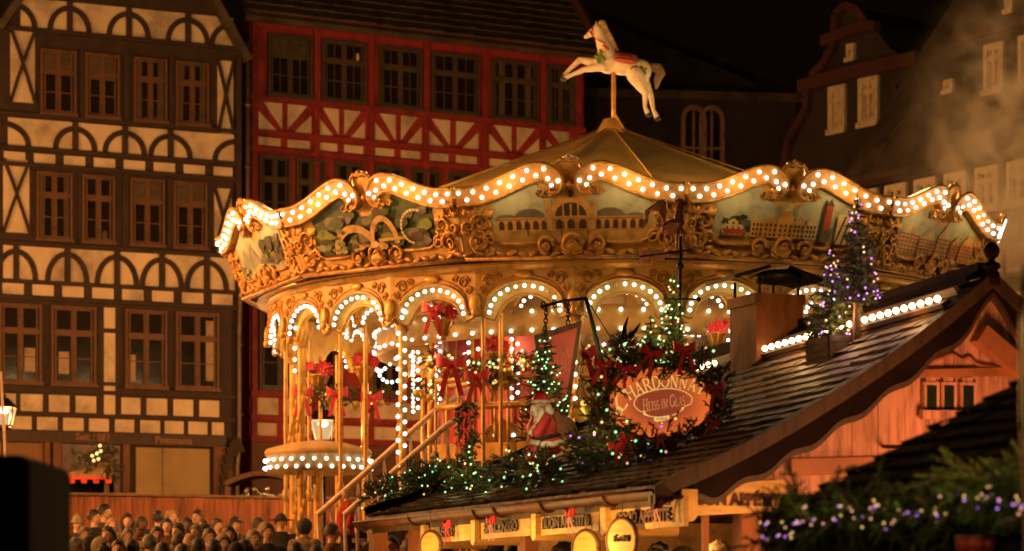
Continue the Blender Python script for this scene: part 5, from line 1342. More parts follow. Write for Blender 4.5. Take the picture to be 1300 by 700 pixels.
# ================================================================== oval wine sign in its wreath
SC0 = P(838, 511, 16.9); srot = Matrix.Rotation(R(8), 3, 'Z') @ Matrix.Rotation(R(-2.5), 3, 'Y')
sign = thing('oval_sign', 'glowing orange oval wine sign with gold lettering inside a ribboned wreath', 'sign', SC0); sign.rotation_euler = srot.to_euler()
k = 16.9 / F
def el(a, b, n=48): return [(a * math.cos(2 * PI * i / n), b * math.sin(2 * PI * i / n)) for i in range(n)]
def lightbox(name, edge, mid, s_edge, s_mid):
    mm, nt, b = nmat(name); tc = nt.nodes.new('ShaderNodeTexCoord'); mp = nt.nodes.new('ShaderNodeMapping'); mp.inputs['Scale'].default_value = (1 / (63 * k), 0, 1 / (41 * k))
    ln = nt.nodes.new('ShaderNodeVectorMath'); ln.operation = 'LENGTH'; rp = nt.nodes.new('ShaderNodeValToRGB')
    nt.links.new(tc.outputs['Object'], mp.inputs[0]); nt.links.new(mp.outputs[0], ln.inputs[0]); nt.links.new(ln.outputs['Value'], rp.inputs[0])
    rp.color_ramp.elements[0].position = 0.42; rp.color_ramp.elements[0].color = (*mid, 1); rp.color_ramp.elements[1].position = 0.97; rp.color_ramp.elements[1].color = (*edge, 1)
    nt.links.new(rp.outputs[0], b.inputs['Emission Color']); b.inputs['Emission Strength'].default_value = 1.0; b.inputs['Base Color'].default_value = (0.06, 0.012, 0.008, 1); b.inputs['Specular IOR Level'].default_value = 0.0; return mm
face = lightbox('backlit_sign_face', (0.78, 0.145, 0.024), (0.27, 0.043, 0.018), 1, 1)
m = MB(); m.prism([(x, -0.02, z) for x, z in el(66 * k, 44 * k)], (0, 0.06, 0)); m.build('lit_panel', face, sign)
gilt = emit('lit_gilt_lettering', (0.80, 0.50, 0.13), 1.0, (0.6, 0.4, 0.1)); faint = emit('faint_gilt_lettering', (0.62, 0.27, 0.06), 0.9, (0.5, 0.25, 0.08))
# serif capitals drawn as strokes: (polyline, thick) in a box one unit high
def arcp(cx, cy, rx, ry, a0, a1, n=12): return [(cx + rx * math.cos(R(a0 + (a1 - a0) * i / n)), cy + ry * math.sin(R(a0 + (a1 - a0) * i / n))) for i in range(n + 1)]
TH, TN = 0.12, 0.05
GL = {
 'C': (0.78, [(arcp(0.42, 0.5, 0.38, 0.5, 48, 312), 'arc'), ([(0.68, 0.98), (0.68, 0.72)], TN), ([(0.68, 0.02), (0.70, 0.2)], TN)]),
 'H': (0.86, [([(0.16, 0), (0.16, 1)], TH), ([(0.70, 0), (0.70, 1)], TH), ([(0.16, 0.52), (0.70, 0.52)], TN)]),
 'A': (0.84, [([(0.12, 0), (0.42, 1)], TN), ([(0.42, 1), (0.74, 0)], TH), ([(0.22, 0.33), (0.63, 0.33)], TN)]),
 'R': (0.80, [([(0.16, 0), (0.16, 1)], TH), (arcp(0.34, 0.75, 0.28, 0.25, 90, -90, 10), 'arc'), ([(0.16, 1), (0.34, 1)], TN), ([(0.16, 0.5), (0.34, 0.5)], TN), ([(0.38, 0.5), (0.76, 0)], TH)]),
 'D': (0.86, [([(0.16, 0), (0.16, 1)], TH), (arcp(0.34, 0.5, 0.44, 0.5, 90, -90), 'arc'), ([(0.16, 1), (0.36, 1)], TN), ([(0.16, 0), (0.36, 0)], TN)]),
 'O': (0.86, [(arcp(0.43, 0.5, 0.38, 0.5, 0, 360, 22), 'arc')]),
 'N': (0.88, [([(0.16, 0), (0.16, 1)], TN), ([(0.16, 1), (0.72, 0)], TH), ([(0.72, 0), (0.72, 1)], TN)]),
 'Y': (0.80, [([(0.08, 1), (0.40, 0.46)], TH), ([(0.40, 0.46), (0.72, 1)], TN), ([(0.40, 0), (0.40, 0.48)], TH)]),
 'E': (0.70, [([(0.16, 0), (0.16, 1)], TH), ([(0.16, 1), (0.60, 1)], TN), ([(0.16, 0.52), (0.50, 0.52)], TN), ([(0.16, 0), (0.62, 0)], TN), ([(0.62, 0.0), (0.62, 0.2)], TN), ([(0.60, 1), (0.60, 0.82)], TN)]),
 'I': (0.40, [([(0.2, 0), (0.2, 1)], TH)]),
 'S': (0.62, [(arcp(0.30, 0.75, 0.22, 0.25, 40, 250, 10) + arcp(0.30, 0.26, 0.25, 0.26, 80, -140, 10), 'arc')]),
 'M': (1.0, [([(0.16, 0), (0.16, 1)], TN), ([(0.16, 1), (0.5, 0.1)], TH), ([(0.5, 0.1), (0.84, 1)], TN), ([(0.84, 1), (0.84, 0)], TH)]),
 'G': (0.84, [(arcp(0.42, 0.5, 0.38, 0.5, 48, 340), 'arc'), ([(0.68, 0.98), (0.68, 0.72)], TN), ([(0.72, 0.05), (0.72, 0.42)], TH), ([(0.56, 0.42), (0.84, 0.42)], TN)]),
 'L': (0.66, [([(0.16, 0), (0.16, 1)], TH), ([(0.16, 0), (0.60, 0)], TN), ([(0.60, 0), (0.60, 0.24)], TN)]),
 ' ': (0.4, [])}
SERIF = {'H': [(0.16, 0), (0.16, 1), (0.70, 0), (0.70, 1)], 'A': [(0.12, 0), (0.74, 0)], 'R': [(0.16, 0), (0.10, 1)], 'D': [(0.10, 0), (0.10, 1)], 'N': [(0.16, 0), (0.10, 1), (0.72, 1)], 'Y': [(0.40, 0), (0.08, 1), (0.72, 1)],
         'E': [(0.10, 0), (0.10, 1)], 'I': [(0.2, 0), (0.2, 1)], 'M': [(0.16, 0), (0.84, 0), (0.10, 1), (0.88, 1)], 'L': [(0.16, 1), (0.10, 0)]}
def glyph_quads(ch):
    w, strokes = GL[ch]; out = []
    for pts, th in strokes:
        for i in range(len(pts) - 1):
            (x0, y0), (x1, y1) = pts[i], pts[i + 1]; dx, dy = x1 - x0, y1 - y0; L = math.hypot(dx, dy) or 1; nx_, ny_ = -dy / L, dx / L
            if th == 'arc': t0 = TN + (TH - TN) * abs(dy) / L; t1 = t0
            else: t0 = t1 = th
            out.append([(x0 + nx_ * t0 / 2, y0 + ny_ * t0 / 2), (x0 - nx_ * t0 / 2, y0 - ny_ * t0 / 2), (x1 - nx_ * t1 / 2, y1 - ny_ * t1 / 2), (x1 + nx_ * t1 / 2, y1 + ny_ * t1 / 2)])
    for x, y in SERIF.get(ch, []): out.append([(x - 0.13, y - 0.025), (x + 0.13, y - 0.025), (x + 0.13, y + 0.025), (x - 0.13, y + 0.025)])
    return w, out
def serif_text(mb, text, caps, place, gap=0.06):
    """place(distance along the line, height) -> (x, z); caps: height of each letter"""
    x = 0.0; ds = 0.0
    for ch, h in zip(text, caps):
        w, quads = glyph_quads(ch)
        for q in quads:
            ds += 0.00002
            mb.add([(p[0], -0.024 - ds, p[1]) for p in (place(x + a * h * 0.82, b * h) for a, b in q)], [(0, 1, 2, 3)])
        x += (w + gap) * h * 0.82
    return x
def measure(text, caps, gap=0.06): return sum((GL[c][0] + gap) * h * 0.82 for c, h in zip(text, caps))
T1 = 'CHARDONNAY'; cap1 = [23 * k] + [15.5 * k] * 9; L1 = measure(T1, cap1)
def arc_place(a, b, a0, a1, L, base_drop=None):
    tab = [(a * math.cos(R(a0 + (a1 - a0) * i / 200)), b * math.sin(R(a0 + (a1 - a0) * i / 200))) for i in range(201)]; acc = [0]
    for i in range(200): acc.append(acc[-1] + math.hypot(tab[i + 1][0] - tab[i][0], tab[i + 1][1] - tab[i][1]))
    def f(s, h):
        t = s / L * acc[-1]; i = 0
        t = min(max(t, 0), acc[-1] - 1e-9)
        while acc[i + 1] < t: i += 1
        p, q = tab[i], tab[i + 1]; r = (t - acc[i]) / (acc[i + 1] - acc[i]); dx, dz = q[0] - p[0], q[1] - p[1]; l = math.hypot(dx, dz)
        return (p[0] + dx * r - dz / l * h, p[1] + dz * r + dx / l * h * 0.95)
    return f
m = MB()
def pf2(s, h):
    x = (-55 + s / L1 * 110); sl = -0.0118 * (x - 10); z = 18.5 - 0.0059 * (x - 10) ** 2
    if s < 0.62 * cap1[0]: z -= 6.5; sl *= 0.3
    n_ = math.hypot(1, sl); return ((x - sl / n_ * h / k) * k, (z + h / k / n_) * k)
serif_text(m, T1, cap1, pf2); m.build('lettering', gilt, sign)
T2 = 'HEISS IM GLAS'; c2 = [14 * k if i in (0, 9) else 10.0 * k for i in range(len(T2))]; L2 = measure(T2, c2)
m = MB(); serif_text(m, T2, c2, lambda s, h: (4 * k + (s - L2 / 2) * (55 * k / L2) , -8 * k + h * 1.1 + (s - L2 / 2) * 0.09)); m.build('lettering', faint, sign)
m = MB()
fr_ = catmull([(-19, -19), (-28, -16), (-26, -12), (-32, -12), (-38, -7), (-41, -1), (-36, 8), (-24, 13.5), (-8, 17), (8, 18), (24, 15.5), (36, 9), (40, 3), (37, -4), (29, -7), (27, -10), (24, -13)], 5)
for pts in (fr_, catmull([(-27, -15), (-19, -19), (-9, -20.5)], 4), catmull([(26, -11), (19, -16), (11, -18.5)], 4)): m.tube([((a * 0.93 + 3.5) * k, -0.024, b * 0.93 * k) for a, b in pts], 0.55 * k, 5)
for a, b in ((-21.6, -13.5), (27.7, -9.3)): m.ell((a * k, -0.024, b * k), 1.6 * k, None, 8, 6)
m.tube([(-54 * k + 4 * k * math.cos(t * PI / 8), -0.024, -10 * k + 5.5 * k * math.sin(t * PI / 8)) for t in range(17)], 0.5 * k, 5)
m.prism([(x * k, -0.026, z * k) for x, z in ((-10, -23), (-7, -25), (7, -23), (11, -21.5), (10, -17), (6, -17.5), (-6, -19), (-9, -18))], (0, 0.004, 0)); m.build('scroll_frame', gilt, sign)
m = MB(); vs, fs_ = text_mb('R', 6 * k, 0.001); m.add([v + Vector((-54 * k, -0.026, -13 * k)) for v in vs], fs_); m.build('lettering', faint, sign)
m = MB(); vs, fs_ = text_mb('mulled', 3.6 * k, 0.001); m.add([v + Vector((0, -0.0285, -22.6 * k)) for v in vs], fs_); m.build('lettering', M['ink_red'], sign)
# the wreath
wr = random.Random(31); wb = SC0 + Vector((0, 0, 0))
wreath = thing('christmas_wreath', 'thick dark spruce wreath with red bows around the oval wine sign', 'wreath', wb); wreath.rotation_euler = srot.to_euler()
def wfill(m, lo, hi, mi=None):
    pts = [Vector((79 * k * math.cos(2 * PI * i / 36), 0.0, (53 if math.sin(2 * PI * i / 36) > 0 else 50) * k * math.sin(2 * PI * i / 36))) for i in range(37)]
    garland(m, pts[lo:hi], 0.075, NL, NW, 250, wr, 0.008, 0.125)
m = MB(); wfill(m, 0, 37); m.build('foliage', [M['needle_dark'], M['twig']], wreath)
for (px, py, s) in ((762, 462, 0.10), (789, 468, 0.095), (824, 450, 0.12), (869, 446, 0.125), (905, 497, 0.11), (790, 556, 0.08), (832, 556, 0.06), (776, 565, 0.09), (900, 540, 0.08)):
    m = MB(); bow_mb(m, (0, 0, 0), s); q = m.build('bow', M['red_ribbon'], wreath); q.location = ((px - 838) * k, -0.10, (511 - py) * k); q.rotation_euler = (0, wr.uniform(-0.5, 0.5), 0)
L = [Vector(((px - 838) * k, -0.11, (511 - py) * k)) for px, py in ((767, 463), (755, 500), (758, 535), (775, 548), (790, 535), (760, 478), (765, 520), (905, 450), (812, 440), (748, 548), (770, 575), (800, 560))]
fairy(wreath, L, GRNK, 0.0105)
bs = MB(); bs.tube([(0.1, 0.12, -0.1), (0.1, 0.2, -0.75)], 0.02, 6); bs.tube([(-0.12, 0.12, -0.1), (-0.12, 0.2, -0.65)], 0.02, 6); bs.build('bracket', M['iron'], sign)
# dark horned topiary beside the wreath
def topi(m):
    r = random.Random(44)
    for _ in range(90):
        v = Vector((r.uniform(-1, 1), r.uniform(-1, 1), r.uniform(-1, 1))); v.normalize(); twig(m, Vector((0, 0, 0.13)) + v * 0.05, v, r.uniform(0.05, 0.09), NL * 0.8, NW, 250, 0, 0, r)
tb_ = P(792, 465, 18.6)
o = green('topiary', 'dark round spruce topiary with two upright horns left of the lit firs', 'topiary', topi, tb_, None, [M['needle_dark'], M['twig']])
hm = MB(); hm.tube([(0.0, 0, 0.18), (0.005, -0.01, 0.27), (0.03, -0.01, 0.345)], [0.025, 0.016, 0.004], 6); hm.tube([(0.03, 0, 0.2), (0.08, -0.01, 0.245), (0.115, -0.01, 0.30)], [0.022, 0.014, 0.004], 6); hm.build('horn', M['black'], o)
fairy(o, [Vector((-0.03, -0.13, 0.02)), Vector((0.0, -0.12, 0.14)), Vector((-0.05, -0.13, 0.03)), Vector((0.09, -0.12, 0.02))], ['green', 'green', 'warm'], 0.013)
# ================================================================== bearded figure in a red coat with a sack, on a small sled
fb_ = RP(690, 588, 0.0); Yf = fb_.y; kf = Yf / F
fig = thing('garden_figure', 'painted figure of a bearded man in a red coat and cap carrying a brown sack', 'figure', fb_)
def fp(px, py, y=0.0): return Vector(((px - 690) * kf, y, (588 - py) * kf))
m = MB(); m.ell(fp(690, 546), (22 * kf, 0.11, 22 * kf), None, 14, 10); m.ell(fp(698, 562), (30 * kf, 0.12, 14 * kf), Matrix.Rotation(0.25, 3, 'Y'), 14, 10); m.cap(fp(690, 566, -0.04), fp(676, 577, -0.05), 12 * kf, 11 * kf); m.cap(fp(695, 566, 0.05), fp(680, 574, 0.05), 12 * kf, 11 * kf)
m.ell(fp(688, 526), (16 * kf, 0.09, 16 * kf)); m.ell(fp(687, 512), (11 * kf, 0.075, 12 * kf)); m.cap(fp(692, 532, -0.09), fp(682, 552, -0.13), 8 * kf, 7 * kf); m.cap(fp(682, 552, -0.13), fp(676, 550, -0.12), 7 * kf, 5 * kf)
me = remesh(m, 0.012, 4); me.materials.append(mat('figure_red', (0.40, 0.03, 0.025), 0.5, var=0.2)); link('body', me, fig)
m = MB(); m.ell(fp(686, 517, -0.03), (9.5 * kf, 0.065, 9 * kf)); m.cap(fp(686, 515, -0.05), fp(685, 520, -0.075), 4 * kf, 3.5 * kf)
me = remesh(m, 0.010, 2); me.materials.append(M['skin']); link('face', me, fig)
m = MB()
for i in range(30):
    a = rg.random(); px = 678 + 10 * a + rg.uniform(-4, 4) * (1 - a); py = 522 + 30 * (1 - a); m.ell(fp(px, py, -0.085 - 0.03 * rg.random()), (4.2 * kf, 0.03, 6.5 * kf), Matrix.Rotation(rg.uniform(-.5, .5), 3, 'Y'), 7, 5)
for px, py in ((696, 518), (699, 524), (678, 519), (694, 527), (684, 526), (689, 528), (680, 526)): m.ell(fp(px, py, -0.06), (5 * kf, 0.045, 5.5 * kf), None, 8, 6)
me = remesh(m, 0.009, 2); me.materials.append(mat('beard_white', (0.55, 0.46, 0.34), 0.7)); link('beard', me, fig)
m = MB(); m.lathe([(12.5 * kf, 0), (11 * kf, 6 * kf), (8 * kf, 11 * kf), (3 * kf, 14 * kf), (0, 15 * kf)], 14, fp(687, 511)); m.build('cap', M['red_ribbon'], fig)
m = MB(); m.lathe([(12 * kf, -1.5 * kf), (14 * kf, 0), (12 * kf, 2.5 * kf)], 14, fp(687, 511)); m.build('fur_trim', mat('fur_white', (0.58, 0.48, 0.34), 0.8, bump=0.4), fig); m = MB(); m.ell(fp(701, 509, -0.02), 3 * kf); m.build('pompom', M['ivory'], fig); m = MB()
m.tube([fp(674, 562, -0.10), fp(688, 566, -0.135), fp(702, 566, -0.13), fp(718, 560, -0.10)], [3.5 * kf, 4.5 * kf, 4 * kf, 3 * kf], 8); m.tube([fp(676, 548, -0.12), fp(674, 554, -0.12)], 4.5 * kf, 8); m.tube([fp(672, 580, -0.05), fp(666, 586, -0.06)], 5 * kf, 8)
m.build('fur_trim', mat('fur_white', (0.58, 0.48, 0.34), 0.8, bump=0.4), fig)
m = MB(); m.ell(fp(716, 546, 0.02), (17 * kf, 0.10, 20 * kf), Matrix.Rotation(-0.45, 3, 'Y'), 14, 10); m.ell(fp(704, 526, 0.0), (7 * kf, 0.05, 6 * kf)); me = remesh(m, 0.012, 4); me.materials.append(mat('sack_brown', (0.20, 0.085, 0.03), 0.8, bump=0.4)); link('sack', me, fig)
m = MB(); m.tube([fp(676, 556, -0.11), fp(690, 558, -0.115), fp(708, 553, -0.09)], 3 * kf, 6); m.build('belt', M['hair_black'], fig)
sld = thing('toy_sled', 'small golden wooden sled standing on the roof behind the red-coated figure', 'sled', RP(722, 598))
m = MB()
def sp(px, py, y): v = P(px, py, Yf - 0.25 + y) - sld.location; return v
for y in (0.0, 0.22):
    m.tube([sp(668, 602, y), sp(700, 600, y), sp(735, 592, y), sp(752, 578, y), sp(757, 566, y)], 0.012, 6); m.bar(sp(713, 566, y), sp(722, 596, y), 0.025, 0.025); m.bar(sp(722, 562, y), sp(732, 592, y), 0.025, 0.025)
m.build('frame', M['tan_wood'], sld)
m = MB(); m.bar(sp(672, 598, 0.11), sp(735, 566, 0.11), 0.28, 0.02); m.build('seat', M['tan_wood'], sld)
bk = thing('brass_bucket', 'tilted brass bucket on the roof between the figure and the oval sign', 'bucket', P(743, 534, 18.0)); bk.rotation_euler = (0.0, R(-22), 0)
m = MB(); m.lathe([(0.0, 0.0), (0.045, 0.0), (0.072, 0.085), (0.08, 0.09), (0.066, 0.085), (0.04, 0.01)], 16); m.build('body', M['brass'], bk)
m = MB(); m.tube([(0.075 * math.cos(t), 0, 0.088 + 0.06 * math.sin(t)) for t in [PI * i / 10 for i in range(11)]], 0.005, 5); m.build('handle', M['brass'], bk)
m = MB(); m.ell((0.03, -0.02, 0.11), 0.02, None, 8, 6); m.build('candle_bulb', EM['warm'], bk)
# ================================================================== hanging red sign on its iron bracket
Yh = 22.0; hb_ = P(770, 476, Yh); hg = thing('hanging_sign', 'tall red signboard with gold ring hanging from a curled iron bracket', 'sign', hb_)
def hq(px, py, y=0.0): return P(px, py, Yh + y) - hb_
m = MB(); q = [(678, 426), (739, 407), (721, 530), (690, 534)]; m.prism([hq(a, b) for a, b in q], (0, 0.05, 0)); m.build('frame', M['brown_wood'], hg)
m = MB(); q = [(684, 432), (733, 416), (716, 524), (694, 527)]; m.prism([hq(a, b, -0.012) for a, b in q], (0, 0.01, 0)); m.build('board', mat('salmon_board', (0.52, 0.085, 0.05), 0.6, var=0.1, scale=3), hg)
m = MB(); m.tube([hq(709 + 13 * math.cos(t * PI / 12), 456 + 15 * math.sin(t * PI / 12), -0.02) for t in range(25)], 0.008, 5); m.tube([hq(709 + 7 * math.cos(t * PI / 12), 456 + 8 * math.sin(t * PI / 12), -0.02) for t in range(25)], 0.005, 5); m.build('emblem', mat('emblem_gold', (0.58, 0.2, 0.07), 0.5), hg)
m = MB(); m.tube([hq(743, 378), hq(752, 410), hq(760, 445), hq(770, 476)], 0.018, 8); m.tube([hq(745, 380), hq(782, 440), hq(800, 470)], 0.005, 4); m.build('post', M['green_iron'], hg)
m = MB(); m.tube([hq(745, 379), hq(716, 382), hq(686, 390)], 0.014, 6)
for px, py in ((690, 388), (704, 386), (718, 385)):
    for sg in (-1, 1): m.tube([hq(px + sg * 3.2 * math.sin(t * 0.55) * (1 - t / 14), py + sg * 7 * (1 - math.cos(t * 0.55)) / 2 * (1 - t / 20)) for t in range(11)], 0.007, 5)
m.build('bracket', M['iron'], hg)
for x0, y0, x1, y1 in ((694, 390, 692, 420), (722, 383, 721, 412)):
    m = MB()
    for i in range(6): t0 = i / 6; c = hq(x0 + (x1 - x0) * (t0 + 0.08), y0 + (y1 - y0) * (t0 + 0.08)); m.tube([c + Vector((0.016 * math.cos(a) * (1 if i % 2 else .3), 0.016 * math.cos(a) * (.3 if i % 2 else 1), 0.026 * math.sin(a))) for a in [k_ * PI / 4 for k_ in range(9)]], 0.005, 4)
    m.build('chain', M['iron'], hg)
# ================================================================== rooster weathervane
Yw = 20.3; wb_ = P(863, 468, Yw); wv = thing('weathervane', 'copper rooster weathervane with feathered arrow on a thin pole above the ridge', 'weathervane', wb_)
def wq(px, py, y=0.0): return P(px, py, Yw + y) - wb_
m = MB(); m.tube([wq(863, 490), wq(863, 400), wq(864, 300)], [0.016, 0.013, 0.010], 8)
for py, r_ in ((338, 0.028), (352, 0.018)): m.ell(wq(863.5, py), r_, None, 10, 8)
m.tube([wq(846, 380), wq(863, 380), wq(885, 380)], 0.008, 6); m.tube([wq(863, 380, -0.12), wq(863, 380, 0.12)], 0.008, 6); m.ell(wq(887, 380), 0.018); m.ell(wq(845, 380), 0.018); m.build('pole', M['iron'], wv)
m = MB(); m.tube([wq(812, 326), wq(845, 322), wq(873, 318)], 0.009, 6); m.prism([wq(872, 314), wq(872, 322), wq(881, 317)], (0, 0.012, 0)); m.build('arrow', M['iron'], wv)
m = MB()
for sg in (-1, 1):
    for i in range(5): x = 813 + i * 6.5; m.prism([wq(x, 326.5 - i * 0.6), wq(x + 7, 326 - i * 0.6), wq(x + 4, 326 - i * .6 + sg * 7.5), wq(x - 3, 326.5 - i * .6 + sg * 8)], (0, 0.012 + 0.002 * i, 0))
m.build('arrow_feather', M['rust_copper'], wv)
rb = MB(); rb.ell(wq(853, 289), (15 * Yw / F, 0.045, 10 * Yw / F), Matrix.Rotation(-0.35, 3, 'Y'), 12, 8); rb.cap(wq(861, 284), wq(862, 268), 0.045, 0.028); rb.cap(wq(862, 268), wq(864, 260), 0.028, 0.026); rb.cap(wq(866, 260), wq(871, 261), 0.012, 0.004)
for x0, x1 in ((858, 859), (866, 873)): rb.cap(wq(x0 + 1, 296), wq(x0 + 1, 307), 0.02, 0.01); rb.cap(wq(x0 + 1, 307), wq(x1, 317), 0.010, 0.008); rb.cap(wq(x1, 317), wq(x1 + 5, 318), 0.009, 0.004)
me = remesh(rb, 0.008, 2); me.materials.append(M['rust_copper']); link('body', me, wv)
m = MB()
for i in range(7): 
    q = i / 6; pts = [wq(842 + 2 * q, 284), wq(838 - 6 * q + 5, 262 + 6 * q - 4 * (1 - q)), wq(829 - 8 * q + 6 * (1 - q), 258 + 10 * q), wq(818 + 4 * (1 - q) + 2, 270 + 8 * q), wq(815 + 7 * (1 - q), 284 + 12 * q * 0.6)]
    m.tube(catmull([tuple(p) for p in pts], 4), [0.018 - 0.0008 * j for j in range(17)], 6)
m.build('tail', M['rust_copper'], wv)
m = MB()
for i in range(4): m.ell(wq(858.5 + i * 2.6, 257 - (1.5 if i in (1, 2) else 0)), (0.014, 0.010, 0.022), None, 7, 5)
m.ell(wq(867, 266), (0.012, 0.01, 0.02)); m.build('comb', M['rust_copper'], wv)
m = MB(); m.prism([wq(843, 288, -0.05), wq(850, 282, -0.05), wq(862, 284, -0.05), wq(858, 293, -0.05), wq(848, 296, -0.05)], (0, 0.012, 0)); m.build('wing', M['rust_copper'], wv)
# ================================================================== nearest stall at the right
C1 = P(972, 662, 10.5); C2 = P(1420, 628, 8.8); C3 = P(1420, 418, 10.6); C3b = P(1330, 462, 10.9)
ns = thing('market_stall', 'unlit black-roofed market stall nearest the camera with a thick spruce garland', 'market stall', (2.6, 10.2, 0))
NSL = ns.location.copy()
def nbuild(mb, name, mats, parent=None):
    o = mb.build(name, mats, parent or ns)
    if parent is None: o.location = -NSL
    return o
rg = random.Random(17); m = MB(); nn = (C2 - C1).cross(C3 - C1).normalized(); nn = nn if nn.z > 0 else -nn; nr = 13
Dn = C3 - C2
for j in range(nr):
    t0, t1 = j / nr, min(1, (j + 1.3) / nr); cnt = 16
    L0 = C1.lerp(C3, t0); L1 = C1.lerp(C3, t1); R0 = C2.lerp(C3, t0) ; R1 = C2.lerp(C3, t1)
    L1 = L1; cnt = max(3, int(24 * (1 - t0)))
    for i in range(cnt):
        a, b = i / cnt, (i + 1) / cnt - 0.002; l = 0.02 + rg.uniform(0, 0.012)
        q = [L0.lerp(R0, a) + nn * l, L0.lerp(R0, b) + nn * (l + rg.uniform(-.004, .004)), L1.lerp(R1, b), L1.lerp(R1, a)]
        m.add(q + [q[0] - nn * 0.022, q[1] - nn * 0.022], [(0, 1, 2, 3), (0, 4, 5, 1)])
back = Vector((0.35, 2.2, 0)); C1b = C1 + Vector((0.9, 2.6, 0)); 
m.prism([C1, C2, C3], (0, 0, -0.03)); m.prism([C1 + Vector((0, 0, -0.005)), C3 + Vector((0, 0, -0.005)), C1b], (0, 0, -0.03))
nbuild(m, 'roof', mat('black_shingle', (0.008, 0.006, 0.004), 0.85, var=0.4, bump=0.3, spec=0.1))
m = MB(); f0, f1 = C1 + Vector((0.1, 0.12, 0)), C2 + Vector((0, 0.12, 0))
m.bar(Vector((f0.x, f0.y, 1.0)), Vector((f1.x, f1.y, 1.0)), 0.05, 1.9); m.bar(Vector((f0.x, f0.y, 1.0)), Vector((C1b.x, C1b.y, 1.0)), 0.05, 1.9); nbuild(m, 'wall', mat('black_board', (0.010, 0.007, 0.005), 0.9))
m = MB(); m.bar(C1 + Vector((0, -0.01, -0.05)), C2 + Vector((0, -0.01, -0.05)), 0.03, 0.12); nbuild(m, 'eaves_board', mat('black_board', (0.01, 0.007, 0.005), 0.9))
# its garland
gp_ = [(966, 668, 10.45), (1000, 660, 10.3), (1060, 655, 10.05), (1120, 650, 9.8), (1180, 645, 9.55), (1240, 632, 9.3), (1300, 624, 9.1), (1360, 616, 8.85)]
pts = [P(*q) + Vector((0, -0.06, 0)) for q in gp_]; base = pts[0].copy()
ng = thing('spruce_garland', 'thick dark spruce garland with violet and amber lights along the nearest eaves', 'garland', base)
r = random.Random(71)
def fg_garland(m, n, rad, lmin, lmax, up, ln=0.024, w=0.0055, dens=330, ts=(0, 1), sub=3):
    for i in range(n):
        t = (ts[0] + (ts[1] - ts[0]) * r.random()) * (len(pts) - 1.001); k_ = int(t); c = pts[k_].lerp(pts[k_ + 1], t - k_) - base
        d = Vector((r.uniform(-1, 1), r.uniform(-0.75, 0.1), r.uniform(-1.1, 0.8 if not up else 1.0)))
        if up: d = Vector((r.uniform(-1.4, 0.1), r.uniform(-0.4, 0.1), r.uniform(-0.05, 0.5)))
        twig(m, c + Vector((r.uniform(-.03, .03), r.uniform(-.04, .02), r.uniform(-rad, rad))), d, r.uniform(lmin, lmax), ln, w, dens, 0, sub, r, 0.12)
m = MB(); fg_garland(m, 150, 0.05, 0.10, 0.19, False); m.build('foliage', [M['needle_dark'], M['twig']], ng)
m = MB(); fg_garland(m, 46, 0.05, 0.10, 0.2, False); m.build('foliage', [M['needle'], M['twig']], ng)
m = MB()
for (x0, y0, x1, y1) in ((1310, 606, 1163, 602), (1320, 612, 1205, 614), (1320, 598, 1245, 604), (1330, 590, 1285, 592), (1310, 618, 1225, 606), (1318, 606, 1240, 622), (1325, 620, 1262, 598), (1330, 600, 1270, 586), (1335, 612, 1290, 604), (1310, 622, 1250, 634), (1330, 625, 1282, 628)):
    a, b = P(x0, y0, 9.0) - base, P(x1, y1, 9.25) - base; d = b - a
    twig(m, a, d, d.length, 0.025, 0.006, 300, 0, 5, r, 0.03)
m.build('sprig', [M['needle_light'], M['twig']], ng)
m = MB()
for (x0, y0, x1, y1) in ((1110, 650, 1070, 640), (1180, 642, 1130, 630), (1230, 640, 1170, 630), (1040, 658, 1005, 650)):
    a, b = P(x0, y0, 9.8) - base, P(x1, y1, 9.75) - base; d = b - a
    twig(m, a, d, d.length, 0.025, 0.0058, 300, 0, 4, r, 0.03)
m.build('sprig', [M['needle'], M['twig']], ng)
for i in range(7): lamp('fairy_fill_glow', P(985 + 50 * i, 640, 9.9 - 0.19 * i) - base, 0.35, (0.85, 0.75, 0.2), 0.05, ng)
lp = [(966, 682), (976, 664), (990, 672), (1004, 662), (1010, 672), (1022, 655), (1035, 664), (1060, 652), (1075, 648), (1095, 655), (1108, 648), (1116, 645), (1128, 662), (1145, 652), (1165, 648), (1188, 650), (1200, 640), (1213, 628), (1228, 630), (1245, 634), (1258, 628), (1266, 640), (1284, 640), (1296, 648), (1310, 640)]
L = []
for (x, y) in lp:
    for _ in range(4): 
        t = (x - 966) / 394; Yl = 10.25 - 1.5 * t; L.append(P(x + r.gauss(0, 6), y + r.gauss(0, 6), Yl - 0.05 - r.random() * 0.05) - base)
m = MB(); m.tube([P(x, y, 10.25 - 1.5 * (x - 966) / 394 - 0.06) - base for x, y in lp], 0.0025, 5); m.build('light_cable', M['green_iron'], ng)
fairy(ng, L[:98], ['purple', 'pink', 'warm', 'purple', 'pink', 'warm', 'pink'], 0.0048)
for i in range(4):
    o = thing('paper_cup', 'red paper cup standing in the dark hatch of the nearest stall', 'cup', P(1222 + i * 11, 703, 9.4), 0, 'red cups in the nearest stall')
    m = MB(); m.lathe([(0, 0), (0.022, 0), (0.03, 0.06), (0.027, 0.06), (0.02, 0.004)], 12); m.build('body', mat('cup_red', (0.5, 0.04, 0.04), 0.4), o); m = MB(); m.tube([(0.0315 * math.cos(a), 0.0315 * math.sin(a), 0.06) for a in [k_ * PI / 6 for k_ in range(13)]], 0.002, 4); m.build('rim', M['ivory'], o)
m = MB(); a, b = P(1200, 703, 9.4), P(1300, 703, 9.2); m.bar(a - Vector((0, 0, 0.012)), b - Vector((0, 0, 0.012)), 0.3, 0.02); nbuild(m, 'hatch_shelf', M['brown_wood'])
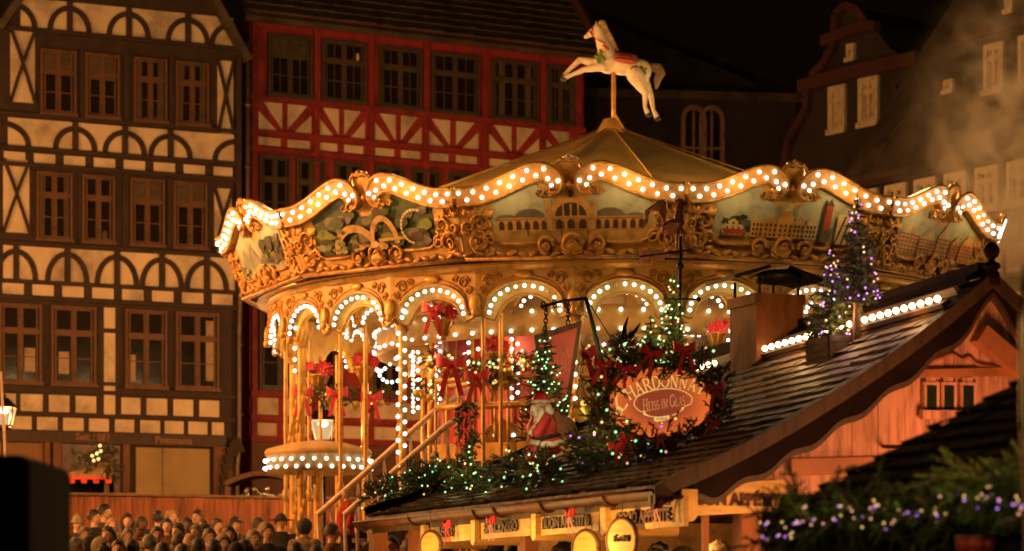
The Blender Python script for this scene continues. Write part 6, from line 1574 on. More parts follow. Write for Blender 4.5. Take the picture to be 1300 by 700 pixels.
# curled iron pole at the right edge
hp_ = thing('hook_pole', 'thin pale iron pole with a curled foot at the right edge', 'pole', (P(1298, 560, 8.0).x, 8.0, 0))
m = MB(); x0 = 0; zt_ = P(1298, 380, 8.0).z
m.tube([(0.012, 0, 0), (0.012, 0, 1.9), (-0.002, 0, 2.2), (-0.004, 0, 2.45), (0.004, 0, 2.65), (0.02, 0, zt_)], 0.008, 8)
m.tube([(0.0, 0, P(0, 520, 8).z), (-0.008, 0, P(0, 538, 8).z), (0.0, 0, P(0, 552, 8).z), (0.012, 0, P(0, 556, 8).z), (0.022, 0, P(0, 550, 8).z), (0.02, 0, P(0, 540, 8).z)], 0.004, 6); m.build('rod', mat('pale_iron', (0.32, 0.26, 0.17), 0.4, metal=0.4), hp_)
# ================================================================== black cabinet at the left edge
cb_ = thing('cabinet', 'plain matt black cabinet standing in the lower left corner', 'cabinet', (-1.95, 8.4, 0))
m = MB(); xr = P(92, 580, 8.8).x + 1.95; zt_ = P(60, 577, 8.0).z
bm = bmesh.new(); bmesh.ops.create_cube(bm, size=1); bmesh.ops.scale(bm, vec=(xr + 0.65, 0.8, zt_), verts=bm.verts); bmesh.ops.translate(bm, vec=((xr - 0.65) / 2, 0, zt_ / 2), verts=bm.verts)
bmesh.ops.bevel(bm, geom=bm.edges[:], offset=0.035, segments=4, affect='EDGES', profile=0.5)
me = bpy.data.meshes.new('body'); bm.to_mesh(me); bm.free(); me.materials.append(M['black']); link('body', me, cb_)
for x0 in (-0.6, 0.02): m.span(x0 + 0.02, x0 + 0.58 if x0 < 0 else xr - 0.03, -0.415, -0.40, 0.1, zt_ - 0.12)
m.build('door', M['black'], cb_); m = MB(); m.tube([(-0.06, -0.43, 1.1), (-0.06, -0.43, 1.3)], 0.012, 6); m.tube([(0.08, -0.43, 1.1), (0.08, -0.43, 1.3)], 0.012, 6); m.build('handle', M['black'], cb_)
# ================================================================== plank fence behind the crowd
def groundz(x, y): return gz(x, y)
fa, fbb = P(60, 628, 46.5), P(520, 634, 49.0); ft = fa.z
fe = thing('plank_fence', 'brown vertical plank fence behind the crowd', 'fence', (fa.x, fa.y, gz(0, 46)))
m = MB(); n = 62; rg = random.Random(5)
for i in range(n):
    a = fa.lerp(fbb, i / n) - fe.location; b = fa.lerp(fbb, (i + 1) / n - 0.0012) - fe.location; d = rg.uniform(-0.012, 0.012)
    zt1 = ft - fe.location.z + rg.uniform(-0.012, 0.012)
    m.prism([(a.x, a.y + d, 0), (b.x, b.y + d, 0), (b.x, b.y + d, zt1), (a.x, a.y + d, zt1)], (0, 0.03, 0))
m.build('plank_panel', M['fence_wood'], fe)
m = MB(); a = fa - fe.location; b = fbb - fe.location
m.bar((a.x, a.y, ft - fe.location.z + 0.02), (b.x, b.y, ft - fe.location.z + 0.02), 0.10, 0.045); m.build('cap_rail', M['weathered'], fe)
# kiosk with red scalloped awning behind the fence
kq = P(118, 600, 48.5); ki = thing('kiosk', 'small kiosk with a red scalloped awning behind the plank fence', 'kiosk', (kq.x, 48.5, gz(0, 48.5)))
def kz(py): return P(0, py, 48.5).z - ki.location.z
def kx(px): return P(px, 0, 48.5).x - kq.x
m = MB(); m.prism([(kx(70), 0, kz(608)), (kx(134), 0, kz(608)), (kx(134), 0, kz(586)), (kx(95), 0, kz(598)), (kx(70), 0, kz(606))], (0, 0.9, 0)); m.build('cream_fascia', M['tan_shutter'], ki)
m = MB(); z1, z0 = kz(605), kz(609)
m.span(kx(70), kx(135), -0.06, -0.02, z0, z1)
for i in range(5): x = kx(72 + i * 15.5); m.prism([(x, -0.05, z0), (x + 0.12, -0.05, z0), (x + 0.11, -0.05, kz(614)), (x + 0.01, -0.05, kz(614))], (0, 0.02, 0))
m.build('awning', mat('awning_red', (0.62, 0.05, 0.035), 0.6), ki)
m = MB()
for x in (kx(72), kx(134)): m.span(x - 0.04, x + 0.04, 0.1, 0.18, 0, kz(590))
m.span(kx(70), kx(136), 0.1, 0.8, 0, 1.0); m.build('frame', M['brown_wood'], ki)
m = MB(); m.span(kx(70), kx(136), 0.8, 0.85, 1.0, kz(600)); m.build('back_panel', M['black'], ki)
kg = P(92, 580, 48.3); gk = thing('spruce_garland', 'short dark spruce garland with a few yellow lights above the kiosk awning', 'garland', kg)
m = MB(); r = random.Random(4); garland(m, [(0, 0, 0), P(112, 588, 48.3) - kg, P(128, 570, 48.3) - kg, P(136, 566, 48.3) - kg, P(140, 590, 48.3) - kg, P(146, 606, 48.3) - kg], 0.12, 0.07, 0.014, 60, r, 0.03, 0.2); m.build('foliage', [M['needle_dark'], M['twig']], gk)
fairy(gk, [P(a, b, 48.0) - kg for a, b in ((127, 566), (128, 573), (123, 576), (117, 579), (125, 583), (119, 585))], ['warm', 'warm', 'green', 'warm'], 0.035)
ct = P(168, 627, 48.5); co_ = thing('counter_table', 'long pale counter table behind the fence right of the kiosk', 'table', (ct.x, 48.5, gz(0, 48.5)))
m = MB(); m.span(-0.5, 0.5, -0.3, 0.3, ct.z - co_.location.z - 0.05, ct.z - co_.location.z); m.build('tabletop', M['tan_wood'], co_)
m = MB()
for x in (-0.45, 0.45):
    for y in (-0.25, 0.25): m = MB(); m.span(x - 0.03, x + 0.03, y - 0.03, y + 0.03, 0, ct.z - co_.location.z - 0.05); m.build('leg', M['brown_wood'], co_)
# ================================================================== square lanterns on poles
def frosted(name):
    if name in MATS: return MATS[name]
    mm = bpy.data.materials.new(name); mm.use_nodes = True; nt = mm.node_tree; nt.nodes.clear(); out = nt.nodes.new('ShaderNodeOutputMaterial')
    tr_ = nt.nodes.new('ShaderNodeBsdfTransparent'); em = nt.nodes.new('ShaderNodeEmission'); em.inputs[0].default_value = (1.0, 0.66, 0.34, 1); em.inputs[1].default_value = 0.8
    mx = nt.nodes.new('ShaderNodeMixShader'); mx.inputs[0].default_value = 0.55; nt.links.new(tr_.outputs[0], mx.inputs[1]); nt.links.new(em.outputs[0], mx.inputs[2]); nt.links.new(mx.outputs[0], out.inputs[0]); MATS[name] = mm
    return mm
def street_lamp(px, pyb, pyt, Y, label, watt, wtop=0.21, group=None):
    b = P(px, pyb, Y); g0 = gz(b.x, Y); o = thing('street_lamp', label, 'street lamp', (b.x, Y, g0), 0, group); z0 = b.z - g0; h = P(px, pyt, Y).z - b.z
    m = MB(); m.lathe([(0.16, 0), (0.16, 0.3), (0.08, 0.4), (0.05, 1.2), (0.045, z0 - 0.1), (0.09, z0 - 0.06), (0.10, z0)], 12); m.build('pole', M['iron'], o)
    m = MB(); wb_ = wtop * 0.62; hb2 = h * 0.58; k4 = [(-1, -1), (1, -1), (1, 1), (-1, 1)]
    for (x, y) in k4: m.bar((x * wb_, y * wb_, z0), (x * wtop, y * wtop, z0 + hb2), 0.025, 0.025)
    for i in range(4):
        a, c = k4[i], k4[(i + 1) % 4]
        for s, z in ((wb_, z0), (wtop, z0 + hb2)): m.bar((a[0] * s, a[1] * s, z), (c[0] * s, c[1] * s, z), 0.025, 0.03)
    vs = [(x * wtop * 1.12, y * wtop * 1.12, z0 + hb2 + 0.015) for x, y in k4] + [(x * wtop * 0.4, y * wtop * 0.4, z0 + h * 0.86) for x, y in k4]
    m.add(vs, [(0, 1, 5, 4), (1, 2, 6, 5), (2, 3, 7, 6), (3, 0, 4, 7), (4, 5, 6, 7), (3, 2, 1, 0)]); m.lathe([(0.03, z0 + h * 0.86), (0.05, z0 + h * 0.93), (0.02, z0 + h)], 8); m.build('lantern_frame', M['iron'], o)
    gm = MB(); e = 0.006
    vs = [(x * (wb_ - e), y * (wb_ - e), z0 + 0.01) for x, y in k4] + [(x * (wtop - e), y * (wtop - e), z0 + hb2 - 0.01) for x, y in k4]
    gm.add(vs, [(0, 1, 5, 4), (1, 2, 6, 5), (2, 3, 7, 6), (3, 0, 4, 7)]); gm.build('pane', frosted('lantern_pane'), o)
    m = MB(); m.ell((0, 0, z0 + hb2 * 0.82), (0.09, 0.09, 0.05), None, 10, 6); m.build('mantle', EM['lamp'], o)
    pm_ = MATS['lantern_pane']
    l = lamp('lamp_light', (0, -0.0, z0 - 0.25), watt, (1.0, 0.40, 0.105), 0.10, o); l.location = (0, 0, z0 + hb2 * 0.45)
    return o
street_lamp(5, 541, 500, 50, 'square glass lantern on a pole at the left edge before the brown house', 2200, 0.20)
street_lamp(410, 560, 514, 45.5, 'square glass lantern on a pole seen through the carousel', 900, 0.215)
# lanterns added out of sight to light the house fronts, steam and crowd
for (x, y, z, w) in ((-19, 40, 7.0, 18000), (-10.5, 36.5, 8.0, 10500), (13.5, 45, 4.5, 1300), (0.9, 55.0, 6.2, 4200), (-8.8, 29.0, 4.6, 3600)):
    g0 = gz(x, y); o = street_lamp(650 + x * F / y, HZ - (z - EYE) * F / y, HZ - (z + 0.6 - EYE) * F / y, y, 'added square lantern on a tall pole, unseen, to light the house fronts and crowd', w, 0.22, 'added unseen lanterns around the square')
rp_ = thing('flag_pole', 'thin leaning pale rod beside the lantern at the left edge', 'pole', P(6, 566, 49.4)); m = MB(); m.tube([(0, 0, -3.0), (0, 0, 0), P(1, 472, 49.4) - P(6, 566, 49.4)], 0.028, 6); m.build('rod', M['pale_wood'], rp_)
# ================================================================== flower baskets and garlands on the carousel
def poinsettia(m, c, s, r):
    for k_ in range(7):
        a = 2 * PI * (k_ + r.random() * .4) / 7; d = Vector((math.cos(a), -0.45, math.sin(a))); sd = Vector((-math.sin(a), 0, math.cos(a)))
        m.add([c, c + d * s * 0.5 + sd * s * 0.25, c + d * s, c + d * s * 0.5 - sd * s * 0.25], [(0, 1, 2, 3)], 0)
    m.ell(c + Vector((0, -0.02, 0)), s * 0.14, None, 6, 4, 1)
petal = mat('poinsettia_red', (0.50, 0.018, 0.04), 0.6, var=0.3, scale=12)
def basket(px, py, Y, s, label, ribbons=False, seed=1):
    r = random.Random(seed); o = thing('flower_basket', label, 'flower basket', P(px, py, Y), 0, 'gilded flower baskets on the carousel')
    m = MB(); m.lathe([(0, -0.55 * s), (0.10 * s, -0.5 * s), (0.08 * s, -0.42 * s), (0.26 * s, -0.05 * s), (0.32 * s, 0.0), (0.32 * s, 0.05 * s), (0.0, 0.03 * s)], 16)
    for k_ in range(8): a = k_ * PI / 4; m.tube([(0.28 * s * math.cos(a), 0.28 * s * math.sin(a), -0.02 * s), (0.10 * s * math.cos(a), 0.10 * s * math.sin(a), -0.42 * s)], 0.025 * s, 5)
    m.build('urn', M['old_gold'], o)
    m = MB(); garland(m, [(-0.3 * s, 0, 0.08 * s), (0, -0.05, 0.12 * s), (0.3 * s, 0, 0.08 * s)], 0.10 * s, 0.05, 0.010, 80, r, 0.03, 0.16 * s); m.build('greenery', [M['needle'], M['twig']], o)
    m = MB()
    for _ in range(8): poinsettia(m, Vector((r.uniform(-0.32, 0.32) * s, -0.15 * s + r.uniform(-.08, .05), r.uniform(0.10, 0.36) * s)), 0.17 * s, r)
    m.build('poinsettia', [petal, M['brass']], o)
    return o
basket(405, 478, 40.2, 0.52, 'gilded basket of red poinsettias above the small round canopy, leftmost on the carousel', True, 1)
basket(463, 468, 40.0, 0.52, 'gilded basket of red poinsettias second from the left on the carousel', True, 2)
basket(563, 408, 36.9, 0.5, 'gilded basket of red poinsettias under an arch beside the third bulb column', False, 3)
basket(630, 450, 37.2, 0.5, 'gilded basket of red poinsettias above the railing left of the green lit fir', False, 4)
basket(911, 425, 36.9, 0.5, 'gilded basket of red poinsettias left of the stall chimney', False, 5)
def cgarland(label, pix, Y, rad, lights, seed, kinds):
    r = random.Random(seed); pts = [P(a, b, Y + c) for a, b, c in pix]; base = pts[0].copy(); o = thing('railing_garland', label, 'garland', base, 0, 'garlands along the carousel railing')
    m = MB(); garland(m, [p - base for p in pts], rad, 0.06, 0.012, 80, r, 0.025, 0.17); m.build('foliage', [M['needle'], M['twig']], o)
    L = []
    for i in range(lights):
        t = r.random() * (len(pts) - 1); k_ = min(int(t), len(pts) - 2); L.append(pts[k_].lerp(pts[k_ + 1], t - k_) - base + Vector((r.uniform(-.1, .1), -rad * 1.2, r.uniform(-1, 1) * rad)))
    fairy(o, L, kinds, 0.022)
    for i in range(5):
        t = r.random() * (len(pts) - 1); k_ = min(int(t), len(pts) - 2); m = MB(); m.ell((0, 0, 0), 0.065, None, 10, 8); q = m.build('bauble', M['brass'], o); q.location = pts[k_].lerp(pts[k_ + 1], t - k_) - base + Vector((0, -rad, -rad * 0.8))
    return o
cgarland('spruce garland with red bows under the two leftmost flower baskets', [(386, 500, 40), (405, 506, 39.8), (425, 498, 40), (445, 508, 39.8), (470, 510, 40), (492, 500, 40.2)][0:6] and [(386, 500, 0), (405, 506, 0), (425, 498, 0), (445, 506, 0), (470, 509, 0), (492, 500, 0)], 39.9, 0.12, 4, 1, ['warm'])
cgarland('spruce garland with yellow lights on the railing left of the green lit fir', [(538, 452, 0), (565, 462, 0), (590, 468, 0), (620, 470, 0), (650, 462, 0), (676, 455, 0)], 36.8, 0.13, 34, 2, ['warm', 'green', 'warm'])
cgarland('lower spruce garland with warm lights beside the staircase top', [(524, 490, 0), (545, 498, 0), (560, 492, 0)], 38.0, 0.12, 14, 3, ['warm', 'green'])
cgarland('spruce garland with baubles hanging under the railing in the middle', [(598, 478, 0), (625, 486, 0), (655, 476, 0)], 36.9, 0.10, 6, 5, ['warm'])
cgarland('spruce garland on the railing behind the oval sign', [(738, 448, 0), (765, 454, 0), (800, 450, 0), (850, 456, 0), (900, 452, 0), (930, 460, 0)], 36.6, 0.13, 26, 4, ['warm', 'green', 'warm'])
BG = 'red bows on the carousel garlands'
for (px, py, Y, s, lb) in ((384, 500, 39.6, 0.26, 'red bow at the left end of the garland under the leftmost basket'), (428, 500, 39.6, 0.26, 'red bow between the two leftmost flower baskets'), (472, 505, 39.6, 0.26, 'red bow under the second flower basket from the left'), (573, 462, 36.4, 0.34, 'red bow on the railing garland below the bulb column'),
                       (605, 478, 36.4, 0.28, 'red bow on the railing garland right of the bulb column'), (742, 448, 36.2, 0.36, 'large red bow between the hanging sign and the oval sign'), (550, 393, 36.4, 0.26, 'red bow under the arch beside the third flower basket')):
    bow('ribbon_bow', lb, P(px, py, Y), s, (1, 0, 0), BG, (0, -1, 0), bright if py > 450 else None)
# ================================================================== people
def person_meshes(pose):
    b = MB()
    def cp(a, c, r0, r1, n=10): b.cap(a, c, r0, r1, n)
    b.ell((0, 0, 1.22), (0.185, 0.115, 0.27), None, 14, 10); b.ell((0, 0, 0.97), (0.165, 0.115, 0.16), None, 14, 10); b.ell((0, 0.01, 1.38), (0.19, 0.10, 0.09), None, 14, 8)
    cp((0, 0.015, 1.40), (0, 0.0, 1.54), 0.062, 0.056)
    b.ell((0, -0.005, 1.645), (0.073, 0.090, 0.108), None, 16, 12); b.ell((0, -0.035, 1.588), (0.052, 0.055, 0.05), None, 12, 8)          # skull and jaw
    cp((0, -0.09, 1.655), (0, -0.108, 1.622), 0.010, 0.014, 8)                                                                    # nose
    for s in (-1, 1): b.ell((s * 0.074, 0.005, 1.635), (0.012, 0.022, 0.033), None, 8, 6)
    hands = []
    for s in (-1, 1):
        sh = Vector((s * 0.185, 0.01, 1.40))
        if pose == 0: el, wr = Vector((s * 0.235, 0.03, 1.13)), Vector((s * 0.235, -0.04, 0.89))
        elif pose == 1: el, wr = Vector((s * 0.23, 0.0, 1.12)), Vector((s * 0.09, -0.23, 1.17))
        else: el, wr = Vector((s * 0.24, 0.02, 1.13)), (Vector((s * 0.12, -0.26, 1.30)) if s > 0 else Vector((s * 0.24, -0.06, 0.90)))
        cp(sh, el, 0.058, 0.044); cp(el, wr, 0.042, 0.029); hands.append((s, el, wr))
        d = (wr - el).normalized(); sd = d.cross(Vector((0, 1, 0))).normalized() if abs(d.y) < 0.8 else Vector((0, 0, 1)); nr_ = d.cross(sd)
        pc = wr + d * 0.055; b.ell(pc, (0.028, 0.040, 0.05), d.to_track_quat('Z', 'Y').to_matrix(), 10, 8)
        ax = d.to_track_quat('Z', 'Y').to_matrix() @ Vector((0, 1, 0)); cu = d.to_track_quat('Z', 'Y').to_matrix() @ Vector((1, 0, 0)) * -s
        for f, (o, l) in enumerate(((-0.031, 0.062), (-0.010, 0.072), (0.011, 0.067), (0.031, 0.05))):
            p0 = pc + d * 0.035 + ax * o; p1 = p0 + d * l * 0.5 + cu * 0.006; p2 = p1 + d * l * 0.42 + cu * 0.022
            cp(p0, p1, 0.0095, 0.009, 6); cp(p1, p2, 0.009, 0.0075, 6)
        t0 = pc - d * 0.015 - ax * 0.034; t1 = t0 - ax * 0.022 + d * 0.03 + cu * 0.01; cp(t0, t1, 0.012, 0.010, 6); cp(t1, t1 + d * 0.03 + cu * 0.008, 0.010, 0.008, 6)
        hp2, kn, an = Vector((s * 0.09, 0, 0.90)), Vector((s * 0.10, -0.015, 0.49)), Vector((s * 0.105, 0.02, 0.09))
        cp(hp2, kn, 0.085, 0.056); cp(kn, an, 0.054, 0.036); cp(an + Vector((0, 0.02, -0.05)), an + Vector((0, -0.15, -0.06)), 0.036, 0.03)
    body = remesh(b, 0.0125, 2)
    c = MB(); c.ell((0, 0, 1.22), (0.215, 0.15, 0.28), None, 14, 10); c.ell((0, 0.01, 1.37), (0.215, 0.125, 0.10), None, 14, 8); c.lathe([(0.0, 0.72), (0.225, 0.72), (0.215, 0.95), (0.20, 1.2), (0.10, 1.44), (0.0, 1.46)], 16)
    for s, el, wr in hands:
        c.cap(Vector((s * 0.185, 0.01, 1.39)), el, 0.078, 0.064, 10); c.cap(el, el.lerp(wr, 0.93), 0.062, 0.047, 10)
    c.lathe([(0.0, 1.40), (0.10, 1.41), (0.085, 1.49), (0.0, 1.49)], 14)
    coat = remesh(c, 0.02, 3)
    t = MB()
    for s in (-1, 1): t.cap((s * 0.09, 0, 0.88), (s * 0.10, -0.012, 0.49), 0.105, 0.078, 10); t.cap((s * 0.10, -0.012, 0.49), (s * 0.105, 0.02, 0.12), 0.076, 0.062, 10)
    t.ell((0, 0, 0.90), (0.185, 0.135, 0.12)); tro = remesh(t, 0.02, 2)
    return body, coat, tro
PM = [person_meshes(i) for i in range(3)]
def shared(fn, name): 
    m = MB(); fn(m); me = m.mesh(name, M['black']); return me
def hair_short(m): m.ell((0, 0.014, 1.672), (0.083, 0.095, 0.098), None, 14, 8); 
def hair_cap(m, zc, drop, rx, ry, rz, front):
    vs = []; fs = []; seg, ring = 20, 9
    for i in range(ring + 1):
        for j in range(seg):
            th = 2 * PI * j / seg; fr = max(0.0, -math.sin(th)); lim = 0.5 * PI * (drop - (drop - front) * fr ** 0.7); ph = lim * i / ring
            vs.append((rx * math.sin(ph) * math.cos(th), 0.008 + ry * math.sin(ph) * math.sin(th), zc + rz * math.cos(ph)))
    fs = [(i * seg + j, (i + 1) * seg + j, (i + 1) * seg + (j + 1) % seg, i * seg + (j + 1) % seg) for i in range(ring) for j in range(seg)]
    hr_ = random.Random(9); vs = [Vector(v) + Vector((hr_.gauss(0, 1), hr_.gauss(0, 1), hr_.gauss(0, 1.3))) * (0.0045 if rx < 0.1 and front < 0.8 else 0.0) for v in vs]
    m.add(vs, fs, 0, True)
def hair_long(m):
    hair_cap(m, 1.645, 1.40, 0.094, 0.110, 0.130, 0.66)
    for s in (-1, 0, 1): m.cap((s * 0.070, 0.01 + 0.05 * (s == 0), 1.66), (s * 0.095, -0.02 + 0.10 * (s == 0), 1.38), 0.042, 0.055, 8)
HAIR = {'short': shared(lambda m: hair_cap(m, 1.645, 1.25, 0.090, 0.107, 0.130, 0.70), 'hair'), 'long': shared(hair_long, 'hair')}
def beanie(m): hair_cap(m, 1.655, 1.02, 0.090, 0.106, 0.130, 0.86); m.tube([(0.091 * math.cos(a), 0.008 + 0.107 * math.sin(a), 1.665 + 0.012 * math.sin(a)) for a in [k_ * PI / 8 for k_ in range(17)]], 0.016, 6); m.ell((0, 0.01, 1.79), 0.028)
def capbill(m): hair_cap(m, 1.66, 1.0, 0.088, 0.104, 0.112, 0.85); m.prism([(-0.07, -0.085, 1.685), (0.07, -0.085, 1.685), (0.05, -0.175, 1.67), (-0.05, -0.175, 1.67)], (0, 0, 0.012))
def brim(m): hair_cap(m, 1.66, 1.0, 0.088, 0.104, 0.12, 0.95); m.lathe([(0.085, 1.675), (0.17, 1.665), (0.17, 1.675), (0.08, 1.69)], 20)
def hood(m): hair_cap(m, 1.64, 1.55, 0.105, 0.125, 0.145, 0.55)
HAT = {'beanie': shared(beanie, 'hat'), 'cap': shared(capbill, 'cap'), 'brim': shared(brim, 'hat'), 'hood': shared(hood, 'hood')}
def scarf(m): m.tube([(0.085 * math.cos(a), 0.01 + 0.08 * math.sin(a), 1.475 + 0.02 * math.sin(a)) for a in [k_ * PI / 8 for k_ in range(17)]], 0.032, 8); m.tube([(0.03, -0.09, 1.46), (0.05, -0.165, 1.35), (0.05, -0.165, 1.12)], [0.03, 0.035, 0.03], 8)
SCARF = shared(scarf, 'scarf'); EYE_ME = ico_mesh('eye', 0.0095, M['eye'], 1)
def lipf(m): m.ell((0, -0.083, 1.593), (0.021, 0.008, 0.006), None, 8, 5)
LIPS = shared(lipf, 'lips'); LIPS.materials[0] = M['lips']
def shoef(m): m.ell((0, -0.05, 0.045), (0.052, 0.135, 0.048), None, 12, 8); m.cap((0, 0.02, 0.06), (0, 0.02, 0.13), 0.056, 0.055, 10)
SHOE = shared(shoef, 'shoe')
def omat(o, m): o.material_slots[0].link = 'OBJECT'; o.material_slots[0].material = m
for b_, c_, t_ in PM:
    for x in (b_, c_, t_): x.materials.append(M['black'])
def person(px, top, Y, label, rz=0.0, pose=0, skin='skin', hair='short', hc='black', coat='black', hat=None, hatc='black', sc_=None, tro='navy', group='people in the market crowd', H=None, base=None, turn=0.0):
    while base is None and Y > 30.5 and P(px, top, Y).z - gz(0, Y) < 1.62: Y -= 0.4      # lower heads in the photo are nearer people
    zt = P(px, top, Y).z; x = P(px, top, Y).x; g0 = base if base is not None else gz(x, Y)
    s = (zt - g0) / (1.775 if not hat else 1.80)
    o = thing('person', label, 'person', (x, Y, g0), rz, group); o.scale = (1.1 * s, 1.1 * s, s)
    b, c, t = PM[pose]
    q = link('body', b, o); omat(q, M[skin]); q = link('coat', c, o); omat(q, M['cloth_' + coat]); q = link('trousers', t, o); omat(q, M['cloth_' + tro])
    for sx in (-1, 1): q = link('shoe', SHOE, o); q.location.x = sx * 0.105; omat(q, M['cloth_black']); e = link('eye', EYE_ME, o); e.location = (sx * 0.029, -0.083, 1.655)
    link('lips', LIPS, o)
    if hair: q = link('hair', HAIR[hair], o); omat(q, M['hair_' + hc])
    if hat: q = link('hood' if hat == 'hood' else 'hat', HAT[hat], o); omat(q, M['cloth_' + hatc])
    if sc_: q = link('scarf', SCARF, o); omat(q, M['cloth_' + sc_])
    return o
D = R
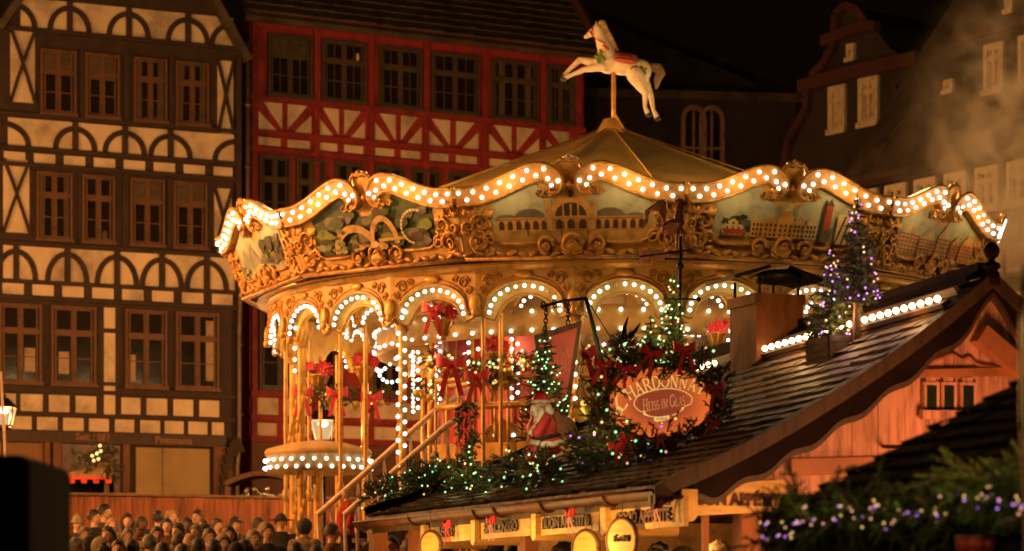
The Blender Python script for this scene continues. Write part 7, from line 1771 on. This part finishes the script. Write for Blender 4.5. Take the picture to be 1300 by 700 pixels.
CW = [
 (98, 653, 43.0, 'person in a pale knitted hat and brown coat next to the black cabinet', D(30), 0, dict(hat='beanie', hatc='beige', coat='brown')),
 (120, 647, 44.5, 'dark haired person in a black jacket looking sideways near the left of the crowd', D(60), 0, dict(coat='black')),
 (133, 640, 45.5, 'tallest dark haired person at the fence, turned sideways', D(70), 0, dict(coat='grey')),
 (143, 657, 42.5, 'blond person in a tan coat in the left of the crowd', D(20), 1, dict(hair='long', hc='blond', coat='tan')),
 (162, 652, 43.5, 'person with long black hair and black coat facing the carousel', D(10), 0, dict(hair='long', coat='black')),
 (180, 656, 42.5, 'broad dark haired person in a black coat with short hair beside a long haired one', D(35), 0, dict(coat='black', skin='skin_dark')),
 (163, 670, 38.0, 'pale haired person in an olive coat in front of the long black haired one', D(15), 2, dict(hair='short', hc='grey', coat='olive')),
 (150, 685, 32.5, 'dark haired person nearest the camera looking straight ahead, in a brown coat', D(0), 0, dict(coat='brown')),
 (168, 684, 33.5, 'black haired person seen from behind beside the nearest one', D(170), 0, dict(coat='black')),
 (201, 648, 45.5, 'person seen from behind against the fence with short black hair', D(180), 0, dict(coat='navy')),
 (218, 647, 46.0, 'blond long haired person standing right at the fence', D(40), 0, dict(hair='long', hc='blond', coat='grey')),
 (212, 658, 40.5, 'person with long dark hair and a bright face in a rust brown coat', D(5), 1, dict(hair='long', hc='black', coat='rust')),
 (238, 657, 41.0, 'dark skinned person in a grey coat with a tan scarf', D(10), 0, dict(skin='skin_dark', coat='grey', sc_='tan')),
 (249, 665, 39.0, 'person with grey hair and black coat squeezed behind the pink scarf', D(-20), 0, dict(hc='grey', coat='black')),
 (251, 647, 45.5, 'person with tousled black hair high against the fence', D(-30), 0, dict(coat='brown')),
 (260, 662, 40.0, 'person in an olive knitted hat and grey coat', D(30), 0, dict(hat='beanie', hatc='olive', coat='grey')),
 (266, 670, 37.0, 'brown haired person with a bright pink scarf', D(25), 0, dict(hc='brown', coat='black', sc_='pink')),
 (276, 658, 43.0, 'brown haired person in a beige jacket left of the capped one', D(40), 0, dict(hc='brown', coat='tan')),
 (299, 654, 42.5, 'person in a black peaked cap and open black jacket', D(45), 0, dict(hat='cap', coat='black', sc_='rust')),
 (311, 684, 33.0, 'brown haired person seen from behind close to the golden poles', D(170), 0, dict(hair='long', hc='brown', coat='brown')),
 (329, 657, 41.5, 'dark haired person in an olive coat at the right end beside the golden poles', D(60), 0, dict(coat='olive')),
 (115, 678, 35.0, 'person in a black hooded coat seen from behind by the black cabinet', D(160), 0, dict(hat='hood', hatc='black', coat='black', hair=None)),
 (128, 680, 34.5, 'person in a beige fur hood in the lower left of the crowd', D(90), 0, dict(hat='hood', hatc='beige', coat='tan', hair=None)),
 (97, 682, 34.0, 'person in a grey coat with grey hair half hidden by the black cabinet', D(120), 0, dict(hc='grey', coat='grey')),
 (228, 676, 36.0, 'person in a dark brown coat and brown hair in the middle foreground of the crowd', D(150), 0, dict(hc='brown', coat='brown')),
 (190, 678, 36.0, 'person with grey hair and a dark brown jacket below the long haired ones', D(165), 0, dict(hc='grey', coat='brown')),
 (283, 676, 38.0, 'person in a beige hood behind the pink scarf', D(30), 0, dict(hat='hood', hatc='beige', coat='beige', hair=None)),
 (252, 682, 35.5, 'person in a grey coat with short black hair turned away below the olive hat', D(175), 0, dict(coat='grey')),
 (357, 650, 40.0, 'person in a black wide brimmed hat between the golden poles', D(20), 0, dict(hat='brim', coat='black')),
 (387, 656, 38.6, 'person in a grey hood seen from behind under the round canopy', D(150), 0, dict(hat='hood', hatc='grey', coat='tan', hair=None)),
 (376, 688, 33.0, 'black haired person from behind at the bottom edge under the round canopy', D(180), 0, dict(coat='black')),
 (402, 691, 32.5, 'brown haired person from behind at the bottom edge left of the staircase', D(180), 0, dict(hc='brown', coat='brown')),
 (422, 664, 38.2, 'person in a rust coat at the foot of the carousel staircase', D(90), 0, dict(hc='brown', coat='rust')),
 (566, 688, 31.0, 'black haired person from behind under the leftmost word board', D(175), 0, dict(coat='black')),
 (611, 687, 31.3, 'person with a red scarf and blond hair under the gutter', D(60), 0, dict(hc='blond', coat='tan', sc_='red')),
 (630, 684, 32.0, 'person in a grey knitted hat under the second word board', D(80), 0, dict(hat='beanie', hatc='grey', coat='grey')),
 (652, 686, 31.5, 'brown haired person in a brown coat left of the stall post', D(150), 0, dict(hc='brown', hair='long', coat='brown')),
 (520, 684, 32.0, 'person with a red and white coat left of the stall', D(45), 1, dict(hc='brown', coat='red')),
 (596, 680, 33.0, 'blond person facing the camera beyond the stall', D(0), 0, dict(hc='blond', hair='long', coat='blue')),
 (497, 680, 33.0, 'dark haired person in a white coat below the end of the gutter', D(-20), 0, dict(coat='white')),
 (838, 684, 17.6, 'customer in a pale flat cap under the stall roof', D(170), 0, dict(hat='cap', hatc='beige', coat='tan')),
 (868, 690, 17.3, 'customer in an olive hood under the stall roof', D(150), 0, dict(hat='hood', hatc='olive', coat='olive', hair=None)),
 (716, 688, 18.2, 'dark haired vendor inside the stall behind the counter', D(-60), 1, dict(coat='black')),
 (912, 686, 18.6, 'blond vendor in a tan jacket inside the stall', D(-10), 1, dict(hc='blond', coat='tan')),
 (108, 668, 38.5, 'person with grey hair and a brown coat between the black cabinet and the hooded ones', D(20), 0, dict(hc='grey', coat='brown')),
 (137, 668, 39.5, 'black haired person in a navy coat in the second row of the left crowd', D(-15), 0, dict(hair='long', coat='navy')),
 (178, 672, 37.5, 'person in a red knitted hat in the middle of the crowd', D(30), 0, dict(hat='beanie', hatc='rust', coat='black')),
 (199, 668, 39.0, 'brown haired person in a beige coat left of the bright face', D(15), 0, dict(hc='brown', coat='beige')),
 (226, 664, 43.0, 'black haired person in a tan coat just right of the bright face', D(-25), 0, dict(coat='tan')),
 (243, 677, 35.0, 'blond long haired person from behind below the tan scarf', D(165), 0, dict(hair='long', hc='blond', coat='black')),
 (272, 684, 33.0, 'black haired person from behind directly below the pink scarf', D(180), 0, dict(coat='black')),
 (291, 668, 40.0, 'person with long brown hair and an olive coat beside the black peaked cap', D(10), 0, dict(hair='long', hc='brown', coat='olive')),
 (300, 686, 32.0, 'person in a navy hood from behind at the bottom right of the crowd', D(180), 0, dict(hat='hood', hatc='navy', coat='navy', hair=None)),
 (322, 672, 37.0, 'grey haired person in a black coat before the golden poles', D(35), 0, dict(hc='grey', coat='black')),
 (340, 664, 42.0, 'brown haired person in a navy coat seen between the twin poles', D(20), 0, dict(hc='brown', coat='navy')),
 (207, 688, 31.5, 'black haired person from behind at the bottom edge below the bright face', D(180), 0, dict(coat='brown')),
 (132, 690, 31.0, 'person in a black knitted hat from behind at the bottom left of the crowd', D(180), 0, dict(hat='beanie', hatc='black', coat='black')),
 (232, 690, 31.0, 'brown haired person from behind in a tan coat at the bottom centre of the crowd', D(175), 0, dict(hc='brown', coat='tan')),
]
for px, top, Y, lb, rz, pose, kw in CW:
    b0 = 0.30 if (px > 700) else None
    person(px, top, Y, lb, rz, pose, base=b0, **kw)
p_ = P(440, 620, 37.0); person(440, 620, 37.0, 'small blond child in a bright red jacket climbing the carousel staircase', D(-70), 0, base=p_.z - 1.12, hc='blond', coat='red')
# ================================================================== steam drifting in front of the right-hand houses
sb0, sb1 = Vector((5.6, 47.5, 6.5)), Vector((13.5, 51.0, 16.5)); sm = MB(); sm.span(sb0.x, sb1.x, sb0.y, sb1.y, sb0.z, sb1.z)
mm = bpy.data.materials.new('steam_volume'); mm.use_nodes = True; nt = mm.node_tree; nt.nodes.clear()
out = nt.nodes.new('ShaderNodeOutputMaterial'); vol = nt.nodes.new('ShaderNodeVolumePrincipled'); nt.links.new(vol.outputs[0], out.inputs['Volume'])
vol.inputs['Color'].default_value = (0.9, 0.8, 0.65, 1); vol.inputs['Anisotropy'].default_value = 0.0
tc = nt.nodes.new('ShaderNodeTexCoord'); nz1 = nt.nodes.new('ShaderNodeTexNoise'); nz1.inputs['Scale'].default_value = 0.95; nz1.inputs['Detail'].default_value = 6; nz1.inputs['Distortion'].default_value = 1.6
nt.links.new(tc.outputs['Object'], nz1.inputs['Vector'])
def mth(op, a, b=None):
    n_ = nt.nodes.new('ShaderNodeMath'); n_.operation = op
    for i, x in enumerate((a, b)):
        if x is None: continue
        if isinstance(x, (int, float)): n_.inputs[i].default_value = x
        else: nt.links.new(x, n_.inputs[i])
    return n_.outputs[0]
sx = nt.nodes.new('ShaderNodeSeparateXYZ'); nt.links.new(tc.outputs['Object'], sx.inputs[0])
# plume: thickest low at the right, thinning as it rises to the left; distances from the plume's spine
gx_ = mth('MULTIPLY', mth('SUBTRACT', sx.outputs['X'], 9.6), 0.36); gz_ = mth('MULTIPLY', mth('SUBTRACT', sx.outputs['Z'], 10.0), 0.24)
rr = mth('SQRT', mth('ADD', mth('MULTIPLY', gx_, gx_), mth('MULTIPLY', gz_, gz_)))
fall = mth('MAXIMUM', mth('SUBTRACT', 1.0, rr), 0.0)
dn = mth('MAXIMUM', mth('SUBTRACT', nz1.outputs['Fac'], 0.47), 0.0)
nt.links.new(mth('MULTIPLY', mth('MULTIPLY', dn, mth('MULTIPLY', fall, fall)), 13.0), vol.inputs['Density'])
st_ = sm.build('steam', mm); tag(st_, 'pale steam drifting before the dim houses at right', None, None, 'stuff')
# ================================================================== spill of the bulbs, plus added fill lamps
W_ = (1.0, 0.63, 0.24)
cl = []
for k in range(24):                  # warm spill of the bulb scrolls
    a = PH + R(15 * k + 7.5); 
    if math.cos(a) > -0.5: cl.append(lamp('scroll_light', pol(a, 6.35, 7.2 - ZB), 17, W_, 0.12, car))
for k in range(24):                  # and of the arches
    a = PH + R(15 * k + 7.5); cl.append(lamp('arch_light', pol(a, 4.75, 5.62 - ZB), 9, W_, 0.15, car))
    if math.cos(a) > -0.3: lamp('arch_light', pol(a, 5.62, 5.72 - ZB), 5.5, W_, 0.12, car)
for k in range(12): lamp('roof_fill_light', pol(PH + R(30 * k), 5.2, 7.75 - ZB), 230, W_, 0.3, car)  # added uplights hidden behind the boards, brightening the canvas roof
for k in range(8): lamp('inner_light', pol(R(45 * k + 10), 2.95, 5.5 - ZB), 22, W_, 0.2, car)
for k in range(6): lamp('deck_light', pol(R(60 * k + 20), 3.4, 3.5 - ZB), 24, W_, 0.2, car)
lamp('gondola_light', (0, 0, gzv(612)), 8, W_, 0.3, gd)
for i in (0, 1, 2, 5): lamp('ridge_fill_light', S(0.06 + 0.16 * i, 0.84) + NR * 0.16 - SL, 3.2, (1.0, 0.5, 0.16), 0.05, stall)
hlp = FG.w(gx(1120), -0.75, 2.28); lamp('gable_heat_fill', hlp - SL + Vector((0, 0, -0.02)), 0.1, (1, 0.3, 0.1), 0.05, stall); lamp('gable_heat_fill', FG.w(gx(1150), -1.1, 2.30) - SL, 85, (1.0, 0.36, 0.14), 0.22, stall)  # added lamps reddening the gable wall; the stronger one has no fixture
for s, v, z, w in ((0.15, 1.2, 2.15, 13), (0.45, 1.3, 2.15, 15), (0.8, 1.2, 2.15, 18)): lamp('stall_light', E2.lerp(E1, s) + GD * v - SL + Vector((0, 0, z - E2.z)), w, (1.0, 0.52, 0.18), 0.08, stall)
for s in (0.1, 0.35, 0.6, 0.85): lamp('board_fill_light', E2.lerp(E1, s) - GD * 0.5 + Vector((0, 0, -0.42)) - SL, 36, (1.0, 0.50, 0.13), 0.05, stall)  # added lamps without fixtures, brightening the word boards
lamp('fairy_fill_glow', P(668, 540, 19.3), 7, (1.0, 0.7, 0.35), 0.06); lamp('fairy_fill_glow', P(731, 440, 21.5), 7, (1.0, 0.6, 0.28), 0.1)  # added lamps brightening the bearded figure and the hanging sign
lamp('ridge_fill_light', Nc + Vector((0.14, -0.8, 0.3)), 7, (1.0, 0.55, 0.2), 0.06)  # added lamp brightening the chimney front
lamp('board_fill_light', FG.w(gx(925), -0.55, 2.0), 13, (1.0, 0.5, 0.16), 0.08)  # added lamp without fixture for the corner word board
lamp('fairy_fill_glow', P(838, 325, 19.3), 7, (1.0, 0.65, 0.3), 0.05)  # added lamp brightening the rooster weathervane
lamp('sign_light', SC0 + Vector((-0.1, -0.6, -0.1)), 0.8, (1.0, 0.4, 0.12), 0.1)
lamp('unseen_garland_lamp', (2.35, 8.0, 2.75), 75, (1.0, 0.62, 0.22), 0.1)  # unseen lamp added above the nearest garland to brighten it
# night sky, a breath of moon
w = bpy.data.worlds.new('World'); sc.world = w; w.use_nodes = True; nt = w.node_tree; bg = nt.nodes['Background']
sky = nt.nodes.new('ShaderNodeTexSky'); sky.sky_type = 'NISHITA'; sky.sun_disc = False; sky.sun_elevation = R(4); sky.sun_rotation = R(150); sky.air_density = 2; sky.dust_density = 6
tint = nt.nodes.new('ShaderNodeMix'); tint.data_type = 'RGBA'; tint.blend_type = 'MULTIPLY'; tint.inputs[0].default_value = 1; tint.inputs[7].default_value = (1.0, 0.55, 0.28, 1); nt.links.new(sky.outputs[0], tint.inputs[6]); nt.links.new(tint.outputs[2], bg.inputs['Color']); bg.inputs['Strength'].default_value = 0.0022
sl = bpy.data.lights.new('moon', 'SUN'); sl.energy = 0.012; sl.angle = R(0.5); sl.color = (1.0, 0.85, 0.65); so_ = bpy.data.objects.new('moon', sl); C.objects.link(so_)
so_.rotation_euler = (R(60), 0, R(-30))
# ================================================================== camera
cd = bpy.data.cameras.new('camera'); cam = bpy.data.objects.new('camera', cd); C.objects.link(cam); cam.location = (0, 0, EYE); cam.rotation_euler = (R(90), 0, 0)
cd.sensor_width = 36; cd.lens = F / 1300 * 36; cd.shift_y = (HZ - 350) / 1300; cd.clip_end = 2000; cd.clip_start = 0.1
cd.dof.use_dof = True; cd.dof.focus_distance = 24; cd.dof.aperture_fstop = 3.2
sc.camera = cam
sc.view_settings.view_transform = 'Standard'; sc.view_settings.look = 'None'; sc.view_settings.gamma = 1; sc.view_settings.exposure = 0
sc.render.engine = 'CYCLES'; sc.cycles.use_denoising = True; sc.cycles.denoiser = 'OPENIMAGEDENOISE'; sc.cycles.max_bounces = 6; sc.cycles.diffuse_bounces = 3; sc.cycles.glossy_bounces = 3; sc.cycles.volume_bounces = 1
sc.cycles.sample_clamp_indirect = 3; sc.cycles.use_light_tree = True; sc.cycles.volume_step_rate = 2
